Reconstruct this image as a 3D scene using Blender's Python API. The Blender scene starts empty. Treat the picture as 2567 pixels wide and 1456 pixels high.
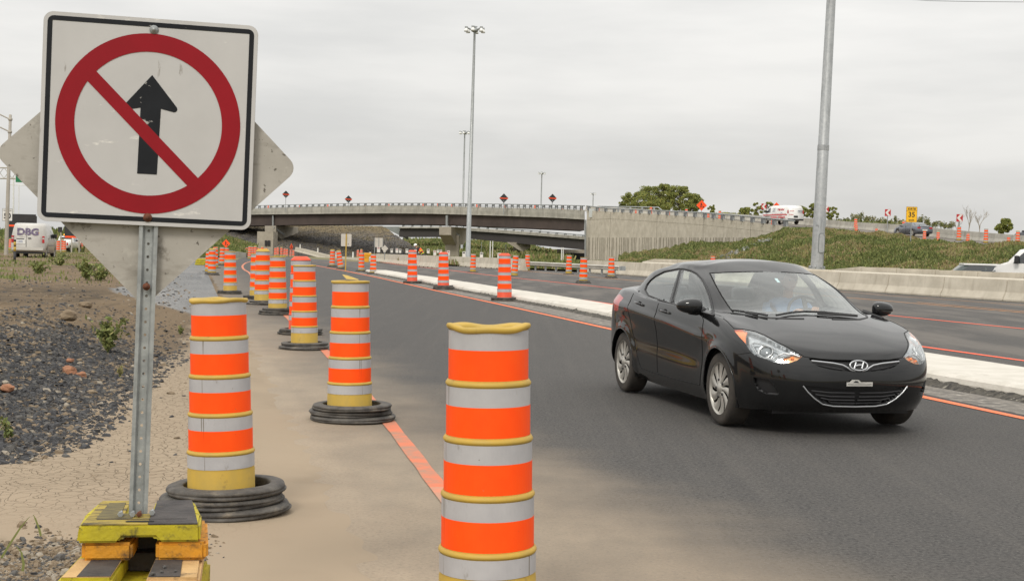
import bpy, bmesh, math, random
import numpy as np
from mathutils import Vector, Matrix, Euler
from mathutils.bvhtree import BVHTree
from mathutils import noise as mnoise
R=math.radians; PI=math.pi
random.seed(7)
S=bpy.context.scene; COL=S.collection
# ------------------------------------------------------------------ camera
FP=3480.0; HCAM=1.5; Y0=619.0; ROLL=.0266; CX,CY=1283.5,728.0
pit=math.atan((CY-Y0)/FP); cr,sr=math.cos(ROLL),math.sin(ROLL)
FWD=Vector((0,math.cos(pit),-math.sin(pit))); ZC=Vector((0,math.sin(pit),math.cos(pit))); XH=Vector((1,0,0))
RIGHT=XH*cr+ZC*sr; UP=ZC*cr-XH*sr; CAMP=Vector((0,0,HCAM))
cam=bpy.data.cameras.new('camera'); camo=bpy.data.objects.new('camera',cam); COL.objects.link(camo)
cam.sensor_width=36; cam.lens=FP/2567*36; cam.clip_start=.1; cam.clip_end=6000
M3=Matrix((RIGHT,UP,-FWD)).transposed(); camo.matrix_world=Matrix.Translation(CAMP)@M3.to_4x4()
S.camera=camo
def ray(px,py): return (FWD*FP+RIGHT*(px-CX)-UP*(py-CY)).normalized()
def atY(px,py,Y):
    d=ray(px,py); return CAMP+d*(Y/d.y)
def gz(Y): return -.007*(min(max(Y,90),300)-90)
def gnd(px,py):
    d=ray(px,py); Y=50.
    for _ in range(60):
        if d.z>=-1e-5: return None
        Yn=(gz(Y)-HCAM)/d.z*d.y; Y=.5*Y+.5*Yn
    return Vector((d.x/d.y*Y,Y,gz(Y)))
def onX(px,Y,z=None):  # world point under pixel column px at depth Y, height z (default ground)
    if z is None: z=gz(Y)
    lo,hi=-3000.,4000.
    for _ in range(50):
        m=(lo+hi)/2
        p=atY(px,m,Y)
        if p.z>z: lo=m
        else: hi=m
    p=atY(px,m,Y); return Vector((p.x,Y,z))
# ------------------------------------------------------------------ world: overcast sky
W=bpy.data.worlds.new('World'); S.world=W; W.use_nodes=True
nt=W.node_tree; nt.nodes.clear(); N=nt.nodes.new; L=nt.links.new
out=N('ShaderNodeOutputWorld'); sky=N('ShaderNodeTexSky'); sky.sky_type='NISHITA'; sky.sun_disc=False
SUN_EL,SUN_ROT=R(42),R(200)
sky.sun_elevation=SUN_EL; sky.sun_rotation=SUN_ROT; sky.altitude=50; sky.dust_density=3
b1=N('ShaderNodeBackground'); b1.inputs[1].default_value=.08; L(sky.outputs[0],b1.inputs[0])
tc=N('ShaderNodeTexCoord'); sep=N('ShaderNodeSeparateXYZ'); L(tc.outputs['Generated'],sep.inputs[0])
mp=N('ShaderNodeMapping'); mp.inputs['Scale'].default_value=(1.6,1.6,9.); mp.inputs['Rotation'].default_value=(0,R(1.5),.35); L(tc.outputs['Generated'],mp.inputs[0])
nz=N('ShaderNodeTexNoise'); nz.inputs['Scale'].default_value=2.1; nz.inputs['Detail'].default_value=7; nz.inputs['Roughness'].default_value=.52; L(mp.outputs[0],nz.inputs[0])
cr1=N('ShaderNodeValToRGB'); cr1.color_ramp.elements[0].position=.36; cr1.color_ramp.elements[1].position=.66
cr1.color_ramp.elements[0].color=(.665,.66,.642,1); cr1.color_ramp.elements[1].color=(.83,.815,.785,1); L(nz.outputs[0],cr1.inputs[0])
g=N('ShaderNodeMath'); g.operation='MULTIPLY_ADD'; g.use_clamp=False; g.inputs[1].default_value=1.3; g.inputs[2].default_value=.885
mx0=N('ShaderNodeMath'); mx0.operation='MAXIMUM'; mx0.inputs[1].default_value=0; L(sep.outputs[2],mx0.inputs[0]); L(mx0.outputs[0],g.inputs[0])
b2=N('ShaderNodeBackground'); L(cr1.outputs[0],b2.inputs[0]); L(g.outputs[0],b2.inputs[1])
ms=N('ShaderNodeMixShader'); ms.inputs[0].default_value=.93; L(b1.outputs[0],ms.inputs[1]); L(b2.outputs[0],ms.inputs[2]); L(ms.outputs[0],out.inputs[0])
sl=bpy.data.lights.new('sun','SUN'); sl.energy=1.5; sl.angle=R(16); sl.color=(1,.95,.87)
so=bpy.data.objects.new('sun',sl); COL.objects.link(so)
# sun behind the camera, a little to the left
az=R(200); sdir=Vector((math.sin(az)*math.cos(SUN_EL),math.cos(az)*math.cos(SUN_EL),math.sin(SUN_EL)))
so.rotation_euler=sdir.to_track_quat('Z','Y').to_euler(); so.location=(0,0,60)
S.view_settings.view_transform='Standard'; S.view_settings.look='None'; S.view_settings.exposure=.12; S.view_settings.gamma=1; S.view_settings.use_curve_mapping=False
S.cycles.max_bounces=8; S.cycles.transparent_max_bounces=16
# ------------------------------------------------------------------ materials
def srgb(r,g,b):
    f=lambda c:(c/255/12.92 if c/255<=.04045 else ((c/255+.055)/1.055)**2.4)
    return (f(r),f(g),f(b))
MATS={}
def mat(name,c=(.5,.5,.5),rough=.6,metal=0,c2=None,vs=3.,vdet=5,bump=0,bs=40.,coat=0,spec=.5,thr=(.35,.65),obj=True,trans=0,emit=0,stretch=None,alpha=1):
    if name in MATS: return MATS[name]
    m=bpy.data.materials.new(name); m.use_nodes=True; t=m.node_tree; b=t.nodes['Principled BSDF']
    b.inputs['Base Color'].default_value=(*c,1); b.inputs['Roughness'].default_value=rough; b.inputs['Metallic'].default_value=metal
    b.inputs['Specular IOR Level'].default_value=spec; b.inputs['Coat Weight'].default_value=coat; b.inputs['Coat Roughness'].default_value=.04
    b.inputs['Transmission Weight'].default_value=trans; b.inputs['Alpha'].default_value=alpha
    if emit: b.inputs['Emission Color'].default_value=(*c,1); b.inputs['Emission Strength'].default_value=emit
    tcn=t.nodes.new('ShaderNodeTexCoord'); co=tcn.outputs['Object'] if obj else None
    if not obj:
        gn=t.nodes.new('ShaderNodeNewGeometry'); co=gn.outputs['Position']
    if stretch:
        mpn=t.nodes.new('ShaderNodeMapping'); mpn.inputs['Scale'].default_value=stretch; t.links.new(co,mpn.inputs[0]); co=mpn.outputs[0]
    if c2:
        n=t.nodes.new('ShaderNodeTexNoise'); n.inputs['Scale'].default_value=vs; n.inputs['Detail'].default_value=vdet; n.inputs['Roughness'].default_value=.62; t.links.new(co,n.inputs[0])
        r=t.nodes.new('ShaderNodeValToRGB'); r.color_ramp.elements[0].position=thr[0]; r.color_ramp.elements[1].position=thr[1]
        r.color_ramp.elements[0].color=(*c,1); r.color_ramp.elements[1].color=(*c2,1); t.links.new(n.outputs[0],r.inputs[0]); t.links.new(r.outputs[0],b.inputs['Base Color'])
    if bump:
        n2=t.nodes.new('ShaderNodeTexNoise'); n2.inputs['Scale'].default_value=bs; n2.inputs['Detail'].default_value=4; t.links.new(co,n2.inputs[0])
        bu=t.nodes.new('ShaderNodeBump'); bu.inputs['Strength'].default_value=bump; bu.inputs['Distance'].default_value=.02; t.links.new(n2.outputs[0],bu.inputs['Height']); t.links.new(bu.outputs[0],b.inputs['Normal'])
    MATS[name]=m; return m
def overlay(m,c,scale,lo,hi,stretch=None,det=6,obj=True,kind='noise'):
    """mix a second colour over the base colour by thresholded noise (stains, scratches, scuffs)"""
    t=m.node_tree; b=t.nodes['Principled BSDF']; bc=b.inputs['Base Color']
    mx=t.nodes.new('ShaderNodeMix'); mx.data_type='RGBA'
    if bc.links: t.links.new(bc.links[0].from_socket,mx.inputs['A'])
    else: mx.inputs['A'].default_value=bc.default_value
    mx.inputs['B'].default_value=(*c,1)
    if obj: co=t.nodes.new('ShaderNodeTexCoord').outputs['Object']
    else: co=t.nodes.new('ShaderNodeNewGeometry').outputs['Position']
    if stretch:
        mpn=t.nodes.new('ShaderNodeMapping'); mpn.inputs['Scale'].default_value=stretch[:3]
        if len(stretch)>3: mpn.inputs['Rotation'].default_value=stretch[3:]
        t.links.new(co,mpn.inputs[0]); co=mpn.outputs[0]
    if kind=='noise':
        n=t.nodes.new('ShaderNodeTexNoise'); n.inputs['Detail'].default_value=det; n.inputs['Roughness'].default_value=.65; o=n.outputs[0]
    else:
        n=t.nodes.new('ShaderNodeTexVoronoi'); n.feature='DISTANCE_TO_EDGE'; o=n.outputs['Distance']
    n.inputs['Scale'].default_value=scale; t.links.new(co,n.inputs['Vector'])
    mr=t.nodes.new('ShaderNodeMapRange'); mr.inputs[1].default_value=lo; mr.inputs[2].default_value=hi; t.links.new(o,mr.inputs[0])
    t.links.new(mr.outputs[0],mx.inputs['Factor']); t.links.new(mx.outputs['Result'],bc); return m
# ------------------------------------------------------------------ mesh builder
class MB:
    def __init__(s): s.v=[];s.f=[];s.mi=[];s.sm=[];s.M=Matrix.Identity(4)
    def add(s,vs,fs,mi=0,sm=False):
        o=len(s.v); s.v+=[tuple(s.M@Vector(v)) for v in vs]
        for f in fs: s.f.append(tuple(i+o for i in f)); s.mi.append(mi); s.sm.append(sm)
        return s
    def box(s,x0,x1,y0,y1,z0,z1,mi=0):
        return s.add([(x0,y0,z0),(x1,y0,z0),(x1,y1,z0),(x0,y1,z0),(x0,y0,z1),(x1,y0,z1),(x1,y1,z1),(x0,y1,z1)],
          [(0,3,2,1),(4,5,6,7),(0,1,5,4),(1,2,6,5),(2,3,7,6),(3,0,4,7)],mi)
    def rbox(s,x0,x1,y0,y1,z0,z1,b=.01,mi=0):
        """box with chamfered edges"""
        bm=bmesh.new(); bmesh.ops.create_cube(bm,size=1)
        for v in bm.verts: v.co=Vector(((x0+x1)/2+v.co.x*(x1-x0),(y0+y1)/2+v.co.y*(y1-y0),(z0+z1)/2+v.co.z*(z1-z0)))
        bmesh.ops.bevel(bm,geom=list(bm.edges),offset=b,segments=2,affect='EDGES',profile=.6)
        bm.verts.index_update(); s.add([v.co for v in bm.verts],[[v.index for v in f.verts] for f in bm.faces],mi,False); bm.free(); return s
    def tube(s,pts,r,seg=10,mi=0,cap=True,sm=True):
        pts=[Vector(p) for p in pts]; n=len(pts); rs=r if isinstance(r,(list,tuple)) else [r]*n; vs=[]
        t0=(pts[1]-pts[0]).normalized(); a=t0.orthogonal().normalized()
        for i,p in enumerate(pts):
            t=((pts[min(i+1,n-1)]-pts[max(i-1,0)])).normalized()
            a=(a-t*a.dot(t)).normalized(); b=t.cross(a)
            for k in range(seg):
                an=2*PI*k/seg; vs.append(p+a*math.cos(an)*rs[i]+b*math.sin(an)*rs[i])
        fs=[(i*seg+k,i*seg+(k+1)%seg,(i+1)*seg+(k+1)%seg,(i+1)*seg+k) for i in range(n-1) for k in range(seg)]
        s.add(vs,fs,mi,sm)
        if cap: s.add(vs[:seg],[tuple(range(seg))[::-1]],mi); s.add(vs[-seg:],[tuple(range(seg))],mi)
        return s
    def lathe(s,prof,seg=32,mi=0,axis='z',c=(0,0,0),sm=True,close=False,wob=0,ph=0):
        vs=[]
        for i,(r,z) in enumerate(prof):
            for k in range(seg):
                a=2*PI*k/seg; rr=r*(1+wob*math.sin(3*a+i*.7+ph)+wob*.6*math.sin(5*a+1.3*ph)); x,y=rr*math.cos(a),rr*math.sin(a)
                if axis=='z': v=(x,y,z)
                elif axis=='y': v=(x,z,y)
                else: v=(z,x,y)
                vs.append(Vector(v)+Vector(c))
        n=len(prof); fs=[]
        for i in range(n if close else n-1):
            j=(i+1)%n
            for k in range(seg): fs.append((i*seg+k,i*seg+(k+1)%seg,j*seg+(k+1)%seg,j*seg+k))
        return s.add(vs,fs,mi,sm)
    def poly(s,pts,mi=0): return s.add(pts,[tuple(range(len(pts)))],mi)
    def prism(s,pts2,z0,z1,fn=lambda x,y,z:(x,y,z),mi=0):
        n=len(pts2); vs=[fn(x,y,z0) for x,y in pts2]+[fn(x,y,z1) for x,y in pts2]
        return s.add(vs,[tuple(range(n))[::-1],tuple(range(n,2*n))]+[(i,(i+1)%n,n+(i+1)%n,n+i) for i in range(n)],mi)
    def build(s,name,mats,parent=None,link=True,recalc=False):
        me=bpy.data.meshes.new(name); me.from_pydata(s.v,[],s.f)
        if not isinstance(mats,(list,tuple)): mats=[mats]
        for m in mats: me.materials.append(m)
        me.polygons.foreach_set('material_index',s.mi); me.polygons.foreach_set('use_smooth',s.sm); me.update()
        if recalc:
            bm=bmesh.new(); bm.from_mesh(me); bmesh.ops.remove_doubles(bm,verts=bm.verts,dist=1e-5); bmesh.ops.recalc_face_normals(bm,faces=bm.faces); bm.to_mesh(me); bm.free()
        return link_obj(name,me,parent)
def link_obj(name,me,parent=None):
    o=bpy.data.objects.new(name,me); COL.objects.link(o)
    if parent: o.parent=parent
    return o
def tag(o,label,cat,group=None):
    o['label']=label; o['category']=cat
    if group: o['group']=group
    return o
def thing(name,label,cat,loc=(0,0,0),rz=0,group=None,rot=None):
    o=bpy.data.objects.new(name,None); COL.objects.link(o); o.location=loc; o.rotation_euler=rot or (0,0,rz); o.empty_display_size=.3
    return tag(o,label,cat,group)
def struct(o): o['kind']='structure'; return o
def stuff(o,label=None,cat=None):
    o['kind']='stuff'
    if label: o['label']=label
    if cat: o['category']=cat
    return o
def dup(root,loc=None,rot=None,label=None,group=None,scale=None):
    kids={}
    r=root.copy(); COL.objects.link(r)
    if loc is not None: r.location=loc
    if rot is not None: r.rotation_euler=rot
    if scale is not None: r.scale=(scale,)*3 if not isinstance(scale,tuple) else scale
    if label: r['label']=label
    if group: r['group']=group
    for ch in list(root.children):
        c=ch.copy(); COL.objects.link(c); c.parent=r
        for g_ in ch.children:
            d=g_.copy(); COL.objects.link(d); d.parent=c
    return r
def rrect(w,h,r,n=5):
    pts=[]
    for cx,cy,a0 in ((w/2-r,h/2-r,0),(-w/2+r,h/2-r,90),(-w/2+r,-h/2+r,180),(w/2-r,-h/2+r,270)):
        for k in range(n+1):
            a=R(a0+90*k/n); pts.append((cx+r*math.cos(a),cy+r*math.sin(a)))
    return pts
def text(s,size,name,m,parent,loc,rot=(PI/2,0,0),ext=.002,align='CENTER',shear=0,sx=1,off=0):
    cu=bpy.data.curves.new(name,'FONT'); cu.body=s; cu.size=size; cu.extrude=ext; cu.align_x=align; cu.align_y='CENTER'; cu.shear=shear; cu.resolution_u=3; cu.offset=off
    o=bpy.data.objects.new(name,cu); COL.objects.link(o); dg=bpy.context.evaluated_depsgraph_get()
    me=bpy.data.meshes.new_from_object(o.evaluated_get(dg)); bpy.data.objects.remove(o); me.materials.clear(); me.materials.append(m)
    o=link_obj(name,me,parent); o.location=loc; o.rotation_euler=rot; o.scale=(sx,1,1); return o
def smooth(me): 
    me.polygons.foreach_set('use_smooth',[True]*len(me.polygons))
# common materials
concrete=mat('concrete',srgb(176,168,152),.85,c2=srgb(196,188,172),vs=1.2,bump=.3,bs=25,obj=False)
overlay(concrete,srgb(158,149,133),1.3,.56,.8,stretch=(2.5,2.5,.35),obj=False)
concrete_grey=mat('weathered grey concrete',srgb(150,147,138),.85,c2=srgb(178,174,163),vs=.6,bump=.3,bs=8,obj=False)
overlay(concrete_grey,srgb(120,114,102),.8,.55,.8,stretch=(1.6,1.6,.15),obj=False)
galv=mat('galvanised steel',srgb(140,143,143),.45,.35,c2=srgb(168,171,170),vs=14,bump=.05,bs=60)
overlay(galv,srgb(112,114,112),5,.5,.75,stretch=(3,3,.4))
girder=mat('weathering steel girder',srgb(66,56,51),.8,c2=srgb(82,70,64),vs=.25,obj=False)
orange=mat('fluorescent orange sheeting',(1.0,.092,.006),.5,c2=(1.0,.080,.005),vs=9,spec=.2)
overlay(orange,srgb(150,80,50),14,.68,.8,stretch=(1,1,2.2)); overlay(orange,srgb(176,60,20),26,.68,.70,stretch=(1,1,.012),det=2); overlay(orange,srgb(150,110,80),40,.72,.74,stretch=(1.5,1.5,1))
whitesheet=mat('white reflective sheeting',srgb(178,177,178),.4,c2=srgb(166,165,167),vs=5,spec=.4)
overlay(whitesheet,srgb(120,112,98),11,.64,.8,stretch=(1,1,.5)); overlay(whitesheet,srgb(118,112,102),26,.665,.68,stretch=(1,1,.012),det=2); overlay(whitesheet,srgb(96,88,74),34,.70,.73,stretch=(1,1,1.6))
yellowp=mat('yellow plastic',srgb(188,154,58),.6,c2=srgb(174,146,66),vs=8)
overlay(yellowp,srgb(110,90,55),12,.62,.8)
orangep=mat('orange plastic',srgb(226,84,48),.55,c2=srgb(214,78,50),vs=8)
rubber=mat('scuffed black rubber',srgb(58,55,52),.75,c2=srgb(94,90,84),vs=9,bump=.3,bs=60)
overlay(rubber,srgb(140,128,110),6,.58,.8,stretch=(1,1,4))
blackm=mat('black paint',(.015,.015,.016),.5)
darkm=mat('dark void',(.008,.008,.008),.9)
orangepaint=mat('orange road paint',srgb(240,115,62),.7,c2=srgb(220,120,75),vs=6,obj=False)
overlay(orangepaint,srgb(120,108,95),9,.55,.7,obj=False)
orangesign=mat('orange sign sheeting',(1.0,.09,.01),.5)
blacksign=mat('black sign cover',(.018,.017,.018),.5,c2=(.03,.028,.028),vs=3)
whitepaint=mat('white paint',srgb(222,222,218),.35,c2=srgb(212,210,204),vs=2)
signback=mat('bare aluminium sign back',srgb(190,185,174),.55,.25,c2=srgb(204,198,187),vs=4,bump=.05,bs=20)
rust=mat('rusty steel',srgb(112,62,38),.8,c2=srgb(80,48,32),vs=30,bump=.4,bs=60)
# ================================================================== GROUND AND ROAD
ORD=['first','second','third','fourth','fifth','sixth','seventh','eighth','ninth','tenth','eleventh','twelfth','thirteenth','fourteenth','fifteenth','sixteenth','seventeenth','eighteenth','nineteenth','twentieth','twenty-first','twenty-second','twenty-third','twenty-fourth','twenty-fifth','twenty-sixth','twenty-seventh','twenty-eighth','twenty-ninth','thirtieth','thirty-first','thirty-second','thirty-third','thirty-fourth','thirty-fifth','thirty-sixth','thirty-seventh','thirty-eighth','thirty-ninth','fortieth']
def rayZ(px,py,z):
    d=ray(px,py); k=(z-HCAM)/d.z; return CAMP+d*k
def interp(pts,y):
    """pts: vectors sorted by decreasing or increasing Y; returns X at Y"""
    p=sorted(pts,key=lambda q:q[1]); ys=[q[1] for q in p]; xs=[q[0] for q in p]
    if y<=ys[0]: return xs[0]+(y-ys[0])*(xs[1]-xs[0])/(ys[1]-ys[0])
    if y>=ys[-1]: return xs[-1]+(y-ys[-1])*(xs[-1]-xs[-2])/(ys[-1]-ys[-2])
    return float(np.interp(y,ys,xs))
def fields(m,obj=False):
    t=m.node_tree; return t,t.nodes['Principled BSDF'],t.nodes.new,t.links.new
# base ground to the horizon
earth=mat('rough grass and earth',srgb(96,98,58),.95,c2=srgb(120,108,80),vs=.08,obj=False,bump=.4,bs=2)
g_=MB(); ys=[-60,0,90,300,800,4500]
for a,b in zip(ys,ys[1:]):
    g_.add([(-3500,a,gz(a)-.08),(3500,a,gz(a)-.08),(3500,b,gz(b)-.08),(-3500,b,gz(b)-.08)],[(0,1,2,3)])
struct(g_.build('ground',earth))
# asphalt -----------------------------------------------------------
asph=bpy.data.materials.new('asphalt with dusty shoulder'); asph.use_nodes=True
t,b,nn,ll=fields(asph)
geo=nn('ShaderNodeNewGeometry'); P=geo.outputs['Position']
def noise(scale,det=5,vec=P,rough=.6,stretch=None,rotz=0):
    if stretch:
        m_=nn('ShaderNodeMapping'); m_.inputs['Scale'].default_value=stretch; m_.inputs['Rotation'].default_value=(0,0,rotz); ll(vec,m_.inputs[0]); vec=m_.outputs[0]
    n=nn('ShaderNodeTexNoise'); n.inputs['Scale'].default_value=scale; n.inputs['Detail'].default_value=det; n.inputs['Roughness'].default_value=rough; ll(vec,n.inputs['Vector']); return n.outputs[0]
def mrange(o,a,b_,c=0,d=1,smooth_=False):
    m_=nn('ShaderNodeMapRange'); m_.inputs[1].default_value=a; m_.inputs[2].default_value=b_; m_.inputs[3].default_value=c; m_.inputs[4].default_value=d
    if smooth_: m_.interpolation_type='SMOOTHSTEP'
    ll(o,m_.inputs[0]); return m_.outputs[0]
def math2(op,a,b_):
    m_=nn('ShaderNodeMath'); m_.operation=op
    for i,x in enumerate((a,b_)):
        if isinstance(x,(int,float)): m_.inputs[i].default_value=x
        else: ll(x,m_.inputs[i])
    return m_.outputs[0]
def mixc(f,a,b_,blend='MIX'):
    m_=nn('ShaderNodeMix'); m_.data_type='RGBA'; m_.blend_type=blend
    if isinstance(f,(int,float)): m_.inputs['Factor'].default_value=f
    else: ll(f,m_.inputs['Factor'])
    for k,x in (('A',a),('B',b_)):
        if isinstance(x,tuple): m_.inputs[k].default_value=(*x,1)
        else: ll(x,m_.inputs[k])
    return m_.outputs['Result']
def dotp(v):
    m_=nn('ShaderNodeVectorMath'); m_.operation='DOT_PRODUCT'; ll(P,m_.inputs[0]); m_.inputs[1].default_value=v; return m_.outputs['Value']
T=dotp((1,.232,0)); Yc=dotp((0,1,0))
fine=noise(90,3); agg=noise(260,2); big=noise(.35,4,stretch=(1,.16,1),rotz=.228); mid=noise(2.2,5)
base=mixc(mrange(big,.35,.65),srgb(52,51,50),srgb(63,61,59))
base=mixc(mrange(fine,.3,.7,0,.5),base,srgb(78,76,74))
base=mixc(mrange(agg,.58,.72,0,.45),base,srgb(132,128,122))
grain=noise(42,3); base=mixc(mrange(grain,.42,.66,0,.8),base,srgb(92,89,86)); base=mixc(mrange(noise(38,2),.54,.68,0,.85),base,srgb(34,33,32)); base=mixc(mrange(noise(70,2),.66,.74,0,.7),base,srgb(150,146,138)); base=mixc(mrange(mid,.45,.75,0,.3),base,srgb(84,80,76))
wob=math2('ADD',T,math2('MULTIPLY',math2('SUBTRACT',noise(.6,5),.5),1.6))
dust=mrange(math2('ADD',wob,mrange(Yc,6,13,-.75,.1)),3.1,.95,0,1,True); edge_=mrange(T,1.5,.95,0,1,True)
far=mrange(Yc,14,34,1,.42,True)
pat=math2('MAXIMUM',mrange(noise(1.3,6,stretch=(1,.4,1),rotz=.228),.3,.62,.72,1),edge_)
dust=math2('MULTIPLY',math2('MULTIPLY',dust,far),pat)
dcol=mixc(mrange(noise(1.5,6),.3,.7),srgb(143,129,111),srgb(163,147,126))
dcol=mixc(mrange(noise(60,3),.5,.8,0,.35),dcol,srgb(122,108,90)); dcol=mixc(mrange(noise(42,3),.5,.72,0,.45),dcol,srgb(104,95,84)); dcol=mixc(mrange(noise(55,2),.56,.75,0,.5),dcol,srgb(176,162,142)); dcol=mixc(mrange(noise(.9,4,stretch=(1,.3,1),rotz=.228),.4,.65,0,.4),dcol,srgb(128,119,106))
# right-hand lanes past the island are greyer and patchy
rt=mrange(T,9.6,10.4); rp=mrange(noise(.8,5,stretch=(1,.2,1),rotz=.228),.45,.62,.05,.6)
base=mixc(math2('MULTIPLY',rt,rp),base,srgb(112,106,99))
# light wheel-dust over everything, faint tyre streaks
st=noise(1.1,4,stretch=(5,.12,1),rotz=.228)
base=mixc(mrange(st,.5,.8,0,.12),base,srgb(118,112,104))
st2=noise(1.7,3,stretch=(6,.1,1),rotz=.228)
base=mixc(mrange(st2,.5,.8,0,.16),base,srgb(48,47,46))
col=mixc(dust,base,dcol); ll(col,b.inputs['Base Color'])
b.inputs['Roughness'].default_value=.82; b.inputs['Specular IOR Level'].default_value=.35
bu=nn('ShaderNodeBump'); bu.inputs['Strength'].default_value=.5; bu.inputs['Distance'].default_value=.006; ll(agg,bu.inputs['Height']); ll(bu.outputs[0],b.inputs['Normal'])
def edgeX(y): return .8-.232*y if y<76 else float(np.interp(y,[76,110,140,200,300,400],[-16.8,-21.9,-27.5,-37,-50,-62]))
def XR(y): return float(np.interp(y,[0,87.9,88,140,400],[46.4,14.8,4.5,-19,-71]))
yr=[2,10,20,30,40,50,60,70,80,87.9,88,90,110,130,160,200,250,300,360]
m=MB()
for a,c in zip(yr,yr[1:]):
    m.add([(edgeX(a),a,gz(a)),(XR(a),a,gz(a)),(XR(c),c,gz(c)),(edgeX(c),c,gz(c))],[(0,1,2,3)])
struct(m.build('road',asph))
# painted lines -------------------------------------------------------
def line_from(pts,w,name,m,z=.006,close_w=None,zf=None):
    """pts: ground points (Vectors); ribbon of width w"""
    pts=[Vector(p) for p in pts]; out=[]
    for i in range(len(pts)-1):
        n=max(1,int((pts[i+1]-pts[i]).length/3))
        for k in range(n): out.append(pts[i].lerp(pts[i+1],k/n))
    out.append(pts[-1]); mb=MB(); vs=[]
    for i,p in enumerate(out):
        tt=(out[min(i+1,len(out)-1)]-out[max(i-1,0)]); tt.z=0; tt.normalize(); nrm=Vector((tt.y,-tt.x,0))
        ww=w/2*(1+.08*math.sin(i*2.3)); zz=gz(p.y)+z
        a=p-nrm*ww; c=p+nrm*ww; vs+=[(a.x,a.y,zz),(c.x,c.y,zz)]
    mb.add(vs,[(2*i,2*i+1,2*i+3,2*i+2) for i in range(len(out)-1)])
    return struct(mb.build(name,m))
def G(L):
    q=[gnd(*p) for p in L]
    if L[0][0]==2700: q=[q[0]+(q[0]-q[1]).normalized()*22]+q
    return q
def crv(pts,n=8):
    P_=[Vector(p) for p in pts]; o=[]
    for i in range(len(P_)-1):
        a=P_[max(i-1,0)];b_=P_[i];c=P_[i+1];d=P_[min(i+2,len(P_)-1)]
        for k in range(n):
            u=k/n; o.append(.5*((2*b_)+(c-a)*u+(2*a-5*b_+4*c-d)*u*u+(3*b_-a-3*c+d)*u**3))
    o.append(P_[-1]); return o
paleorange=mat('worn orange road paint',srgb(205,126,96),.75,c2=srgb(178,136,110),vs=3,obj=False); overlay(paleorange,srgb(150,134,114),4,.42,.7,obj=False)
yelloworange=mat('faded yellow orange paint',srgb(222,150,84),.75,c2=srgb(180,140,100),vs=4,obj=False)
near=[gnd(1100,1222),gnd(935,1012),gnd(805,870),gnd(727,801)]
ext=near[0]+(near[0]-near[1]).normalized()*4.6
nearor=mat('dusty orange road paint',srgb(206,112,76),.75,c2=srgb(180,118,92),vs=4,obj=False); overlay(nearor,srgb(140,126,108),4,.47,.75,obj=False)
line_from([ext,near[0]],.11,'road_marking',paleorange)
line_from(crv([near[0],near[1],near[2],near[3]]+G([(655,722),(639,703),(625,684),(611,675),(608,666.5),(615,660),(628,655.5),(641,652)])),.115,'road_marking',nearor)
e=gnd(2567,1049); e0=e+(e-gnd(1534,826)).normalized()*6
line_from([e0]+G([(2567,1049),(2313,995),(1534,826),(1398,795.5),(1238,760),(1091,728.3),(950,696.5),(864,679),(781,664)]),.13,'road_marking',orangepaint)
line_from(G([(860,660.5),(782,657)]),.13,'road_marking',orangepaint)
redorange=mat('fresh red orange paint',srgb(250,92,48),.7,c2=srgb(232,100,66),vs=4,obj=False); overlay(redorange,srgb(120,108,98),7,.58,.75,obj=False)
line_from(G([(2700,838),(2567,824.5),(2188,786.5),(1900,758),(1561,725),(1248,692.5),(1123,677),(1040,669),(937,655)]),.14,'road_marking',redorange)
line_from(G([(2700,919),(2567,904.5),(2293,866.5),(1536,763),(1382,740.5)]),.14,'road_marking',redorange)
line_from(G([(2700,797),(2567,784),(2146,748),(1800,720),(1580,702.7),(1309,678.7)]),.13,'road_marking',yelloworange)
line_from(G([(2700,794),(2567,781),(2300,758)]),.10,'road_marking',yelloworange,z=.008)
line_from(G([(2700,778),(2567,765.5),(2125,733.2),(1620,696)]),.09,'road_marking',yelloworange)
# scraped strips beside the lines
scr=mat('scraped grey asphalt',srgb(128,122,114),.9,c2=srgb(100,96,90),vs=6,obj=False,bump=.5,bs=40); overlay(scr,srgb(190,184,172),9,.55,.72,stretch=(1,1,1),obj=False); overlay(scr,srgb(80,78,75),3,.5,.7,obj=False)
# ------------------------------------------------------------------ island kerb
lowL=[rayZ(*p,0) for p in [(2567,1007),(2315,962.8),(1533,802.6),(1430,781),(1290,755.5),(1248,747.5),(1136,726.7),(1046,708.5),(950,690.5),(883,678),(858,672.5)]]
uppR=[rayZ(*p,.16) for p in [(2567,919.5),(2295,878.6),(1536,763.5),(1382,738),(1283,724.5),(1225,715.5),(1123,699.5),(1046,689),(937,672.5),(880,666.5)]]
kerbw=mat('white painted kerb',srgb(190,185,174),.8,c2=srgb(205,200,190),vs=2.5,bump=.3,bs=30,obj=False); overlay(kerbw,srgb(150,142,128),2.2,.58,.85,stretch=(1,.5,1),obj=False)
torn=mat('torn black asphalt edge',srgb(48,46,43),.95,c2=srgb(92,88,80),vs=12,obj=False,bump=.9,bs=30); overlay(torn,srgb(170,164,150),16,.6,.72,obj=False)
island=thing('traffic_island','long white concrete island between the two carriageways, tapering to a nose far off','traffic island',(0,0,0))
dirI=Vector((-.228,.974,0))
Yend=70.; y=4.0; idx=0
def isl(yv): return interp(lowL,yv),max(interp(uppR,yv+.0),interp(lowL,yv)+.5)
def station(yv,prof):  # prof of (offset along width fraction or metres, z)
    xl,xr=isl(yv); return [(xl+(o if o>=0 else (xr-xl)+o+1e-9),yv,z+gz(yv)) for o,z in prof]
kprof=[(.05,.0),(.04,.07),(.06,.125),(.12,.155),(.40,.162),(.40,0.)]
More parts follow.
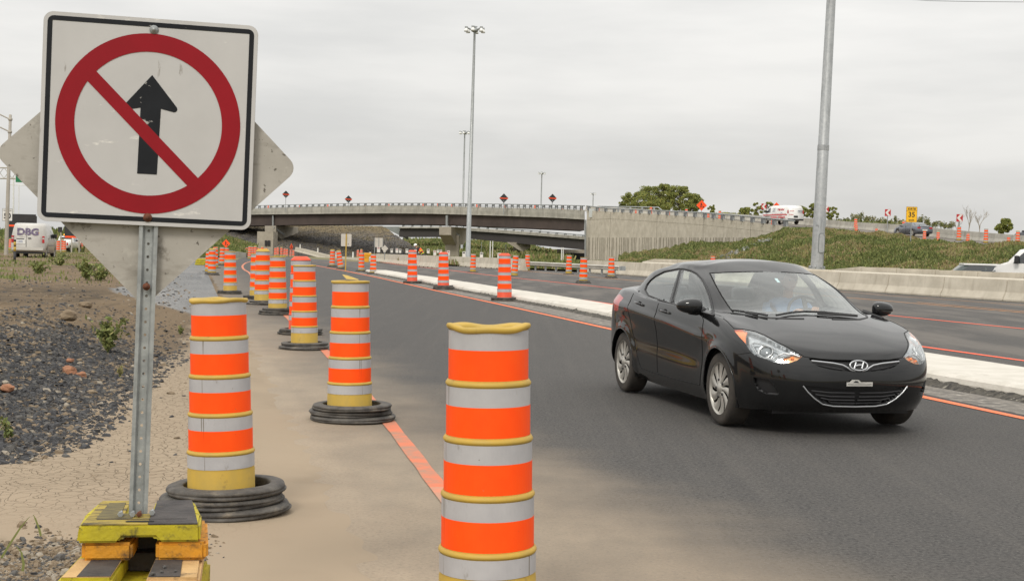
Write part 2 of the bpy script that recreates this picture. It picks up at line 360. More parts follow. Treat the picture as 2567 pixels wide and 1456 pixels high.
def strip_piece(name,prof,y0,y1,mm,n=4,jit=0):
    mb=MB(); vs=[]; k=len(prof)
    for i in range(n+1):
        yy=y0+(y1-y0)*i/n; vs+=station(yy,prof)
    fs=[(i*k+j,i*k+(j+1)%k,(i+1)*k+(j+1)%k,(i+1)*k+j) for i in range(n) for j in range(k)]
    mb.add(vs,fs); mb.poly(vs[:k]); mb.poly(vs[-k:][::-1])
    return mb.build(name,mm,island,recalc=True)
rr=random.Random(3)
while y<Yend:
    st_=2.6 if y<45 else 5.2
    y1=min(y+st_,Yend); dz=rr.uniform(-.006,.006)
    strip_piece('kerb_stone',[(o,z+(dz if z>.05 else 0)) for o,z in kprof],y+.006,y1-.006,kerbw)
    y=y1
y=4.0
while y<Yend:
    y1=min(y+4.3,Yend); xl,xr=isl(y); dz=rr.uniform(-.005,.004)
    strip_piece('slab',[(.408,0),(.408,.158+dz),(-.03,.165+dz),(-.001,.13),(-.0005,0)],y+.006,y1-.006,kerbw)
    y=y1
# dark broken asphalt edge under the kerb face
mb=MB(); k=0; vs=[]; n=900
for i in range(n+1):
    yy=4+(Yend-4)*(i/n)**1.3; xl,_=isl(yy); h=.03+.05*abs(mnoise.noise(Vector((yy*2.1,0,0))))+.03*mnoise.noise(Vector((yy*9,3,0))); o=.07+.05*mnoise.noise(Vector((yy*4,7,0)))
    vs+=[(xl-o-.02,yy,gz(yy)+.004),(xl-.02,yy,gz(yy)+max(.02,h)),(xl+.055,yy,gz(yy)+max(.03,h+.03))]
mb.add(vs,[(3*i+j,3*i+j+1,3*i+j+4,3*i+j+3) for i in range(n) for j in (0,1)]); mb.build('broken_edge',torn,island)
# scraped strip between line and island
mb=MB(); vs=[]; Lm=[gnd(*p) for p in [(2567,1049),(2313,995),(1534,826),(1398,795.5),(1238,760),(1091,728.3),(950,696.5),(864,679)]]
n=80
for i in range(n+1):
    yy=4+(72-4)*i/n; xa=interp(Lm,yy)+.18; xb=interp(lowL,yy)+.03; zz=gz(yy)+.003
    vs+=[(xa,yy,zz),(xb,yy,zz)]
mb.add(vs,[(2*i,2*i+1,2*i+3,2*i+2) for i in range(n)]); struct(mb.build('road_strip',scr))
# ------------------------------------------------------------------ left verge: mud, slate bank, gravel, dirt
baseL=[gnd(*p) for p in [(0,1150),(150,1110),(330,960),(440,880),(520,805)]]
def bx(y):
    if y<baseL[0].y: return baseL[0].x-.55*(baseL[0].y-y)*.6
    return interp(baseL,min(y,27))-(max(y,27)-27)*.27
def ss(a,b_,x):
    u=min(1,max(0,(x-a)/(b_-a))); return u*u*(3-2*u)
def hleft(x,y):
    d=bx(y)-x; v=Vector((x,y,0))
    amp=ss(0,1.6,d)
    up=.46*ss(0,2.3,d)*ss(7.5,10.5,y)*(1-.6*ss(26,40,y))
    h=up+.05*amp*mnoise.noise(v*.9)+.03*amp*mnoise.noise(v*2.7)+.012*mnoise.noise(v*3.1)*(.2+amp)+.012*amp*mnoise.noise(v*8)
    # weedy bank further off
    bank=.16*ss(44,50,y)*(1-ss(56,66,y))*ss(-5,-9,x+ (y-40)*.25)
    h+=bank*(.7+.5*mnoise.noise(v*.35))
    e=(edgeX(y)-x); q=.003+.006*mnoise.noise(v*1.7)
    return (q+e*.055+.006*mnoise.noise(v*4.1)) if e<0 else h*ss(0,.6,e)+q+.006*mnoise.noise(v*4.1)*(1-ss(0,.3,e))
Ys=[]; yv=3.6
while yv<120: Ys.append(yv); yv+=max(.03,yv*.0065)
NX=230; vs=[]; zone=[]
for yy in Ys:
    for i in range(NX+1):
        u=i/NX; off=(u**1.9)*(5+yy*1.0)-.35; x=edgeX(yy)-off; 
        v=Vector((x,yy,0)); z=hleft(x,yy)+gz(yy); vs.append((x,yy,z))
        d=bx(yy)-x; nn_=mnoise.noise(v*.8)*.5+mnoise.noise(v*2.5)*.25
        slate=ss(-.15,.35,d+nn_*.9)*(1-ss(1.3,3.0,d+nn_*2))*ss(8.6,10.,yy+nn_)*(1-ss(14.5,20,yy+nn_*4))
        gra=ss(7.1,6.2,yy+nn_*.9)*ss(-1.4,-1.8,x+nn_*.4)
        strip=ss(24,30,yy+nn_*3)*ss(2.7,2.2,off)*ss(.02,.1,off)*(1-ss(100,110,yy))
        mud=1-ss(-.3,.4,d+nn_*.6); mud*= (1-ss(24,34,yy))
        green=ss(.02,.4,mnoise.noise(v*.22)+.25*mnoise.noise(v*.9)+.16)*ss(34,46,yy)*ss(3,5,off)*(1-.6*ss(62,70,yy))
        zone.append((slate,max(gra,strip),mud,green))
ny=len(Ys); fs=[(j*(NX+1)+i,(j+1)*(NX+1)+i,(j+1)*(NX+1)+i+1,j*(NX+1)+i+1) for j in range(ny-1) for i in range(NX)]
me=bpy.data.meshes.new('dirt_verge'); me.from_pydata(vs,[],fs); ca=me.color_attributes.new('zone','FLOAT_COLOR','POINT'); ca.data.foreach_set('color',np.array(zone,dtype=np.float32).ravel()); smooth(me)
dm=bpy.data.materials.new('dirt mud slate and gravel'); dm.use_nodes=True; t,b,nn,ll=fields(dm)
P=nn('ShaderNodeNewGeometry').outputs['Position']; at=nn('ShaderNodeAttribute'); at.attribute_name='zone'; sp=nn('ShaderNodeSeparateColor'); ll(at.outputs['Color'],sp.inputs[0]); zr,zg,zb=sp.outputs; za=at.outputs['Alpha']
Yc=dotp((0,1,0))
def pert(o,sc,amt): return mrange(math2('ADD',o,math2('MULTIPLY',math2('SUBTRACT',noise(sc,5),.5),amt)),.35,.65,0,1,True)
dirt=mixc(mrange(noise(1.1,7,stretch=(.5,1.4,1)),.35,.65),srgb(98,84,67),srgb(126,109,87)); dirt=mixc(mrange(noise(14,5),.5,.7,0,.8),dirt,srgb(68,62,54)); dirt=mixc(mrange(noise(.45,5),.55,.7,0,.6),dirt,srgb(148,130,106)); dirt=mixc(mrange(noise(5,5),.6,.75,0,.7),dirt,srgb(70,68,66))
mud=mixc(mrange(noise(1.5,6),.3,.7),srgb(143,129,111),srgb(163,147,126)); mud=mixc(mrange(noise(60,3),.5,.8,0,.35),mud,srgb(122,108,90)); mud=mixc(mrange(noise(42,3),.5,.72,0,.3),mud,srgb(104,95,84)); mud=mixc(mrange(noise(.9,4,stretch=(1,.3,1),rotz=.228),.4,.65,0,.4),mud,srgb(134,120,101)); mud=mixc(mrange(noise(3.3,6),.52,.72,0,.5),mud,srgb(116,101,82))
def voro(scale,stretch=(1,1,1),feat='DISTANCE_TO_EDGE',out='Distance',dv=None):
    m_=nn('ShaderNodeMapping'); m_.inputs['Scale'].default_value=stretch; ll(P,m_.inputs[0])
    nzz=nn('ShaderNodeTexNoise'); nzz.inputs['Scale'].default_value=5; ll(m_.outputs[0],nzz.inputs[0]); vm=nn('ShaderNodeVectorMath'); vm.operation='MULTIPLY_ADD'; ll(nzz.outputs['Color'],vm.inputs[0]); vm.inputs[1].default_value=(.25,.25,.25); ll(m_.outputs[0],vm.inputs[2])
    v_=nn('ShaderNodeTexVoronoi'); v_.feature=feat; v_.inputs['Scale'].default_value=scale; ll(vm.outputs[0],v_.inputs['Vector'])
    if out=='Color':
        bw=nn('ShaderNodeRGBToBW'); ll(v_.outputs[out],bw.inputs[0]); return bw.outputs[0]
    return v_.outputs[out]
ck=voro(13,(1,.8,1)); ckm=mrange(ck,.0,.04,1,0); brk=mrange(noise(5,4),.47,.6); ckf=math2('MULTIPLY',math2('MULTIPLY',ckm,brk),math2('MULTIPLY',mrange(Yc,6.8,8.2),mrange(dotp((1,.232,0)),.15,.6,1,0)))
mud=mixc(math2('MULTIPLY',ckf,.4),mud,srgb(96,78,58))
gcol=mixc(mrange(noise(26,4),.35,.65),srgb(98,88,76),srgb(140,126,106)); gcol=mixc(mrange(Yc,14,22),gcol,mixc(mrange(noise(9,5),.3,.7),srgb(104,105,106),srgb(134,133,131))); cell=voro(28,feat='F1',out='Color'); gcol=mixc(.45,gcol,cell,'SOFT_LIGHT')
scol=mixc(mrange(noise(16,5,stretch=(.7,1.5,1)),.35,.68),srgb(46,45,45),srgb(90,87,83)); scol=mixc(mrange(noise(2,5),.58,.72,0,.7),scol,srgb(122,104,82)); cell2=voro(22,(.8,1.6,1),'F1','Color'); scol=mixc(.5,scol,cell2,'SOFT_LIGHT')
grn=mixc(mrange(noise(3,6),.35,.65),srgb(80,94,40),srgb(116,118,62))
c=mixc(pert(zb,3,.5),dirt,mud); c=mixc(pert(zr,4,.7),c,scol); c=mixc(pert(zg,5,.6),c,gcol); c=mixc(math2('MULTIPLY',pert(za,3,.8),.85),c,grn); ll(c,b.inputs['Base Color'])
b.inputs['Roughness'].default_value=.95; b.inputs['Specular IOR Level'].default_value=.15
hs=math2('ADD',math2('MULTIPLY',noise(22,6),math2('ADD',math2('SUBTRACT',1.,zb),.12)),math2('MULTIPLY',ckf,-.25))
bu=nn('ShaderNodeBump'); bu.inputs['Strength'].default_value=.9; bu.inputs['Distance'].default_value=.03; ll(hs,bu.inputs['Height']); ll(bu.outputs[0],b.inputs['Normal'])
me.materials.append(dm); struct(link_obj('dirt_verge',me))
# loose stones: real shards strewn on the slate bank and in the gravel
def shard_mesh(name,mats,spots,flat=.45):
    vs=[];fs=[];mi=[]; rg=random.Random(5)
    for (x,y,z,s,k) in spots:
        o=len(vs); a=rg.uniform(0,6.28); ca_,sa_=math.cos(a),math.sin(a); tx,ty=rg.uniform(-.4,.4),rg.uniform(-.4,.4)
        top=[]
        q=[(-1,-.6,-.3),(1,-.7,-.3),(.9,.7,-.3),(-.8,.6,-.3),(-.6,-.4,.5),(.7,-.3,.45),(.5,.5,.55),(-.6,.4,.35)]
        for (px,py,pz) in q:
            px*=rg.uniform(.7,1.25);py*=rg.uniform(.6,1.2);pz*=rg.uniform(.7,1.4)*flat*1.5
            X=(px*ca_-py*sa_)*s; Y_=(px*sa_+py*ca_)*s; Z_=pz*s+tx*X+ty*Y_; vs.append((x+X,y+Y_,z+Z_+.15*s))
        for f in ((4,5,6,7),(0,1,5,4),(1,2,6,5),(2,3,7,6),(3,0,4,7)): fs.append(tuple(i+o for i in f)); mi.append(k)
    me=bpy.data.meshes.new(name); me.from_pydata(vs,[],fs); 
    for m_ in mats: me.materials.append(m_)
    me.polygons.foreach_set('material_index',mi); return link_obj(name,me)
st1=mat('dark slate stone',srgb(50,50,52),.9,c2=srgb(70,70,71),vs=8,bump=.3); st2=mat('grey stone',srgb(92,89,85),.9,c2=srgb(70,69,67),vs=8,bump=.3); st3=mat('buff stone',srgb(134,118,96),.9,c2=srgb(108,94,76),vs=8,bump=.3); st4=mat('pale stone',srgb(154,145,130),.9,c2=srgb(128,119,105),vs=8,bump=.3)
rg=random.Random(11); sp1=[]
while len(sp1)<34000:
    yy=9+rg.random()**1.3*14; d=rg.uniform(-.3,4.6); x=bx(yy)-d
    p=(1-.9*ss(1.4,3.2,d+.8*mnoise.noise(Vector((x,yy,0)))))*(.25+.75*ss(-.3,.3,d)); 
    p*=1-.93*ss(14.5,20,yy+3*mnoise.noise(Vector((x,yy,0))*.8))
    if x>edgeX(yy)-.3 or rg.random()>p: continue
    s=rg.choice((.006,.007,.008,.010,.012,.015,.020,.032))*rg.uniform(.7,1.3); u_=ss(.9,2.6,d+.8*mnoise.noise(Vector((x,yy,5)))); sp1.append((x,yy,hleft(x,yy),s,rg.choices((0,1,2,3),(6-4.5*u_,3,1.0+5*u_,.3))[0]))
stuff(shard_mesh('slate_rubble',[st1,st2,st3,st4],sp1),'dark slate chips covering the low bank left of the sign post','rubble')
sp2=[]
while len(sp2)<9000:
    yy=5.7+rg.random()*2.3; x=-3.2+rg.random()*2.0
    p=ss(7.1,6.0,yy+.5*mnoise.noise(Vector((x*2,yy*2,0))))*ss(-1.3,-1.8,x)
    if rg.random()>p: continue
    s=rg.choice((.005,.006,.008,.010,.014,.020))*rg.uniform(.7,1.3); sp2.append((x,yy,hleft(x,yy),s,rg.choices((0,1,2,3),(1,2,6,2))[0]))
for _ in range(5000):  # scattered over the dirt beyond
    yy=9+rg.random()**1.5*45; d=rg.uniform(-1.2,9)
    x=bx(yy)-d
    if x>edgeX(yy)-.6: continue
    if d<0 and rg.random()<.8: continue
    s=rg.choice((.009,.012,.016,.024))*rg.uniform(.6,1.5)*(1+yy*.012); sp2.append((x,yy,hleft(x,yy),s,rg.choices((0,1,2,3),(3,3,3,1))[0]))
stuff(shard_mesh('gravel',[st1,st2,st3,st4],sp2),'loose buff and grey gravel at the bottom left corner and over the dirt','gravel')
# single rocks
redst=mat('reddish stone',srgb(160,112,82),.9,c2=srgb(130,92,70),vs=10,bump=.4)
def rock(px,py,s,m,label,seed,fl=.7):
    p=gnd(px,py)
    for _ in range(3): 
        h=hleft(p.x,p.y) if p.x<edgeX(p.y) else 0; p=rayZ(px,py,h+gz(p.y))
    bm=bmesh.new(); bmesh.ops.create_icosphere(bm,subdivisions=3,radius=1); r_=random.Random(seed); ov=Vector((r_.uniform(0,50),r_.uniform(0,50),0))
    for v in bm.verts:
        n=v.co.normalized(); q=1+.30*mnoise.noise(n*1.3+ov)+.12*mnoise.noise(n*3.1+ov)
        n=Vector((n.x,n.y*.8,n.z*fl))*q; n.x=round(n.x*3.5)/3.5*.35+n.x*.65; n.z=round(n.z*4)/4*.35+n.z*.65; v.co=n*s
    me=bpy.data.meshes.new('rock'); bm.to_mesh(me); bm.free(); me.materials.append(m)
    o=link_obj('rock',me); o.location=(p.x,p.y,p.z+s*fl*.35); o.rotation_euler=(0,0,r_.uniform(0,6)); tag(o,label,'rock','rocks on the dirt verge')
rock(174,936,.085,redst,'knobbly reddish rock at the top of the slate bank',1)
rock(204,944,.055,redst,'smaller reddish rock touching the right side of the big reddish rock',2)
rock(20,976,.07,redst,'reddish rock by the left edge of the picture on the slate bank',3,.5)
rock(14,962,.035,st4,'small pale stone just above the reddish rock at the left edge',4)
rock(167,1021,.03,st4,'round whitish cobble low on the dark slate',5,1)
rock(230,985,.05,st3,'flat buff stone at the right shoulder of the slate bank',6,.5)
rock(152,1009,.03,st2,'grey stone just left of the whitish cobble',7)
rock(175,905,.045,redst,'orange brown stone on the dirt above the slate',8,.5)
rock(215,767,.11,st3,'long tan rock far back on the dirt, above the leafy bush',9,.5)
rock(172,795,.11,st3,'pale tan rock on the dirt left of the long tan rock',10,.7)
rock(428,987,.045,st3,'flat tan stone on cracked mud right of the sign post',11,.4)
rock(395,970,.03,st4,'small pale stone on the mud beside the sign post',12,.5)
rock(54,1320,.022,st3,'pointed buff stone in the bottom left gravel',13,1)
rock(116,1330,.014,st3,'small brown cube-like stone left of the yellow weights',14,.8)
rock(148,1404,.028,st2,'grey stone against the left side of the bottom weight',15,.8)
rock(62,1390,.03,st4,'pale flat stone in the gravel at bottom left',16,.5)
rock(170,1440,.035,st4,'large pale stone at the foot of the yellow weight stack',17,.6)
rock(100,1395,.022,st4,'pale wedge of stone between gravel and weights',18,.7)
# ================================================================== BARRELS
HB=1.18
def band(r,z0,z1,seg): 
    return MB().lathe([(r,z0),(r+.0025,z0),(r+.0025,z1),(r,z1)],seg,close=True,sm=False)
def secs():
    for k in range(5): yield k,1.165-.2225*k,.157+.0088*k
TYRE=[(.240,.0),(.31,.0),(.333,.001),(.341,.004),(.344,.009),(.3445,.015),(.338,.017),(.338,.0185),(.3445,.0205),(.344,.027),(.338,.034),(.325,.038),(.30,.0395),(.262,.0405),(.250,.037),(.262,.02)]
def tyre_mb(seg=40,k=1.,z=0,wob=.012,ph=0,c=(0,0),zs=1):
    return MB().lathe([(r*k,z+h*zs) for r,h in TYRE],seg,close=True,wob=wob,ph=ph,c=(c[0],c[1],0))
def make_barrel(label,top='open',base='yellow',tyres=2,seg=40,crush=0,scuff=0,seed=0,band_mats=None,lift=.05,step=.048):
    root=thing('traffic_barrel',label,'traffic barrel'); bp=yellowp if base=='yellow' else orangep
    tpm={'open':yellowp,'dome_y':yellowp,'dome_o':orangep,'flap':yellowp}[top]
    prof=[(.195,0.0),(.203,.012),(.203,.03),(.196,.045),(.1955,.165)]
    for k in (4,3,2,1,0):
        z1=1.165-.2225*k; r=.157+.0088*k; z0=z1-.2225+ (.0 if k<4 else .1)
        if k==4: z0=.165
        prof+=[(r+.001,z0+.006),(r,z1-.012)]
        if k>0: prof+=[(r+.003,z1-.010),(r+.0062,z1-.006),(r+.0055,z1+.001),(r+.002,z1+.006),(r-.004,z1+.014)]
    MB().lathe(prof,seg).build('drum_body',bp,root)
    for k,z1,r in secs():
        wz0=z1-.012-.078
        band(r+.0004,wz0,z1-.014,seg).build('white_band',whitesheet,root)
        if k<4: band(r+.0008,z1-.2225+.014,wz0+.001,seg).build('orange_band',orange,root)
    if top in('open','flap'):
        vs=[];fs=[];prf=[(.161,-.018),(.169,-.012),(.1715,-.002),(.167,.005),(.156,.006),(.135,.001),(.122,-.006),(.118,-.05)]
        for i,(r,z) in enumerate(prf):
            for k in range(seg):
                a=2*PI*k/seg; q=1-(crush*(.5+.5*math.sin(a*1+seed))*(i/7) if i>3 else 0); w=crush*.010*math.sin(2*a+seed)+crush*.006*math.sin(5*a+seed*2)
                vs.append((r*math.cos(a)*(1-.02*crush*math.cos(2*a)),r*math.sin(a)*q,1.165+z+w*(1 if i<7 else .5)))
        for i in range(len(prf)-1):
            for k in range(seg): fs.append((i*seg+k,i*seg+(k+1)%seg,(i+1)*seg+(k+1)%seg,(i+1)*seg+k))
        MB().add(vs,fs,0,True).build('rim',tpm,root)
        if top=='flap':
            MB().add([(-.05,-.05,1.178),(.03,-.09,1.18),(.16,-.02,1.215),(.15,.03,1.222),(.0,.04,1.186),(.02,-.02,1.2)],[(0,1,5),(1,2,5),(2,3,5),(3,4,5),(4,0,5)],0,True).build('rim_flap',tpm,root)
    else:
        MB().lathe([(.158,1.15),(.166,1.153),(.166,1.166),(.150,1.18),(.118,1.212),(.10,1.222),(.09,1.215),(.06,1.205),(.0,1.205)],seg).build('dome_cap',tpm,root)
    rg_=random.Random(seed+3)
    for ch in list(root.children): ch.location.z=lift
    for i in range(tyres):
        kk=1.0+.05*(tyres-1-i)+rg_.uniform(-.03,.04)
        tyre_mb(seg+8,kk,zs=step/.040,z=i*step,wob=.008+.012*rg_.random(),ph=rg_.uniform(0,6),c=(rg_.uniform(-.03,.03),rg_.uniform(-.03,.03))).build('tyre_ring',rubber,root)
    if tyres>1:
        vs=[]; n=72
        for k in range(n):
            a=2*PI*k/n
            for r_,z_ in ((.30,.004),(.352+.012*math.sin(3*a+seed)+.006*math.sin(11*a+seed),.010+.009*(1+math.sin(7*a+seed*2))),(.350+.012*math.sin(3*a+seed),.004+.009*(1+math.sin(7*a+seed*2))),(.29,.03)): vs.append((r_*math.cos(a),r_*math.sin(a),z_))
        MB().add(vs,[(4*k+q,4*k+q+1,(4*k+q+5)%(4*n),(4*k+q+4)%(4*n)) for k in range(n) for q in (0,1,2)],0,True).build('torn_bead',rubber,root)
    return root
def far_barrel_mesh(top,base,tyre,seg=14,nm='traffic_barrel'):
    mb=MB(); bi=2 if base=='yellow' else 3
    mb.lathe([(.197,0),(.196,.165)],seg,bi)
    for k,z1,r in secs():
        z0=z1-.2225; wz=z1-.091
        mb.lathe([(r,wz),(r,z1-.012)],seg,1)
        if k<4: mb.lathe([(r,z0+.012),(r,wz)],seg,0)
        mb.lathe([(r,z1-.012),(r+.009,z1-.006),(r+.009,z1+.004),(r-.002,z1+.012)],seg,2 if base=='yellow' else 2)
    tp={'open':2,'dome_y':2,'dome_o':3}[top]
    if top=='open': mb.lathe([(.166,1.16),(.168,1.175),(.12,1.172),(.11,1.1),(0,1.1)],seg,tp)
    else: mb.lathe([(.162,1.15),(.162,1.166),(.115,1.212),(.0,1.214)],seg,tp)
    if tyre==1: mb.lathe([(r,h) for r,h in TYRE],seg,4,close=True)
    if tyre==2: mb.lathe([(.19,0),(.36,0),(.37,.03),(.34,.06),(.2,.075)],seg,4); mb.lathe([(.2,.065),(.31,.065),(.33,.09),(.3,.12),(.2,.12)],seg,4)
    o=mb.build(nm,[orange,whitesheet,yellowp,orangep,rubber]); me=o.data; bpy.data.objects.remove(o); return me
FB={}
def far_barrel(loc,label,top='open',base='yellow',tyre=1,scale=1,group=None,rot=0,lean=0):
    k=(top,base,tyre)
    if k not in FB: FB[k]=far_barrel_mesh(*k)
    o=link_obj('traffic_barrel',FB[k]); o.location=loc; o.scale=(scale,)*3; o.rotation_euler=(Matrix.Rotation(lean,3,'Y')@Matrix.Rotation(rot,3,'Z')).to_euler(); return tag(o,label,'traffic barrel',group)
GRP='orange and white traffic barrels'
# nearest barrels, full detail --------------------------------------
def put(root,px,Y=None,base_y=None,scale=1,rz=0,lean=0,grp=GRP):
    if Y is None: p=gnd(px,base_y)
    else: p=onX(px,Y)
    root.location=(p.x,p.y,p.z+.004); root.scale=(scale,)*3; root.rotation_euler=(Matrix.Rotation(lean-.021,3,'Y')@Matrix.Rotation(rz,3,'Z')).to_euler(); root['group']=grp; return root
put(make_barrel('nearest and largest traffic barrel at bottom centre, folded yellow rim, base cut off','open','yellow',2,64,crush=.6,seed=2),1221,Y=5.42,rz=.2,scale=.976)
put(make_barrel('large traffic barrel in a stack of cut tyres behind the yellow sign weights','open','yellow',3,56,crush=.4,seed=5,step=.056,lift=.085),556,Y=7.62,scale=.933,rz=1.,lean=-.014)
put(make_barrel('traffic barrel with a loose yellow flap on its rim beside the orange line','flap','yellow',3,48,crush=.15,seed=1),876,Y=11.75,scale=.962,rz=2.,lean=.006)
put(make_barrel('scuffed traffic barrel with a torn lowest white band in front of an orange-capped one','open','yellow',2,40,crush=.1,seed=9),763,Y=19.4,scale=.955,rz=.5)
put(make_barrel('orange-capped traffic barrel half hidden behind the scuffed barrel left of the orange line','dome_o','orange',2,40,seed=7),754,Y=22.4,scale=.985)
put(make_barrel('traffic barrel on four flat tyre rings, just left of the orange-capped one','open','yellow',3,36,seed=4),696,Y=28.2,scale=.965)
put(make_barrel('yellow-domed traffic barrel tipping off its yellow base, left of the one on flat rings','dome_y','yellow',2,36,seed=12),659,Y=32.5,scale=1.02,lean=-.0)
put(make_barrel('traffic barrel peeping out behind the left side of the yellow-domed barrel','open','yellow',2,28,seed=14),644,Y=35.5,scale=.94)
put(make_barrel('traffic barrel standing alone at the edge of the grey gravel strip','open','yellow',2,36,seed=15),577,Y=38.4,scale=.95)
put(make_barrel('orange-based, orange-capped traffic barrel on the island kerb left of the black car','dome_o','orange',2,36,seed=16),1264.5,Y=38.5,scale=1.035)
put(make_barrel('second orange-based barrel along the island kerb, left of the one nearest the black car','dome_o','orange',3,36,seed=17),1111.5,Y=46.8,scale=.99)
put(make_barrel('third orange-based barrel along the island kerb, smallest of the three','dome_o','orange',2,30,seed=18),1033.5,Y=53.2,scale=1.0)
# middle distance: (px, top_y, base_y, top, base, tyre, lean, label)
MIDL=[(832.5,626,669.5,'dome_y','yellow',2,0,'yellow-capped barrel standing upright at the far nose of the island, left of a leaning one'),
(855,628,675,'dome_y','yellow',2,-.17,'yellow-capped barrel leaning to the left beside the back of the tall white sign'),
(905.5,633,682,'open','yellow',2,0,'barrel on the island kerb with a second barrel rising behind its left side'),
(935,636,688,'open','yellow',2,0,'barrel on the island kerb first to the left of the three orange-based ones'),
(1185.5,635.5,682,'open','yellow',1,.0,'barrel on the asphalt in front of the concrete barriers and below the tall lamp mast'),
(1289,638.7,692,'open','yellow',1,.06,'barrel leaning to the right behind the orange-capped barrel of the island'),
(1321.6,636.5,678.5,'open','yellow',1,0,'barrel at the right end of the segmented concrete barrier row'),
(1425.6,638.7,687,'open','yellow',1,0,'barrel in front of the steel guardrail, left of a slightly nearer barrel'),
(1462,644.5,710,'open','yellow',2,0,'barrel on flat tyres before the guardrail, nearest of the three by the retaining wall'),
(1531.8,642.5,697,'open','yellow',2,0,'barrel at the right end of the steel guardrail beside the roof of the black car'),
(531,624.6,690,'dome_y','yellow',2,0,'yellow-capped barrel on the gravel strip right of the grass edge'),
(522,630,682,'open','yellow',1,0,'barrel mostly hidden behind the yellow-capped barrel on the gravel strip'),
(539,620.6,672,'dome_o','yellow',1,0,'orange-capped barrel just behind the yellow-capped one on the gravel strip'),
(556.7,619,666,'open','yellow',2,0,'barrel with a white bag beside it below the small orange workers sign'),
(568,620.6,660,'open','yellow',1,0,'barrel behind and right of the one below the small orange workers sign'),
(865.4,619.5,641.6,'open','yellow',1,0,'left one of two far barrels behind the back of the white sign'),
(874.8,619.5,641.6,'open','yellow',1,0,'right one of two far barrels behind the back of the white sign'),
(897,620,646.5,'open','yellow',1,0,'far barrel left of a yellow-capped one near the yellow crash cushion'),
(905.5,618.5,648,'dome_y','yellow',1,0,'far yellow-capped barrel just left of the yellow crash cushion'),
(1786,643,690,'dome_o','orange',1,0,'barrel behind the roof of the black car with only its orange cap showing')]
for px,ty,by,tp,bs,ty_,ln,lb in MIDL:
    p=gnd(px,by); Y=p.y+.33; p=onX(px,Y); sc=(by-ty)/FP*Y/HB*(.985)
    far_barrel(p,lb,tp,bs,ty_,min(1.15,sc),GRP,lean=ln)
cl=[(618.5,620,643,'open'),(625.8,617.4,648.5,'open'),(632,618,647,'open'),(639.4,617.4,647,'dome_y'),(647.5,620,644,'open'),(657,618.5,645.5,'dome_y'),(667,620.5,644,'open'),
(690,620.6,643,'open'),(695.8,619,642,'open'),(705,620,643,'dome_y'),(713,622,643,'open'),(719,623,643.5,'open'),(728.5,626,644.5,'open'),(735,626,644.5,'open')]
for i,(px,ty,by,tp) in enumerate(cl):
    p=gnd(px,by); Y=p.y; sc=(by-ty)/FP*Y/HB
    w='left group' if i<7 else 'right group'; j=i if i<7 else i-7
    far_barrel(p,f'{ORD[j]} barrel from the left in the {w} of the far barrel row',tp,'yellow',1,sc,GRP)
# ================================================================== SMALL SIGNS AND POSTS
def plate(pts,th,m,name,parent,y=0,loc=(0,0,0)):
    o=MB().prism(pts,0,th,lambda x,z,d:(x,y+d,z)).build(name,m,parent,recalc=True); o.location=loc; return o
def circ(r,n=24,cx=0,cy=0): return [(cx+r*math.cos(2*PI*k/n),cy+r*math.sin(2*PI*k/n)) for k in range(n)]
def diam(h): return [(h,0),(0,h),(-h,0),(0,-h)]
def worker_sign(loc,h,label,post=1.5,rz=0):
    root=thing('workers_sign',label,'road sign',loc,rz,'orange workers ahead signs')
    plate(diam(h),.01,orangesign,'sign_panel',root)
    s=h/.6; sym=MB()
    def pp(pts): sym.prism([(x*s,z*s) for x,z in pts],-.006,-.002,lambda x,z,d:(x,d,z))
    pp([(x-.06,z+.27) for x,z in circ(.05,10)]); pp([(-.12,.2),(-.03,.22),(.0,.1),(.0,.0),(-.1,.0),(-.12,.1)]); pp([(-.1,.0),(-.03,.0),(-.0,-.25),(-.06,-.25)]); pp([(-.1,.0),(-.06,.0),(-.13,-.25),(-.19,-.25)])
    pp([(-.03,.18),(.0,.2),(.1,.02),(.07,.0)]); pp([(.05,.05),(.08,.04),(.2,-.14),(.17,-.16)]); pp([(.06,-.25),(.12,-.15),(.2,-.1),(.27,-.15),(.32,-.25)])
    sym.build('symbol',blackm,root,recalc=True)
    MB().box(-.03,.03,.012,.05,-post-h,.1).build('post',galv,root); return root
def onpos(px,py,Y): return atY(px,py,Y)
worker_sign(onpos(566.7,610.5,118),.36,'small orange diamond workers sign above barrels at the left edge of the road',post=.9)
worker_sign(onpos(730.5,619,140),.36,'orange workers sign turned almost edge-on beyond the far barrel row',post=.6,rz=1.25)
worker_sign(onpos(1759,515,150),.58,'orange diamond workers sign standing behind the ramp railing left of the white van',post=.6)
worker_sign(onpos(1946.5,519.5,172),.6,'orange workers sign poking out above the roof of the white van on the ramp',post=.6)
def chevron_sign(px,py,Y,w,label,rz=0):
    s=w*Y/FP; root=thing('chevron_sign',label,'road sign',onpos(px,py,Y),rz,'red and white chevron signs on the ramp')
    redm=mat('red sign sheeting',srgb(186,44,48),.5,c2=srgb(170,40,44),vs=6)
    plate([(-s/2,-s*.58),(s/2,-s*.58),(s/2,s*.58),(-s/2,s*.58)],.01,redm,'sign_panel',root)
    q=s/2; plate([(.1*q,1.08*q),(.98*q,1.08*q),(.0*q,0),(.98*q,-1.08*q),(.1*q,-1.08*q),(-.85*q,0)],.004,whitepaint,'chevron',root,y=-.006)
    MB().box(-.04,.04,.012,.06,-2.2,s*.3).build('post',galv,root)
chevron_sign(1915,517.8,162,12.5,'chevron sign left of the white van on the ramp')
chevron_sign(2071,524.5,150,13,'chevron sign half hidden behind the tall grey pole')
chevron_sign(2225.7,533.3,138,14.8,'chevron sign between the tall pole and the yellow exit sign')
chevron_sign(2405.7,546.4,128,16,'chevron sign with a bare tree behind it, rightmost of the chevrons')
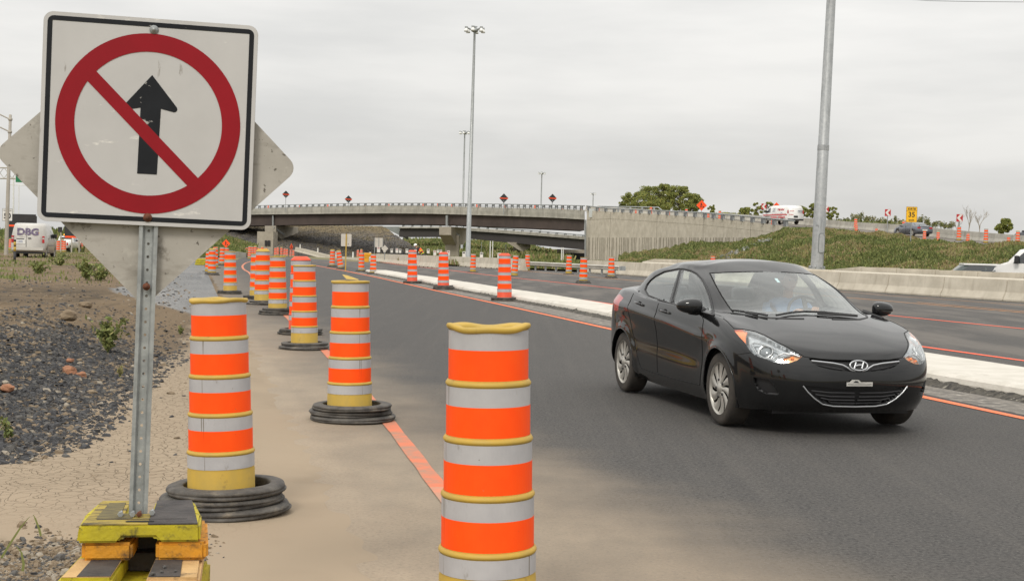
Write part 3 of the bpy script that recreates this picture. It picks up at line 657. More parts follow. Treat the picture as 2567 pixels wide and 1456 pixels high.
# black covered diamonds on the bridge
def covered(px,py,Y,h,post,label,tw=0):
    root=thing('covered_diamond_sign',label,'road sign',onpos(px,py,Y),0,'covered black diamond signs on the bridge'); root.rotation_euler=(0,0,tw)
    plate(diam(h),.02,blacksign,'cover',root); plate([(-h*.86,-.06),(h*.92,-.1),(h*.92,.03),(-h*.86,.07)],.004,orangesign,'strap',root,y=-.008)
    plate([(-.12,-h*.5),(.1,-h*.45),(.04,-h*.72)],.004,galv,'emblem',root,y=-.008)
    MB().box(-.05,.05,.02,.09,-post,0).build('post',galv,root)
covered(716.7,487.3,276,.74,3.4,'black covered diamond sign on the tallest post, leftmost on the bridge',.2)
covered(873.6,499.5,262,.72,2.6,'black covered diamond sign second from the left on the bridge',.1)
covered(1263,497,222,.76,2.6,'black covered diamond sign right of the tall mast, its orange strap tilted',-.25)
covered(1385,497,214,.68,2.6,'black covered diamond sign rightmost on the bridge, beside a thin lamp mast',.2)
# exit 35 sign
ye=mat('yellow sign sheeting',(.92,.50,.01),.5); root=thing('exit_speed_sign','yellow exit sign reading SORTIE 35 km/h on a thin post on the grassy slope','road sign',onpos(2285.3,538,103))
sx=27.6*103/FP; sy=39*103/FP
plate(rrect(sx,sy,.05),.006,blackm,'border',root); plate(rrect(sx-.04,sy-.04,.04),.004,ye,'sign_panel',root,y=-.005)
plate([(-sx/2+.02,sy*.235),(sx/2-.02,sy*.235),(sx/2-.02,sy*.25),(-sx/2+.02,sy*.25)],.002,blackm,'rule',root,y=-.008)
text('SORTIE',.22,'lettering',blackm,root,(0,-.009,sy*.355),sx=.85,off=.006); text('35',.52,'numerals',blackm,root,(0,-.009,-.02),off=.01); text('km/h',.2,'unit_lettering',blackm,root,(0,-.009,-sy*.36),off=.006)
MB().box(-.035,.035,.012,.05,-2.2,.5).build('post',galv,root)
# speed 50 sign on the street lamp
root=thing('speed_limit_sign','white MAXIMUM 50 speed limit sign fixed to the lamp post at the left edge','road sign',onpos(18.5,538.5,84))
sx,sy=.62,.75
plate(rrect(sx,sy,.04),.006,blackm,'border',root); plate(rrect(sx-.035,sy-.035,.035),.004,whitepaint,'sign_panel',root,y=-.005)
text('MAXIMUM',.11,'lettering',blackm,root,(0,-.009,sy*.33),sx=.95); text('50',.43,'numerals',blackm,root,(0,-.009,-.08),off=.012)
# backs of signs near the island nose
root=thing('portable_sign','back of a white sign on a yellow post at the far island nose','road sign',onpos(868,602,74))
plate(rrect(26*74/FP,31*74/FP,.04),.01,signback,'sign_panel',root); MB().box(-.03,.03,-.04,-.005,-1.72,.33).build('post',yellowp,root)
text('s',.12,'sticker',blackm,root,(.12,-.004,-.2)); MB().box(-.28,.28,-.1,.1,-1.75,-1.69).build('foot',yellowp,root)
root=thing('guide_sign_back','weathered back of a square guide sign in front of the rocky slope','road sign',onpos(949.5,608,118)); plate(rrect(22*118/FP,23*118/FP,.03),.02,signback,'sign_panel',root)
for x in (-.35,.0,.35): MB().box(x-.02,x+.02,-.05,-.0,-.38,.38).build('stiffener',galv,root)
MB().box(-.38,-.32,.02,.07,-1.4,.3).build('post',galv,root)
root=thing('diamond_sign_back','grey back of a diamond sign just above the barriers, right of the square guide sign','road sign',onpos(964.5,623,112)); plate(diam(9*112/FP),.01,signback,'sign_panel',root); MB().box(-.03,.03,.012,.06,-.9,.1).build('post',galv,root)
# yellow crash cushion
root=thing('crash_cushion','bright yellow crash cushion at the left end of the segmented barrier row','crash cushion',gnd(918.5,657)); 
cy=mat('bright yellow paint',srgb(232,168,30),.5,c2=srgb(214,150,30),vs=5)
MB().rbox(-.22,.22,-.2,.2,.0,.45,.03).build('pedestal',cy,root); MB().rbox(-.42,.45,-.3,.3,.62,.86,.04).build('head',cy,root); MB().prism([(-.2,.45),(.22,.45),(.42,.62),(-.4,.62)],-.25,.25,lambda x,z,d:(x,d,z)).build('neck',cy,root,recalc=True)
# orange tab far left on the road
# ================================================================== FOREGROUND SIGN
YS=5.0
base=atY(346,1292,YS); LEAN=R(1.05); YAWS=R(11)
sign=thing('no_straight_ahead_sign','big square no-straight-ahead sign with red ring and black arrow on a perforated steel post','road sign',base,0)
sign.rotation_mode='XYZ'
sign.matrix_world=Matrix.Translation(base)@Matrix.Rotation(LEAN,4,'Y')@Matrix.Rotation(YAWS,4,'Z')
inv=sign.matrix_world.inverted()
def loc_on(px,py,yoff):
    """point of the pixel ray on the sign's own plane y=yoff"""
    o_=inv@CAMP; d_=(inv.to_3x3()@ray(px,py)); k=(yoff-o_.y)/d_.y; return o_+d_*k
cplt=loc_on(373.5,307,0)
w_=(loc_on(641.5,326,0)-loc_on(105.5,294,0)).x; h_=(loc_on(379,50,0)-loc_on(367,568,0)).z
face=mat('worn white sign face',srgb(187,185,183),.5,c2=srgb(178,176,174),vs=2.5,spec=.4)
overlay(face,srgb(212,209,203),7,.64,.70,stretch=(1,1,2.8,.5,.6,0)); overlay(face,srgb(128,121,112),9,.66,.74,stretch=(3,1,.6)); overlay(face,srgb(165,158,148),30,.72,.8)
ringm=mat('worn red sign print',srgb(142,18,30),.55,c2=srgb(132,18,28),vs=3,spec=.2); overlay(ringm,srgb(205,150,145),14,.73,.76,stretch=(1,1,3)); 
bp_=mat('worn black sign print',srgb(22,24,28),.55,c2=srgb(32,34,38),vs=4,spec=.2); overlay(bp_,srgb(170,166,160),16,.67,.71,stretch=(1,1,1.6))
FR=loc_on(373.5,307,0)
def fp(pts,y0,y1,name,m): 
    return MB().prism([(FR.x+x,FR.z+z) for x,z in pts],y0,y1,lambda x,z,d:(x,d,z)).build(name,m,sign,recalc=True)
sk=w_/.778; 
fp(rrect(w_,h_,.036*sk,8),-.006,-.003,'sign_panel',face)
edge=mat('sign edge metal',srgb(150,146,138),.5,.3); fp(rrect(w_+.001,h_+.001,.036*sk,8),-.0029,-.0005,'backing_sheet',edge)
def ringpoly(po,pi_,y,name,m):
    n=len(po); vs=[(FR.x+x,y,FR.z+z) for x,z in po]+[(FR.x+x,y,FR.z+z) for x,z in pi_]+[(FR.x+x,y+.0006,FR.z+z) for x,z in po]+[(FR.x+x,y+.0006,FR.z+z) for x,z in pi_]
    fs=[(i,(i+1)%n,n+(i+1)%n,n+i) for i in range(n)]+[(i,2*n+i,2*n+(i+1)%n,(i+1)%n) for i in range(n)]+[(n+i,n+(i+1)%n,3*n+(i+1)%n,3*n+i) for i in range(n)]
    return MB().add(vs,fs).build(name,m,sign,recalc=True)
bw=.0175*sk; m_=.0145*sk
ringpoly(rrect(w_-2*m_,h_-2*m_,.022,6),rrect(w_-2*m_-2*bw,h_-2*m_-2*bw,.003,6),-.0070,'border',bp_)
ro,ri=.336*sk,.268*sk
ringpoly([(x,z-.006) for x,z in circ(ro,96)],[(x,z-.006) for x,z in circ(ri,96)],-.0078,'red_ring',ringm)
arr=[]; 
def rc(cx,cz,r,a0,a1,n=5): return [(cx+r*math.cos(R(a0+(a1-a0)*k/n)),cz+r*math.sin(R(a0+(a1-a0)*k/n))) for k in range(n+1)]
arr=[(.006,.176)]+rc(.090,.054,.012,38,-95)+[(.042,.052),(.036,-.194),(-.036,-.194),(-.032,.052)]+rc(-.080,.054,.012,275,142)
arr=[(x*sk,z*sk) for x,z in arr]
# arrow split into head and stem so that each prism face is planar and simple
fp(arr,-.0072,-.0066,'arrow',bp_)
a=R(-44.5); L_=.30*sk; ww=.0245*sk; d=Vector((math.cos(a),math.sin(a))); nrm=Vector((-d.y,d.x)); c0=Vector((-.028,-.022))*sk
q=[c0+d*L_*s1+nrm*ww*s2 for s1,s2 in ((-1.02,1),(1.0,1),(1.0,-1),(-1.02,-1))]
fp([(v.x,v.y) for v in q],-.0076,-.0070,'slash',ringm)
def washer(px,py,y,r,m,name='bolt'):
    p=loc_on(px,py,y); o=MB().lathe([(r,0),(r,-.002),(r*.45,-.003),(r*.42,-.009),(r*.2,-.011),(0,-.011)],20,axis='y').build(name,m,sign); o.location=p; return o
washer(386,75,-.008,.0165*sk,galv); washer(370,545.5,-.008,.0165*sk,rust)
# diamond behind
dc=loc_on(373.5,403,.03); hx=(loc_on(742,422,.03)-loc_on(5,380,.03)).x/2
old=mat('scuffed old sign back',srgb(172,167,159),.6,.1,c2=srgb(156,151,142),vs=4,bump=.05,bs=25)
overlay(old,srgb(104,98,90),9,.60,.72,stretch=(1,1,1)); overlay(old,srgb(128,122,112),22,.66,.72,stretch=(4,1,.8,0,.7,0)); overlay(old,srgb(200,196,187),6,.56,.75); overlay(old,srgb(92,86,78),38,.63,.68); overlay(old,srgb(120,114,104),3,.55,.75,stretch=(1,1,3,0,.8,0))
sd=(2*hx+.04)/math.sqrt(2); rp=[(x*math.cos(PI/4)-z*math.sin(PI/4),x*math.sin(PI/4)+z*math.cos(PI/4)) for x,z in rrect(sd,sd,.045,6)]
MB().prism([(dc.x+x,dc.z+z*.985) for x,z in rp],.030,.0335,lambda x,z,d:(x,d,z)).build('diamond_panel',old,sign,recalc=True)
# post
pb=loc_on(346,1292,0); top=FR.z+.355*sk; x0=pb.x
mb=MB(); pr=[(-.033,0),(-.020,0),(-.0125,.016),(.0125,.016),(.020,0),(.033,0),(.033,.0025),(.0215,.0025),(.0135,.0185),(-.0135,.0185),(-.0215,.0025),(-.033,.0025)]
z0,z1=-.12,top
def tp_(x,y,z): return (x0+x*(1),y+.001,z)
for a_,b__ in ((0,1),(1,2),(3,4),(4,5),(5,6),(6,7),(7,8),(9,10),(10,11),(11,0)):
    (xa,ya),(xb,yb)=pr[a_],pr[b__]; mb.add([tp_(xa,ya,z0),tp_(xb,yb,z0),tp_(xb,yb,z1),tp_(xa,ya,z1)],[(0,1,2,3)])
n=int((z1-z0)/.0462); dz=(z1-z0)/n
for i in range(n):
    zc=z0+dz*(i+.5); hole=[(.0052*math.cos(R(22.5+45*k)),.0052*math.sin(R(22.5+45*k))) for k in range(8)]
    outr=[(.0125,.005),(.005,dz/2),(-.005,dz/2),(-.0125,.005),(-.0125,-.005),(-.005,-dz/2),(.005,-dz/2),(.0125,-.005)]
    vs=[tp_(x,.016,zc+z) for x,z in hole]+[tp_(x,.016,zc+z) for x,z in outr]; fs=[(k,(k+1)%8,8+(k+1)%8,8+k) for k in range(8)]
    mb.add(vs,fs)
    cn=[(.0125,dz/2),(-.0125,dz/2),(-.0125,-dz/2),(.0125,-dz/2)]
    mb.add([tp_(x,.016,zc+z) for x,z in [cn[0],outr[0],outr[1],cn[1],outr[2],outr[3],cn[2],outr[4],outr[5],cn[3],outr[6],outr[7]]],[(0,1,2),(3,4,5),(6,7,8),(9,10,11)])
mb.build('post',galv,sign)
o=washer(367,718.5,-.001,.0135,rust); washer(367.5,1258,.014,.006,galv)
# weights ------------------------------------------------------------
yb=mat('yellow painted rubber',srgb(186,172,26),.7,c2=srgb(160,146,34),vs=9,bump=.18,bs=60); overlay(yb,srgb(52,48,38),9,.56,.70); overlay(yb,srgb(90,84,40),40,.6,.7); 
ob=mat('amber painted rubber',srgb(214,146,24),.7,c2=srgb(186,128,34),vs=10,bump=.22,bs=60); overlay(ob,srgb(56,44,34),8,.54,.68); overlay(ob,srgb(110,84,40),40,.6,.7)
tb=mat('scuffed yellow and black top',srgb(170,148,60),.75,c2=srgb(150,130,56),vs=5,bump=.3,bs=50); overlay(tb,srgb(50,46,42),5,.46,.62,stretch=(1,5,1))
kb=mat('scuffed black rubber top',srgb(48,44,43),.75,c2=srgb(74,69,66),vs=7,bump=.3,bs=50); overlay(kb,srgb(150,135,60),4,.66,.74,stretch=(1,6,1))
bg_=mat('dusty beige rubber',srgb(206,170,118),.85,c2=srgb(180,146,98),vs=6,bump=.3,bs=50); overlay(bg_,srgb(60,52,44),8,.6,.75)
Mw=lambda px,py,Y,rz: Matrix.Translation(atY(px,py,Y))@Matrix.Rotation(rz,4,'Z')
zt=.500; Yf=4.78
pA=rayZ(348,1315,zt); 
def bev(o,w=.006):
    bm=bmesh.new(); bm.from_mesh(o.data); es=[e_ for e_ in bm.edges if len(e_.link_faces)==2 and e_.calc_face_angle(0)>.5]; bmesh.ops.bevel(bm,geom=es,offset=w,segments=2,affect='EDGES',clamp_overlap=True); bm.to_mesh(o.data); bm.free()
def wpart(root,pts,y0,y1,name,m,w=.006):  # front profile extruded in y
    o=MB().prism(pts,y0,y1,lambda x,z,d:(x,d,z)).build(name,m,root,recalc=True); bev(o,w); return o
def opart(root,pts,z0,z1,name,m,w=.005):  # plan outline extruded in z
    o=MB().prism(pts,z0,z1,lambda x,y,z:(x,y,z)).build(name,m,root,recalc=True); bev(o,w); return o
A=thing('sign_weight','top yellow rubber weight of the stack, bolts lying on its half black top','sign weight',(pA.x,pA.y,zt),R(11),'rubber weights under the square sign')
hw=.208
fr=[(-hw,-.062),(-.07,-.062),(-.055,-.044),(.055,-.044),(.07,-.062),(hw+.002,-.062),(hw,0),(-hw+.008,0)]
wpart(A,fr,0,.20,'front_bar',yb,.008); 
opart(A,[(-hw+.004,.199),(-.055,.199),(-.055,.46),(-.165,.46),(-.178,.44)],-.06,-.0005,'left_leg',yb,.008); opart(A,[(.03,.199),(hw-.004,.199),(.175,.44),(.165,.46),(.03,.46)],-.06,-.0005,'right_leg',yb,.008)
opart(A,[(-hw+.014,.006),(.03,.006),(.03,.19),(-.062,.19),(-.062,.45),(-.165,.45)],-.002,.0025,'scuffed_left_top',tb,.001); opart(A,[(.031,.006),(hw-.008,.006),(.165,.45),(.036,.45),(.036,.19),(.031,.19)],-.002,.003,'black_right_top',kb,.001)
opart(A,[(-.155,.10),(-.03,.10),(-.03,.19),(-.075,.19),(-.075,.40),(-.135,.40)],.0026,.0045,'recess_panel',mat('recess shade yellow',srgb(120,108,62),.8,c2=srgb(70,64,50),vs=20,stretch=(1,6,1)),.0005)  # sunken tray drawn as a thin raised panel, its shade put into the colour
opart(A,[(-.15,.085),(.16,.085),(.16,.096),(-.15,.096)],.0026,.0042,'groove',kb,.0005)
opart(A,[(-.045,.035),(.048,.035),(.05,.045),(.046,.055),(-.044,.055),(-.05,.045)],.0026,.0045,'slot',darkm,.001)
for px,py in ((302,1288),(332,1288),(349,1288),(381,1284)):
    p=rayZ(px,py,zt+.014); o=MB().lathe([(0,-.006),(.0095,-.006),(.0105,-.002),(.0105,.006),(.005,.006),(.005,.05),(0,.05)],6,axis='y',sm=False).build('bolt',galv if px!=349 else rust,A); q_=Matrix.Rotation(-R(11),3,'Z')@Vector((p.x-pA.x,p.y-pA.y,0)); o.location=(q_.x,q_.y,.0135)
B=thing('sign_weight','amber rubber weight second in the stack, a dark gap through its middle','sign weight',(pA.x+.008,pA.y+.012,zt-.0635),R(9),'rubber weights under the square sign')
opart(B,[(-hw+.008,0),(-.033,0),(-.03,.03),(-.03,.40),(-.18,.40),(-hw+.002,.03)],-.064,-.001,'left_half',ob,.010); opart(B,[(.05,.0),(hw+.008,.0),(hw+.018,.03),(.20,.40),(.045,.40),(.045,.03)],-.064,-.001,'right_half',ob,.010)
opart(B,[(-.031,.18),(.046,.18),(.046,.40),(-.031,.40)],-.062,-.003,'bridge',kb,.003)
Cc=thing('sign_weight','lowest visible weight, beige framed black top dusted with pebbles, yellow side','sign weight',(pA.x+.015,pA.y-.15,zt-.1285),R(8),'rubber weights under the square sign')
opart(Cc,[(-.225,-.08),(-.05,-.08),(-.045,.53),(-.2,.53)],-.07,-.002,'left_half',yb,.010); opart(Cc,[(.06,-.08),(.235,-.08),(.205,.53),(.05,.53)],-.07,-.002,'right_half',bg_,.010)
opart(Cc,[(-.212,-.07),(-.056,-.07),(-.052,.2),(-.2,.2)],-.0015,.001,'beige_frame',bg_,.0005); opart(Cc,[(-.165,-.07),(-.056,-.07),(-.054,.17),(-.155,.17)],.0012,.0028,'black_panel',kb,.0005); opart(Cc,[(.066,-.07),(.17,-.07),(.155,.17),(.062,.17)],-.0015,.0022,'black_panel',kb,.0005)
opart(Cc,[(-.046,.3),(.05,.3),(.05,.53),(-.046,.53)],-.068,-.004,'bridge',kb,.003)
for q in range(2):
    Dd=thing('sign_weight',('weight below the beige one, out of the picture' if q==0 else 'bottom weight resting on the ground, out of the picture'),'sign weight',(pA.x+.01*q,pA.y-.1,zt-.20-.15*q),R(3+4*q),'rubber weights under the square sign')
    opart(Dd,[(-.21,-.06),(.21,-.06),(.2,.45),(-.2,.45)],-.149+(.003 if q else 0),-.001,'slab',yb if q==0 else ob,.012)
for i,(px,py,s) in enumerate(((413,1422,.009),(405,1434,.007),(384,1440,.010),(440,1432,.006))):
    p=rayZ(px,py,zt-.125)
    bm=bmesh.new(); bmesh.ops.create_icosphere(bm,subdivisions=1,radius=s); 
    for v in bm.verts: v.co*=random.uniform(.7,1.2); v.co.z*=.7
    me=bpy.data.meshes.new('pebble'); bm.to_mesh(me); bm.free(); me.materials.append(st2); o=link_obj('pebble',me); o.location=(p.x,p.y,zt-.1265+s*.6); tag(o,f"{ORD[i]} grey pebble lying on the beige weight counted from the {'left' if 0 else 'back'}",'pebble','pebbles on the lowest weight')
# striped bollard and far yellow weights
root=thing('striped_bollard','thin black bollard with two yellow bands standing before the white van','bollard',onX(36.5,66))
zz=0
for a_,b_,m_ in ((0,.66,blackm),(.66,.88,yellowp),(.88,.93,blackm),(.93,1.12,yellowp),(1.12,1.22,blackm)):
    MB().lathe([(0,a_),(.06,a_),(.06,b_),(0,b_)],14).build('black_band' if m_ is blackm else 'yellow_band',m_,root)
for i,(px,py) in enumerate(((503,662),(503,655),(504,648))):
    p=gnd(503,665); o=MB().rbox(-.28,.28,-.25,.25,.02+.12*i,.13+.12*i,.02).build('sign_weight',[yb]); o.location=(p.x+.03*i,p.y,p.z); tag(o,f"{['bottom','middle','top'][i]} weight of the small yellow stack at the grass edge far left of the road",'sign weight','yellow weights stacked by the gravel strip')
# ================================================================== BARRIERS
JP=[(.30,0),(.30,.075),(.175,.33),(.105,1.0)]
def jersey(A,B,h,name='concrete_barrier',label='',group=None,mm=None,gap=.012,h2=None,slots=0,tw=1.):
    A,B=Vector(A),Vector(B); d=(B-A); L_=d.length; c=(A+B)/2; ang=math.atan2(d.y,d.x); h2=h2 or h
    pr=[(w*tw,z) for w,z in JP]; full=[(w,z) for w,z in pr]+[(-w,z) for w,z in pr[::-1]]
    mb=MB(); hl=L_/2-gap; vs=[]; 
    for (x,hh) in ((-hl,h),(hl,h2)):
        zb=(A.z if x<0 else B.z)-c.z
        vs+=[(x,w,zb+(z if z<.5 else hh)) for w,z in full]
    n=len(full); mb.add(vs,[tuple(range(n))[::-1],tuple(range(n,2*n))]+[(i,(i+1)%n,n+(i+1)%n,n+i) for i in range(n)])
    o=mb.build(name,mm or concrete,None,recalc=True); bev(o,.018); o.location=c; o.rotation_euler=(0,0,ang); tag(o,label,'barrier',group)
    if slots:
        for x in (-hl*.5,hl*.5): s_=MB().box(x-.22,x+.22,-.304,.304,.0,.07).build('drain_slot',mat('drain slot brown',srgb(96,74,56),.9),o)  # plain brown box, slightly proud of the barrier foot, marks each slot
    return o
def poly_at(pts,s):
    for a,b in zip(pts,pts[1:]):
        l=(b-a).length
        if s<=l: return a.lerp(b,s/l)
        s-=l
    return pts[-1]
def jrow(pts,seg,h,lab,group,start=0,slots=0,mm=None,tw=1.):
    tot=sum((b-a).length for a,b in zip(pts,pts[1:])); n=max(1,round(tot/seg)); out=[]
    for i in range(n):
        a=poly_at(pts,tot*i/n); b=poly_at(pts,tot*(i+1)/n); a=Vector((a.x,a.y,gz(a.y)));b=Vector((b.x,b.y,gz(b.y)))
        out.append(jersey(a,b,h,label=lab(i,n),group=group,slots=slots,mm=mm,tw=tw))
    return out
P1a=[onX(944,143),onX(1046,99),onX(1100,89.9)]
jrow(P1a,3.7,.80,lambda i,n:f'{ORD[i]} pale concrete barrier from the left in the row right beside the orange line','barriers of the nearer segmented row',slots=1)
P1b=[onX(985,150),onX(1126,114),onX(1312,88.6)]
rowb=jrow(P1b,3.8,.76,lambda i,n:f'{ORD[n-1-i]} pale concrete barrier from the right in the row carrying small white signs','barriers of the row with small white signs',slots=1)
FL=[gnd(1475,683.5),gnd(1580,690.5),gnd(2140,728.9),gnd(2567,757.7)]
FL.append(FL[-1]+(FL[-1]-FL[-2]).normalized()*10)
jrow(FL,3.7,.79,lambda i,n:(f'{ORD[i]} smooth pale barrier from the guardrail end of the long median wall' if i<6 else f'{ORD[n-1-i]} median wall barrier counted from the right edge of the picture'),'barriers of the long median wall')
def bl(px,d=3.): Y=(36.4+d)/((px-1283)/3480+.36); return Vector(((px-1283)/3480*Y,Y,0))
def brow(p0,p1,n,lab): 
    a,b=bl(p0),bl(p1)
    for i in range(n):
        q0=a.lerp(b,i/n);q1=a.lerp(b,(i+1)/n); h0=1.0;h2=1.02
        jersey(q0,q1,h0,label=lab(i),group='barriers of the taller rear median wall',h2=h2)
brow(1641,1985,5,lambda i:f'{ORD[i]} barrier from the left of the taller rear median wall, behind the black car roof')
brow(2161,2700,5,lambda i:f'{ORD[i]} barrier of the taller rear median wall to the right of the tall pole')
for a_,b_,h0,h2,lb in ((1610,1641,.80,1.0,'sloping end piece of the rear median wall left of the black car roof'),(1985,2022,1.02,.84,'rear median wall end piece sloping down towards the foot of the tall pole'),(2085,2161,.82,1.02,'rear median wall end piece rising from the right side of the tall pole foot')):
    jersey(bl(a_),bl(b_),h0,label=lb,group='barriers of the taller rear median wall',h2=h2)
# concrete median fill
m=MB(); a,b=bl(1610,.4),bl(2760,.4); c,d=bl(2760,2.6),bl(1610,2.6); m.add([(a.x,a.y,.70),(b.x,b.y,.70),(c.x,c.y,.80),(d.x,d.y,.80),(a.x,a.y,.0),(b.x,b.y,0),(c.x,c.y,0),(d.x,d.y,0)],[(0,1,2,3),(0,4,5,1),(1,5,6,2),(2,6,7,3),(3,7,4,0)])
struct(m.build('median_fill',concrete,recalc=True))
# far left-carriageway barriers
PF=[onX(742,262,-.0),onX(780,240),onX(829,215),onX(880,185),onX(940,150)]
PF=[Vector((p.x,p.y,gz(p.y))) for p in PF]
for i in range(9):
    s0=sum((b-a).length for a,b in zip(PF,PF[1:])); a=poly_at(PF,s0*i/9); b=poly_at(PF,s0*(i+1)/9)
    zt=lambda p: 0
    def topz(p):
        px=1283.5+p.x/p.y*FP; yt=float(np.interp(px,[742,780,829,880,940],[619.6,628.5,641,645,648])); return HCAM-(yt-(Y0+(px-1283)*ROLL))/FP*p.y
    a.z=topz(a)-.8; b.z=topz(b)-.8
    jersey(a,b,.8,label=f'{ORD[i]} small distant barrier from the left on the bend below the rocky slope',group='distant barriers on the bend',tw=1.2)
    MB().box(-.25,.25,-.08,.08,.8,1.5 if i%2==0 else .81).build('reflector_post',whitepaint,[o for o in COL.objects if o.name.startswith('concrete_barrier')][-1]) if i%2==0 else None
# small white signs on barrier tops
smw=mat('small white sign face',srgb(214,210,204),.5); pk=mat('faded red print',srgb(176,120,118),.6)
SG=[(949,624,11),(964,627,7),(982,627,8),(995,626.5,9),(1003,627.5,8),(1020,627,9),(1042,629,8),(1052,627,9),(1073.5,628,9),(1090,632,10),(1105,629,8),(1124,633,10.5),(1163,635.5,11),(1207,637.5,11),(1251,639,11),(1098,628,7)]
for i,(px,py,h) in enumerate(sorted(SG)):
    Y=float(np.interp(px,[944,985,1126,1312],[158,148,112,88])); p=atY(px,py+.5,Y); s=h*Y/FP
    o=thing('barrier_sign',f'{ORD[i]} small white sign from the left on top of the concrete barriers','small sign',p,0,'small white signs on the barriers')
    plate([(-s*.36,-s*.75),(s*.36,-s*.75),(s*.36,s*.5),(-s*.36,s*.5)],.02,smw,'panel',o); MB().box(-s*.24,s*.24,-.012,-.003,s*.1,s*.34).build('print',blackm if i%3 else pk,o)
# guardrail
ga,gb=onX(1326,94),onX(1552,80.5)
gr=thing('guardrail','weathered steel W-beam guardrail between two concrete barrier ends, grass behind it','guardrail',(0,0,0))
dv=(gb-ga); nrm=Vector((-dv.y,dv.x,0)).normalized(); vs=[]; prof=[(0,.30),(-.07,.345),(-.07,.40),(0,.44),(-.07,.48),(-.07,.53),(0,.575)]
for q in (ga,gb): vs+=[(q.x-nrm.x*-o_,q.y-nrm.y*-o_,q.z+z) for o_,z in prof]
k=len(prof); MB().add(vs,[(i,i+1,k+i+1,k+i) for i in range(k-1)],0,False).build('beam',mat('weathered guardrail steel',srgb(170,166,156),.5,.2,c2=srgb(190,186,176),vs=1),gr)
for i in range(8):
    q=ga.lerp(gb,(i+.5)/8)+nrm*.12; MB().box(q.x-.06,q.x+.06,q.y-.06,q.y+.06,q.z,q.z+.55).build('rail_post',galv,gr)
q=gb; MB().add([(q.x,q.y,.56),(q.x+.35,q.y-.2,.56),(q.x+.35,q.y-.2,.3),(q.x,q.y,.3)],[(0,1,2,3)]).build('end_shoe',galv,gr)
# ================================================================== OVERPASS
def zpx(px,py,Y): return atY(px,py,Y)
def strip3(name,cols,mm,parent,struct_=False,uv=None):
    """cols: list of list of points (same length): skin between successive columns"""
    k=len(cols[0]); vs=[p for c in cols for p in c]; fs=[(i*k+j,i*k+j+1,(i+1)*k+j+1,(i+1)*k+j) for i in range(len(cols)-1) for j in range(k-1)]
    return MB().add(vs,fs).build(name,mm,parent)
def hex6(name,A,B,mm,parent):
    """prism between two same-length closed sections"""
    k=len(A); mb=MB(); mb.add(list(A)+list(B),[(i,(i+1)%k,k+(i+1)%k,k+i) for i in range(k)]+[tuple(range(k))[::-1],tuple(range(k,2*k))]); return mb.build(name,mm,parent,recalc=True)
BST=[(330,322,526,534,549,575),(560,294,516.5,524,540,567.5),(640,285,515.7,523,538,565.5),(750,274,512.8,519.5,537,563.8),(850,264,510.5,517,535.7,562.7),(960,255,509.3,515.8,535,562),(1060,245,509.3,516,535.6,562.4),(1137,238,510,517.8,537.5,564),(1254,226,511.6,520.8,541,569),(1383,211,514,522.9,545.8,574.4),(1466,201,515.8,526.6,550.6,578)]
ovp=thing('overpass','long concrete and dark steel girder overpass crossing the whole view behind the road','overpass',(0,0,0))
V3=lambda v,dy=0,dz=0: Vector((v.x,v.y+dy,v.z+dz))
def bridge(root,ST,wid,gm,joints=None,posts=True,far=True,step=2.05,prail=True):
    for i in range(len(ST)-1):
        s,e=ST[i],ST[i+1]; sec=[]; gs=[];dk=[];pb=[]
        for (px,Y,yr_,yt,yb_,yg) in (s,e):
            t_=zpx(px,yt,Y); b_=zpx(px,yb_,Y); g0=zpx(px,yg,Y); h=t_.z-b_.z
            sgn=1e-3*(1 if (px,Y)==(s[0],s[1]) else -1)
            sec.append([V3(t_,0),V3(t_,.35),V3(t_,.35,-h*.45),V3(t_,0,-h*.45)])
            pb.append([V3(t_,-.10,-h*.45),V3(t_,.6,-h*.45),V3(b_,.6,.12),V3(b_,-.04,.12)]); dk.append([V3(b_,-.22,.12),V3(b_,wid,.12),V3(b_,wid,0),V3(b_,-.22,0)])
            bz=g0.z; gs.append([Vector((b_.x,Y+.9,b_.z)),Vector((b_.x,Y+1.1,b_.z)),Vector((b_.x,Y+1.1,bz)),Vector((b_.x,Y+.9,bz))])
        hex6('parapet',sec[0],sec[1],concrete_grey,root); hex6('fascia',pb[0],pb[1],concrete_grey,root); hex6('deck',dk[0],dk[1],concrete_grey,root); hex6('girder',gs[0],gs[1],gm,root)
        fl=[[V3(g[3],-.35,.06),V3(g[2],.3,.06),V3(g[2],.3,0),V3(g[3],-.35,0)] for g in gs]; hex6('flange',fl[0],fl[1],gm,root)
        for q in (.33,.62,.9): hex6('inner_girder',[V3(v,wid*q-.5) for v in gs[0]],[V3(v,wid*q-.5) for v in gs[1]],gm,root)
        if far:
            fa=[[V3(c[0],wid),V3(c[1],wid),V3(c[2],wid,-.3),V3(c[3],wid,-.3)] for c in sec]; hex6('far_parapet',fa[0],fa[1],concrete_grey,root)
    pts=[zpx(s[0],s[2],s[1]) for s in ST]
    if prail:
        MB().tube([V3(p,.15) for p in pts],.07,8).build('top_rail',galv,root)
        if far: MB().tube([V3(p,wid+.15,-.02) for p in pts],.06,6).build('far_rail',galv,root)
    if posts:
        tot=sum((b-a).length for a,b in zip(pts,pts[1:])); n=int(tot/step); tops=[zpx(s[0],s[3],s[1]) for s in ST]; pm=None
        for i in range(n):
            f=(i+.5)/n; p=poly_at(pts,tot*f); 
            px=1283.5+p.x/p.y*FP; tz=float(np.interp(p.x,[q.x for q in tops],[q.z for q in tops]))
            hh=p.z-tz
            if pm is None: pm=MB().box(-.24,-.10,-.10,.05,0,1,0).box(.10,.24,-.10,.05,0,1,0).box(-.12,.10,-.02,.05,.2,.9,1).build('rail_post',[mat('dark rail bracket',srgb(104,106,108),.7),galv],root); o=pm
            else: o=pm.copy(); COL.objects.link(o)
            o.location=(p.x,p.y+.15,tz+.0); o.scale=(1,1,hh*.93)
bridge(ovp,BST,13,girder)
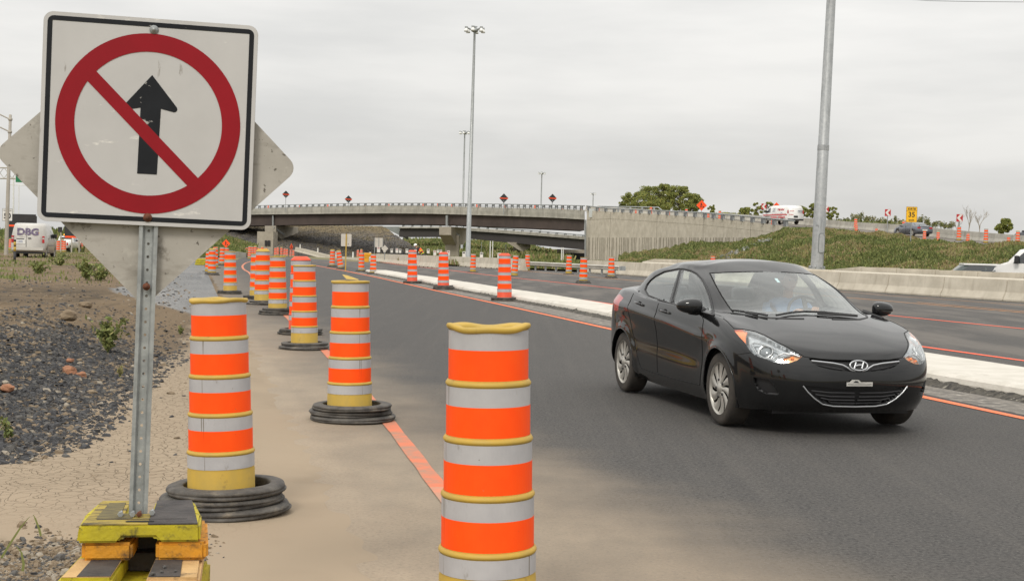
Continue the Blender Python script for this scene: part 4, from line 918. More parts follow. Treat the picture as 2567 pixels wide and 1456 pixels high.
# expansion joint plate and downpipes
def pipe(px,y0,y1,Y,r,parent,name='downpipe'): MB().tube([atY(px,y0,Y),atY(px,y1,Y)],r,8).build(name,galv,parent)
pipe(684.7,540,568,281,.22,ovp); pipe(1120.5,540,567,239,.24,ovp); pipe(1467.5,551,652,199.5,.14,ovp); MB().tube([atY(1122,570,238),atY(1152,592,240)],.2,8).build('drain_pipe',galv,ovp); MB().tube([atY(686,570,280),atY(712,588,282)],.2,8).build('drain_pipe',galv,ovp)
p=atY(1486,537,199); MB().box(p.x-.55,p.x+.5,p.y-.35,p.y-.1,p.z-.45,p.z+.75).build('joint_cover',mat('pale joint plate',srgb(190,194,192),.6),ovp)
pierm=mat('pier concrete',srgb(150,142,128),.88,c2=srgb(168,160,145),vs=.8,obj=False,bump=.2,bs=10)
def pier(capx0,capx1,yt,yb_,colx0,colx1,Y,ylow,depth,nm='pier'):
    a=atY(capx0,yt,Y);b=atY(capx1,yt,Y);c=atY(capx1,yb_,Y);d=atY(capx0,yb_,Y); zl=gz(Y)-1
    e=thing
    mb=MB(); ext=2.2
    # hammerhead seen obliquely: long axis runs away from the viewer, to the right
    A=[Vector((a.x,Y,a.z)),Vector((b.x,Y,b.z)),Vector((c.x,Y,c.z)),Vector((d.x,Y,d.z))]; sh=Vector((2.6,depth,0))
    mid0=[v+sh*.28+Vector((0,0,-(1.6 if i>1 else 0))) for i,v in enumerate(A)]; mid1=[v+sh*.72+Vector((0,0,-(1.6 if i>1 else 0))) for i,v in enumerate(A)]; B=[v+sh for v in A]
    cap=MB()
    secs_=[A,mid0,mid1,B]
    for s1,s2 in zip(secs_,secs_[1:]): cap.add(s1+s2,[(i,(i+1)%4,4+(i+1)%4,4+i) for i in range(4)])
    cap.poly(A); cap.poly(B[::-1]); cap.build('pier_cap',pierm,ovp,recalc=True)
    x0=atY(colx0,yb_,Y+depth*.3).x; x1=atY(colx1,yb_,Y+depth*.3).x
    MB().box(x0,x1,Y+depth*.3,Y+depth*.7,zl,c.z).build('pier_column',pierm,ovp)
pier(1101,1131,568.5,589,1117,1150,236,640,11); pier(664,692,566,584,687,711,280,640,12)
# block in front of the left pier
a=atY(645,580,262);b=atY(685,582,262); blk=thing('concrete_block','plain concrete tower block at the left bridge pier with two black panels on it','pier block',(0,0,0))
MB().box(a.x,b.x,262,267,gz(262)-1,a.z).build('block_body',pierm,blk)
for px in (667,674.5):
    c=atY(px,610,261.9); MB().box(c.x-.24,c.x+.24,c.y-.1,c.y,c.z-.5,c.z+.55).build('black_panel',blackm,blk)
# second, lower bridge behind
ovp2=thing('rear_overpass','lower concrete and steel bridge seen beneath the first overpass, sloping down to the right','overpass',(0,0,0))
B2=[(1000,330,564,568.3,572,594),(1131,316,564,568.3,572.5,594),(1172,308,566.5,571,578.5,597.5),(1254,298,572,576,584,606),(1350,285,579,583,591,615),(1474,268,590,593.5,601,627)]
bridge(ovp2,B2,9,mat('dark steel girder',srgb(62,58,56),.8),step=3.4)
a=[atY(957,568,332),atY(1019,568,330),atY(1019,600,330),atY(1005,592,331)]; zb=[Vector((v.x,v.y+6,v.z)) for v in a]; hex6('abutment',a,zb,mat('blue grey concrete',srgb(152,156,154),.9,c2=srgb(136,141,141),vs=.5),ovp2)
a=atY(1270,607,293);b=atY(1330,607,293); MB().prism([(a.x,a.z),(b.x,a.z),(b.x,a.z-1.0),(b.x-1.6,a.z-1.9),(a.x+2.6,a.z-1.6)],293,299,lambda x,z,d:(x,d,z)).build('pier_cap',pierm,ovp2,recalc=True)
c=atY(1286,620,294);d=atY(1318,620,294); MB().box(c.x,d.x,295,298,gz(295)-2,a.z-1).build('pier_column',pierm,ovp2)
# low wall and underpass bits at far right under bridge
w=thing('underpass_wall','low concrete underpass wall seen between lamp mast and the retaining wall','wall',(0,0,0)); a=atY(1395,628,290);b=atY(1475,628,282)
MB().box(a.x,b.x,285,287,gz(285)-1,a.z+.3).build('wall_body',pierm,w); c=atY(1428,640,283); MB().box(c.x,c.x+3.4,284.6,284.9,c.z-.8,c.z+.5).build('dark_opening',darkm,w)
# ================================================================== RAMP AND RETAINING WALL
WST=[(1471,200.5,516,527,551),(1530,192.5,522.6,530.9,548.6),(1647,177,527.7,537,556),(1763,162,533,545.4,564),(1881.5,147,543,556.4,576.4),(1993,135,554,570,588)]
rw=thing('retaining_wall','tall pale concrete retaining wall of the ramp with rows of thin vertical grooves','retaining wall',(0,0,0))
for i in range(len(WST)-1):
    s,e=WST[i],WST[i+1]; pn=[];cp=[];co=[]
    for q,(px,Y,yr_,yt,yb_) in enumerate((s,e)):
        t_=atY(px,yt,Y);b_=atY(px,yb_,Y); gx=.012*(1 if q==0 else -1); zl=gz(Y)-1.2
        h=t_.z-b_.z
        pn.append([Vector((b_.x+gx,Y,zl)),Vector((b_.x+gx,Y,b_.z)),Vector((b_.x+gx,Y+.5,b_.z)),Vector((b_.x+gx,Y+.5,zl))])
        cp.append([Vector((b_.x+gx,Y-.08,b_.z+.003)),Vector((b_.x+gx,Y-.08,b_.z+h*.55)),Vector((b_.x+gx,Y+.45,b_.z+h*.55)),Vector((b_.x+gx,Y+.45,b_.z+.003))])
        co.append([Vector((b_.x+gx,Y+.02,b_.z+h*.55+.01)),Vector((b_.x+gx,Y+.02,t_.z)),Vector((b_.x+gx,Y+.4,t_.z)),Vector((b_.x+gx,Y+.4,b_.z+h*.55+.01))])
    hex6('wall_panel',pn[0],pn[1],concrete,rw); hex6('coping',cp[0],cp[1],concrete,rw); hex6('parapet',co[0],co[1],concrete,rw)
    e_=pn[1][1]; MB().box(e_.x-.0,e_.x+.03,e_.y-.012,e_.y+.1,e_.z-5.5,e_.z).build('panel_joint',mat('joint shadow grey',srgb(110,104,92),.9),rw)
pts=[atY(s[0],s[2],s[1]) for s in WST]; MB().tube([V3(p,.2) for p in pts],.075,8).build('top_rail',galv,rw)
tot=sum((b-a).length for a,b in zip(pts,pts[1:])); tops=[atY(s[0],s[3],s[1]) for s in WST]; n=22; pm=None
for i in range(n):
    p=poly_at(pts,tot*(i+.3)/n); tz=float(np.interp(p.x,[q.x for q in tops],[q.z for q in tops]))
    if pm is None: pm=MB().box(-.26,-.02,-.10,.1,0,1,0).box(-.02,.2,-.10,.1,0,1,1).build('rail_post',[mat('dark rail bracket'),galv],rw); o=pm
    else: o=pm.copy(); COL.objects.link(o)
    o.location=(p.x,p.y+.2,tz-.02); o.scale=(1,1,max(.1,(p.z-tz)*.98))
gz5=[15,35,65,78,115,152,172,192,205,222,238,252,285,300,318,335,372,408,428,448,462,480,497,512,547,563,598,612,645,683,703,722,738,752,768,785,818,835,850,866,903,940,960,980,994,1010,1026,1040,1075,1090,1122,1138,1175,1210,1230,1248,1265,1280,1297,1312,1347,1363,1378,1393,1435,1470,1490,1508,1522,1540,1556,1570,1605,1618,1635,1670,1685,1700]
gpx=[1106+x*.18464 for x in (1982,1998,2040,2082,2105,2137,2155,2170,2188,2205)]+[1516.7+x*.22157 for x in gz5]
grm=mat('groove shade grey',srgb(104,98,86),.9); gm=None
wpts=[atY(s[0],s[4],s[1]) for s in WST]
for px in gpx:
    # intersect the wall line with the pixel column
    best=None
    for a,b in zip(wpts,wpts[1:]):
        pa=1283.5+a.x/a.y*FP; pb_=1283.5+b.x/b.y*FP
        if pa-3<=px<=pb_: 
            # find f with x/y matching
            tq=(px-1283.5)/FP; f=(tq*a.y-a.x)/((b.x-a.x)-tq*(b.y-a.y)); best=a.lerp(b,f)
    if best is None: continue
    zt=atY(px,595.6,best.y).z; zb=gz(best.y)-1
    if gm is None: gm=MB().box(-.045,.045,-.015,.02,0,1).build('groove',grm,rw); o=gm  # strip stands proud of the wall; the groove's shade is put into its colour
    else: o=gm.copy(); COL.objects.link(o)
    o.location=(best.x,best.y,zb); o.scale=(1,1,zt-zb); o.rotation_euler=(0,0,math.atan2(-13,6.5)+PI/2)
# kerb wall of the ramp further right
KST=[(1993,135,570,590),(2066.7,128,572.7,588),(2141,122,579.5,592),(2234,114,591.8,602),(2319,108,601,612),(2393,103,606.6,618),(2542,92,619,630),(2750,79,637,650)]
for i in range(len(KST)-1):
    a,b=KST[i],KST[i+1]; A=atY(a[0],a[2],a[1]);B=atY(b[0],b[2],b[1]); g=.012
    sec=lambda v,q:[Vector((v.x+q,v.y,v.z)),Vector((v.x+q,v.y+.4,v.z)),Vector((v.x+q,v.y+.4,v.z-1.2)),Vector((v.x+q,v.y,v.z-1.2))]
    o=hex6('kerb_wall',sec(A,g),sec(B,-g),concrete,None); tag(o,f'{ORD[i]} length from the left of the low concrete kerb wall above the grassy slope','kerb wall','low kerb wall along the ramp')
FST=[(1470,216,517,530),(1560,205,521,534),(1658,195,527,539),(1800,178,534,548),(1904,168,540,556),(2022,158,546.8,565.5),(2141,147,556.8,574.8),(2255,137,562.7,584.5),(2319,131,569.5,592.8),(2395.6,125,577,600.3),(2565,110,590.7,613.5),(2750,97,606,631)]
rampr=[]
for i in range(len(FST)-1):
    a,b=FST[i],FST[i+1]; A=atY(a[0],a[3],a[1]);B=atY(b[0],b[3],b[1]); hA=(atY(a[0],a[2],a[1]).z-A.z);hB=(atY(b[0],b[2],b[1]).z-B.z)
    n=2 if i>=4 else 1
    for k in range(n):
        q0=A.lerp(B,k/n);q1=A.lerp(B,(k+1)/n); jersey(q0,q1,hA+(hB-hA)*k/n,label=f'{ORD[i*2+k]} length from the left of the concrete barrier on the far side of the ramp',group='far side barrier of the ramp',h2=hA+(hB-hA)*(k+1)/n,tw=.9,mm=concrete_grey)
# ramp road surface
cols=[]
def nearpt(px):
    L_=[(s[0],s[1],s[3]) for s in WST]+[(s[0],s[1],s[2]) for s in KST[1:]]
    Y=float(np.interp(px,[l[0] for l in L_],[l[1] for l in L_])); y=float(np.interp(px,[l[0] for l in L_],[l[2] for l in L_])); return atY(px,y,Y)
def farpt(px):
    Y=float(np.interp(px,[l[0] for l in FST],[l[1] for l in FST])); y=float(np.interp(px,[l[0] for l in FST],[l[3] for l in FST])); return atY(px,y,Y)
for px in list(range(1471,2760,40)):
    a=nearpt(px); b=farpt(px); dz=-.45 if px<2000 else -.12
    cols.append([V3(a,.3,dz),V3(b,.4,.02)])
struct(strip3('ramp_road',cols,mat('worn grey asphalt',srgb(98,92,86),.9,c2=srgb(118,111,103),vs=.7,obj=False),None))
def ramp_pt(px,f):
    a=nearpt(px);b=farpt(px); dz=-.45 if px<2000 else -.12; return V3(a,.3,dz).lerp(V3(b,.4,.02),f)
def on_ramp(px,f,dz=0):
    p=ramp_pt(px,f); return p
# far rail of the ramp
MB_=MB().tube([atY(1500,517.5,212),atY(1650,520,196),atY(1659,527,195)],.09,6); fr_=thing('ramp_rail','steel rail on the far side of the ramp, bending down below the trees','railing',(0,0,0)); MB_.build('rail_tube',galv,fr_)
for px in (1520,1550,1580,1610,1640): p=atY(px,519,205-(px-1500)*.1); MB().box(p.x-.12,p.x+.12,p.y-.1,p.y+.1,p.z-.8,p.z).build('rail_post',galv,fr_)
# ================================================================== SLOPES
def rows_mesh(name,bot,top,m_,nc,nr,bulge=0,namp=.2,nsc=.3,seed=0):
    """bot/top: lists of world points, resampled to nc; surface with nr rows"""
    def rs(L_,n):
        L_=[Vector(p) for p in L_]; tot=sum((b-a).length for a,b in zip(L_,L_[1:])); return [poly_at(L_,tot*i/n) for i in range(n+1)]
    if len(bot)==len(top):
        idx=np.linspace(0,len(bot)-1,nc+1); pk=lambda L_,t: Vector(L_[int(t)]).lerp(Vector(L_[min(int(t)+1,len(L_)-1)]),t-int(t)); B_=[pk(bot,t) for t in idx];T_=[pk(top,t) for t in idx]
    else: B_,T_=rs(bot,nc),rs(top,nc)
    vs=[]
    for j in range(nr+1):
        v=j/nr
        for i in range(nc+1):
            p=B_[i].lerp(T_[i],v); e=math.sin(PI*v); p.z+=bulge*e+(namp*(mnoise.noise(p*nsc+Vector((seed,0,0)))+.5*mnoise.noise(p*nsc*3)))*min(1,e*3)
            vs.append(p)
    fs=[(j*(nc+1)+i,j*(nc+1)+i+1,(j+1)*(nc+1)+i+1,(j+1)*(nc+1)+i) for j in range(nr) for i in range(nc)]
    return MB().add(vs,fs,0,True).build(name,m_)
slopem=mat('grassy slope earth',srgb(78,82,42),.95,c2=srgb(112,98,62),vs=.35,obj=False,bump=.5,bs=4); overlay(slopem,srgb(108,86,62),.5,.58,.7,obj=False)
TOPS=[(1550,186,657),(1583,180,646),(1632,173,640),(1672,168,631),(1716,163,623),(1760,158,620.5),(1793,154,620),(1849,147.5,613),(1893,142.5,600),(1915,140.5,595),(1937,139,586),(1971,136.5,573.5),(2066,127.9,576),(2141,121.9,583),(2234,113.9,595.5),(2319,107.9,606),(2393,102.9,615),(2542,91.9,627),(2750,78.9,648)]
top=[atY(*(t_[0],t_[2],t_[1])) for t_ in TOPS]
bot=[]
for t_ in TOPS:
    px=t_[0]; Y=min(46.4/((px-1283)/3480+.36),t_[1]-6); bot.append(Vector(((px-1283)/3480*Y,Y,gz(Y)+.35)))
emb=struct(rows_mesh('embankment',bot,top,slopem,150,26,bulge=.5,namp=.75,nsc=.28))
# verge grass behind the guardrail and barriers
verge=[]
vb=[onX(1000,112),onX(1126,110),onX(1312,96.5),onX(1328,95.5),onX(1475,90),onX(1600,84)]; vt=[onX(960,250),onX(1126,230),onX(1300,215),onX(1380,205),onX(1475,197),onX(1560,184)]
for v in vb: v.z=gz(v.y)+.12
for v in vt: v.z=gz(v.y)+.2
struct(rows_mesh('grass_verge',vb,vt,slopem,40,20,namp=.15))
# rocky slope under the bridge
rockm=mat('dark rock fill slope',srgb(74,73,72),.95,c2=srgb(98,92,86),vs=1.2,obj=False,bump=.8,bs=2)
t_=rockm.node_tree; b=t_.nodes['Principled BSDF']; gn=t_.nodes.new('ShaderNodeNewGeometry'); s3=t_.nodes.new('ShaderNodeSeparateXYZ'); t_.links.new(gn.outputs[0],s3.inputs[0]); nzz=t_.nodes.new('ShaderNodeTexNoise'); nzz.inputs['Scale'].default_value=.35; t_.links.new(gn.outputs[0],nzz.inputs['Vector'])
ad=t_.nodes.new('ShaderNodeMath'); ad.operation='MULTIPLY_ADD'; ad.inputs[1].default_value=5; t_.links.new(nzz.outputs[0],ad.inputs[0]); t_.links.new(s3.outputs[2],ad.inputs[2]); mr=t_.nodes.new('ShaderNodeMapRange'); mr.inputs[1].default_value=4.6; mr.inputs[2].default_value=7.0; t_.links.new(ad.outputs[0],mr.inputs[0])
mx=t_.nodes.new('ShaderNodeMix'); mx.data_type='RGBA'; t_.links.new(b.inputs['Base Color'].links[0].from_socket,mx.inputs['A']); mx.inputs['B'].default_value=(*srgb(112,98,70),1); t_.links.new(mr.outputs[0],mx.inputs['Factor']); t_.links.new(mx.outputs['Result'],b.inputs['Base Color'])
struct(rows_mesh('rocky_slope',[atY(520,645,262),atY(740,642,262),atY(900,642,262),atY(1000,642,262),atY(1075,642,262)],[atY(560,568,305),atY(738,566.5,302),atY(850,565.5,302),atY(920,566,302),atY(958,567,302)],rockm,90,30,namp=.35,nsc=.5,seed=4))
# green slope right of it behind the barriers
gsl=mat('far green slope',srgb(92,104,48),.95,c2=srgb(122,122,66),vs=.12,obj=False,bump=.5,bs=2); overlay(gsl,srgb(64,80,36),.18,.55,.68,obj=False)
struct(rows_mesh('far_grass_slope',[atY(1020,640,270),atY(1100,645,266),atY(1250,650,262),atY(1370,652,258),atY(1440,655,252)],[atY(1010,604,420),atY(1100,604,420),atY(1210,607,420),atY(1300,611,400),atY(1400,640,330)],gsl,60,20,namp=.5,nsc=.15))
struct(rows_mesh('left_grass_slope',[atY(470,645,150),atY(560,641,150),atY(600,637,160),atY(640,632,185)],[atY(470,588,215),atY(555,592,215),atY(590,602,215),atY(645,620,215)],gsl,40,16,namp=.3))
# distant wall and rail on that slope
for i in range(5):
    a=atY(565+16*i,603.5+3.4*i,222);b=atY(581+16*i,606.9+3.4*i,222); jersey(a,b,.55,label=f'{ORD[i]} small barrier from the left on the far left green slope beside the pier',group='barriers on the left green slope')
lw=thing('low_concrete_wall','low grey concrete wall behind the barrels at the left road edge','wall',(0,0,0)); a=atY(568,627,150);b=atY(616,634,158); hex6('wall_body',[a,V3(a,.4),V3(a,.4,-1.5),V3(a,0,-1.5)],[b,V3(b,.4),V3(b,.4,-1.2),V3(b,0,-1.2)],concrete_grey,lw)
# far left hills, hedges ground
struct(rows_mesh('left_far_bank',[atY(-150,640,185),atY(60,636,185),atY(330,634,185),atY(560,628,185)],[atY(-150,590,320),atY(60,588,320),atY(330,588,320),atY(560,590,320)],gsl,40,12,namp=.8,nsc=.1))
# ================================================================== MASTS AND POLES
def bell(mb,c,r,h,mi=0): mb.lathe([(r*.3,h*.5),(r*.55,h*.42),(r*.8,h*.0),(r,-h*.5),(r*.92,-h*.5)],12,mi,c=c); mb.lathe([(0,-h*.46),(r*.92,-h*.46)],12,1,c=c)
def high_mast(px,ybase_Y,ytop,Y,r0,r1,hs,label,lean=0,n=6,rot=0):
    b_=onX(px,Y); zt=atY(px,ytop,Y).z; H=zt-b_.z
    root=thing('light_mast',label,'light mast',b_,0,'tall highway light masts'); root.rotation_euler=(0,lean,rot)
    MB().lathe([(r0*1.25,0),(r0*1.25,.3),(r0,.32),(r1,H-hs*.55),(r1,H)],20).build('mast_pole',galv,root)
    MB().lathe([(r1*1.2,H-hs*.62),(r1*3.0,H-hs*.5),(r1*3.2,H-hs*.3),(r1*2.,H-hs*.18),(r1*1.2,H+hs*.05)],12).box(-hs*.3,hs*.3,-.08,.08,H-hs*.02,H+hs*.08).box(-.08,.08,-hs*.3,hs*.3,H-hs*.02,H+hs*.08).build('head_frame',galv,root)
    for k in range(n):
        a=2*PI*k/n+.35; cx,cy=math.cos(a)*hs,math.sin(a)*hs
        mb=MB().tube([(cx*.25,cy*.25,H-hs*.35),(cx*.95,cy*.95,H-hs*.12)],.06,6,2); bell(mb,(cx,cy,H-hs*.38),hs*.25,hs*.42,0); mb.box(cx-hs*.17,cx+hs*.17,cy-hs*.13,cy+hs*.13,H-hs*.2,H-hs*.02,2)
        mb.build('floodlight',[mat('frosted lamp bell',srgb(236,236,232),.3),mat('lamp rim',srgb(150,146,110),.5),galv],root)
high_mast(1172.5,0,68,150,.27,.12,.95,'tallest galvanised light mast in the middle, rising in front of the overpass',lean=R(.25))
high_mast(1157,0,329,300,.30,.14,1.05,'second light mast directly left of the tallest one, standing behind the overpass')
high_mast(1352.5,0,432,335,.26,.13,.8,'light mast between two black diamond signs beyond the bridge')
high_mast(1482.5,0,484,420,.26,.13,.8,'shortest light mast, above the right end of the bridge',n=4)
# big grey pole on the right
pb=onX(2047.5,65.4,.86); root=thing('light_mast','huge grey pole on the right, hatch door near its foot, top cut off','light mast',pb,0,'tall highway light masts')
root.rotation_euler=(0,R(1.15),0)
bigm=mat('dull galvanised pole',srgb(150,153,154),.5,.25,c2=srgb(166,168,168),vs=7,bump=.08,bs=40); overlay(bigm,srgb(188,190,190),30,.62,.72); overlay(bigm,srgb(124,126,126),2.5,.52,.75,stretch=(2.5,2.5,.3))
MB().lathe([(.295,.02),(.285,1),(.262,5.7),(.250,5.72),(.185,17),(.15,24)],40).build('mast_pole',bigm,root); MB().lathe([(.268,5.55),(.272,5.6),(.268,5.8)],40).build('slip_joint',bigm,root)
MB().lathe([(0,-.03),(.40,-.03),(.40,.03),(.29,.03)],8,sm=False).build('base_plate',galv,root)
for k in range(8):
    a=2*PI*(k+.5)/8; MB().lathe([(.02,0),(.035,0),(.035,.1),(0,.1)],6,c=(.35*math.cos(a),.35*math.sin(a),.03)).build('anchor_bolt',galv,root)
hd=MB().prism([(x,z) for x,z in rrect(.30,.95,.12)],-.302,-.25,lambda x,z,d:(x+.10,d,z+1.2)).build('hatch_frame',mat('hatch steel',srgb(118,121,122),.55,.3),root,recalc=True); MB().prism(rrect(.24,.87,.1),-.315,-.28,lambda x,z,d:(x+.10,d,z+1.2)).build('hatch_door',bigm,hd,recalc=True); MB().box(.16,.21,-.35,-.30,1.57,1.64).box(.14,.18,-.34,-.30,.76,.82).build('hatch_latch',galv,hd)
MB().tube([(-.2,-.2,2.02),(-.12,-.33,2.03),(-.1,-.34,1.96)],.008,6).build('cable_hook',blackm,root)
pd=MB().rbox(-.75,.75,-.6,.6,-.86,-.03,.04).build('pedestal',concrete,root)
# street lamp left
lb=onX(15,84); lampl=thing('street_lamp','pale street lamp post at the left edge with two arms reaching out of the picture','street lamp',lb)
H=atY(20,287,84).z-lb.z; lm=mat('pale lamp post',srgb(172,166,154),.6,c2=srgb(156,150,140),vs=2)
MB().lathe([(.12,0),(.11,4),(.085,H-.05),(.05,H)],16).build('lamp_post',lm,lampl); lampl.rotation_euler=(0,R(.9),0)
for z in (H-.3,H-1.05): MB().tube([(0,0,z),(-.8,-.1,z+.35),(-2.4,-.2,z+.85)],.04,8).build('lamp_arm',lm,lampl); MB().lathe([(.1,z-.08),(.13,z-.06),(.13,z+.06),(.1,z+.08)],12).build('clamp_ring',lm,lampl)
# gantry and green sign
ga_=thing('sign_gantry','distant steel truss gantry with a corner of a green direction sign behind the sign board','sign gantry',(0,0,0)); Yg=150
for y in (420.5,447.5): MB().tube([atY(-80,y-1,Yg),atY(190,y+3,Yg)],.075,6).build('truss_chord',lm,ga_)
xs=list(range(-70,180,20))
for i,x in enumerate(xs): 
    MB().tube([atY(x,420 if i%2 else 447,Yg),atY(x+20,447 if i%2 else 420,Yg)],.03,5).build('truss_brace',lm,ga_)
    MB().tube([atY(x,447 if i%2 else 420,Yg+.6),atY(x+20,420 if i%2 else 447,Yg+.6)],.03,5).build('truss_brace',lm,ga_)
gsn=thing('direction_sign','green overhead direction sign with a white arrow, mostly hidden behind the large sign','road sign',atY(80,444,148)); grn_=mat('green sign sheeting',srgb(18,112,72),.5)
plate([(-1.75,-.62),(1.75,-.62),(1.75,.62),(-1.75,.62)],.03,whitepaint,'border',gsn); plate([(-1.72,-.59),(1.72,-.59),(1.72,.59),(-1.72,.59)],.01,grn_,'sign_panel',gsn,y=-.012); plate([(-1.4,.35),(-1.3,.42),(-.95,.1),(-.8,.25),(-.72,-.25),(-1.25,-.15),(-1.08,-.02)],.01,whitepaint,'arrow',gsn,y=-.024)
g2=thing('sign_gantry','thinner far gantry frame of white poles below the green sign','sign gantry',(0,0,0))
for x,y0_,y1_ in ((34,444,560),(47.5,464,560)): MB().tube([atY(x,y0_,230),atY(x-.8,y1_+50,230)],.13 if x==34 else .07,6).build('gantry_post',whitepaint,g2)
MB().tube([atY(24,463,230),atY(100,466,230)],.06,6).build('gantry_beam',whitepaint,g2)
# covered work-zone boards at left
def board(px0,px1,y0_,y1_,Y,label,strips,posts):
    c=atY((px0+px1)/2,(y0_+y1_)/2,Y); w=(px1-px0)*Y/FP/2; h=(y1_-y0_)*Y/FP/2; r=thing('covered_board',label,'road sign',c,0,'black covered boards at the left')
    plate([(-w,-h),(w,-h),(w,h),(-w,h)],.03,blacksign,'cover',r)
    for (a,b_,c_,d) in strips: plate([(-w+2*w*a,h-2*h*d),(-w+2*w*b_,h-2*h*d),(-w+2*w*b_,h-2*h*c_),(-w+2*w*a,h-2*h*c_)],.01,orangesign,'strap',r,y=-.012)
    for x in posts: MB().box(x*w-.05,x*w+.05,.03,.12,-h-2,h).build('post',lm,r)
board(22,92,541,596,125,'wide black covered board with an orange strap behind the white van',[(0,1,.42,.50)],(-.7,.7)); board(26,90,537,545,127,'top edge of a second dark board just above the wide one',[],(-.5,))
board(161.5,192,560.5,594,140,'black covered board with orange strips above the white pickup',[(0,.6,.03,.12),(.86,1,.45,1),(.05,1,.93,1.06)],(.2,)); board(145.5,156,569,582,141,'little black covered diamond left of the orange edged board',[],(.3,))
board(192,205,572,596,145,'narrow black board right of the orange edged board',[],(0,))
# overhead wire
wr=thing('overhead_wire','thin overhead wire crossing the sky at the top right corner','wire',(0,0,0)); MB().tube([atY(1200,-260,60),atY(1800,-70,64),atY(2200,-6,70),atY(2330,2.5,72),atY(2450,5,74),atY(2600,6,76),atY(3300,-10,84),atY(4200,-60,96)],.012,5).build('cable',blackm,wr)
for px in (1262,1240): pass
# thin poles seen under the bridge
for i,(px,y0_,y1_,Y,r_) in enumerate([(1304,0,0,0,0)]): pass
tp_l=[(1267,612,640,240,.06),(1206,607,632,260,.05),(1228,604,648,170,.07),(1234,604,648,172,.06),(1407,620,655,150,.06),(1411,620,655,152,.05)]
for i,(px,y0_,y1_,Y,r_) in enumerate(tp_l):
    a=atY(px,y0_,Y); b_=onX(px,Y); o=MB().tube([b_,Vector((b_.x,b_.y,a.z))],r_,6).build('thin_post',whitepaint if i in(2,3,4,5) else galv); tag(o,f'{ORD[i]} thin post of those standing on the grass under the overpass, counted from the {"front"}','post','thin posts under the overpass')
# ramp and bridge barrels -------------------------------------------
RB=[(2145.5,547,'open','yellow',.82),(2147,563.5,'dome_y','yellow',.12),(2197.5,571.6,'open','yellow',.1),(2266.5,553.6,'dome_y','yellow',.88),(2318,577.5,'dome_y','yellow',.12),(2352,580.5,'dome_y','yellow',.12),(2404.6,567.4,'open','yellow',.72),(2426.7,586.2,'dome_o','yellow',.12),(2472.3,573.7,'open','yellow',.62),(2528.7,592.8,'open','yellow',.15),(2551.9,579.5,'dome_y','yellow',.8),
(1594,525,'open','yellow',.2),(1632,518.5,'dome_y','yellow',.5),(1677,530,'open','yellow',.15),(1721,523,'open','yellow',.5),(1776,532.5,'open','yellow',.2),(1804.7,528.5,'dome_y','yellow',.5),(1936.6,550,'open','yellow',.12)]
rl=['left of the grey coupe, the upper one of a close pair','left of the grey coupe, the lower one of a close pair','low at the kerb wall between the pole and the grey coupe','behind the yellow exit sign with only its top showing','yellow-capped in front of the tail of the grey coupe','yellow-capped just right of the tail of the grey coupe','standing whole in front of the rightmost chevron sign','low at the kerb wall just right of the rightmost chevron sign','standing whole on the ramp between rightmost chevron and dark car','low at the kerb wall before the dark car at right','above the nose of the dark car at the right edge','first from the left on the ramp behind the retaining wall railing','yellow-capped below the right side of the big tree clump','behind the railing between tree clump and orange workers sign','tall one left of the orange workers sign','right beside the post of the orange workers sign','right of the orange workers sign behind the railing','below the nose of the white van on the ramp']
for (px,yt,tp,bs,f),lb in zip(RB,rl):
    p=ramp_pt(px,f); z=atY(px,yt,p.y).z; sc=min(1.25,max(.75,(z-p.z)/HB)); p2=Vector((atY(px,yt,p.y).x,p.y,z-HB*sc)); far_barrel(p2,'ramp barrel '+lb,tp,bs,1,sc,'traffic barrels on the ramp')
BB=[672.6,751.7,821.8,914.7,975,1060.6,1098,1133,1195.5,1203.9,1266.6,1341,1410.7,1456.8,1500]
for i,px in enumerate(BB):
    Y=float(np.interp(px,[s[0] for s in BST]+[1530],[s[1] for s in BST]+[194]))+2.5+(i%3); yr_=float(np.interp(px,[s[0] for s in BST],[s[2] for s in BST]))
    z=atY(px,yr_+[-.2,1.6,1.0][i%3],Y).z; p=Vector((atY(px,yr_,Y).x,Y,z-HB)); far_barrel(p,f'{ORD[i]} traffic barrel from the left behind the railing on the overpass','open','yellow',0,1,'traffic barrels on the overpass')
for i,(px,ty,by,Y) in enumerate([(146,602,633,150),(155,600,633,149),(161,602.5,632,148.5),(26,598,626,118),(205,601,622,168)]):
    p=atY(px,by,Y); far_barrel(p,['leftmost of three barrels clustered by the white pickup','middle barrel of the cluster by the white pickup','rightmost of three barrels clustered by the white pickup','barrel partly hidden behind the left side of the white van','barrel just beyond the front of the white pickup'][i],['open','dome_y','open','open','open'][i],'yellow',1 if i<3 else 0,(by-ty)/FP*Y/HB,GRP)
# ================================================================== VEHICLE HELPERS
paintblk=mat('glossy black car paint',(.007,.0072,.0075),.07,c2=(.010,.0102,.0106),vs=3,coat=.1,spec=.5)
tyrem=mat('tyre rubber',srgb(46,43,40),.85,c2=srgb(70,64,57),vs=5,bump=.2,bs=40)
silver=mat('silver wheel cover',srgb(186,183,175),.35,.5,c2=srgb(168,165,158),vs=6)
chrome=mat('chrome',srgb(215,215,215),.12,1.)
satin=mat('satin silver trim',srgb(186,188,190),.28,.8)
plastic=mat('black trim plastic',(.016,.016,.017),.5)
interior=mat('dark interior fabric',srgb(84,86,88),.9,c2=srgb(100,102,104),vs=8)
redlens=mat('red tail lens',(.42,.012,.015),.15,coat=.6); amber=mat('amber lens',(.95,.24,.03),.2,coat=.6); clearl=mat('headlamp reflector',srgb(205,208,210),.22,.75,c2=srgb(150,154,158),vs=18)
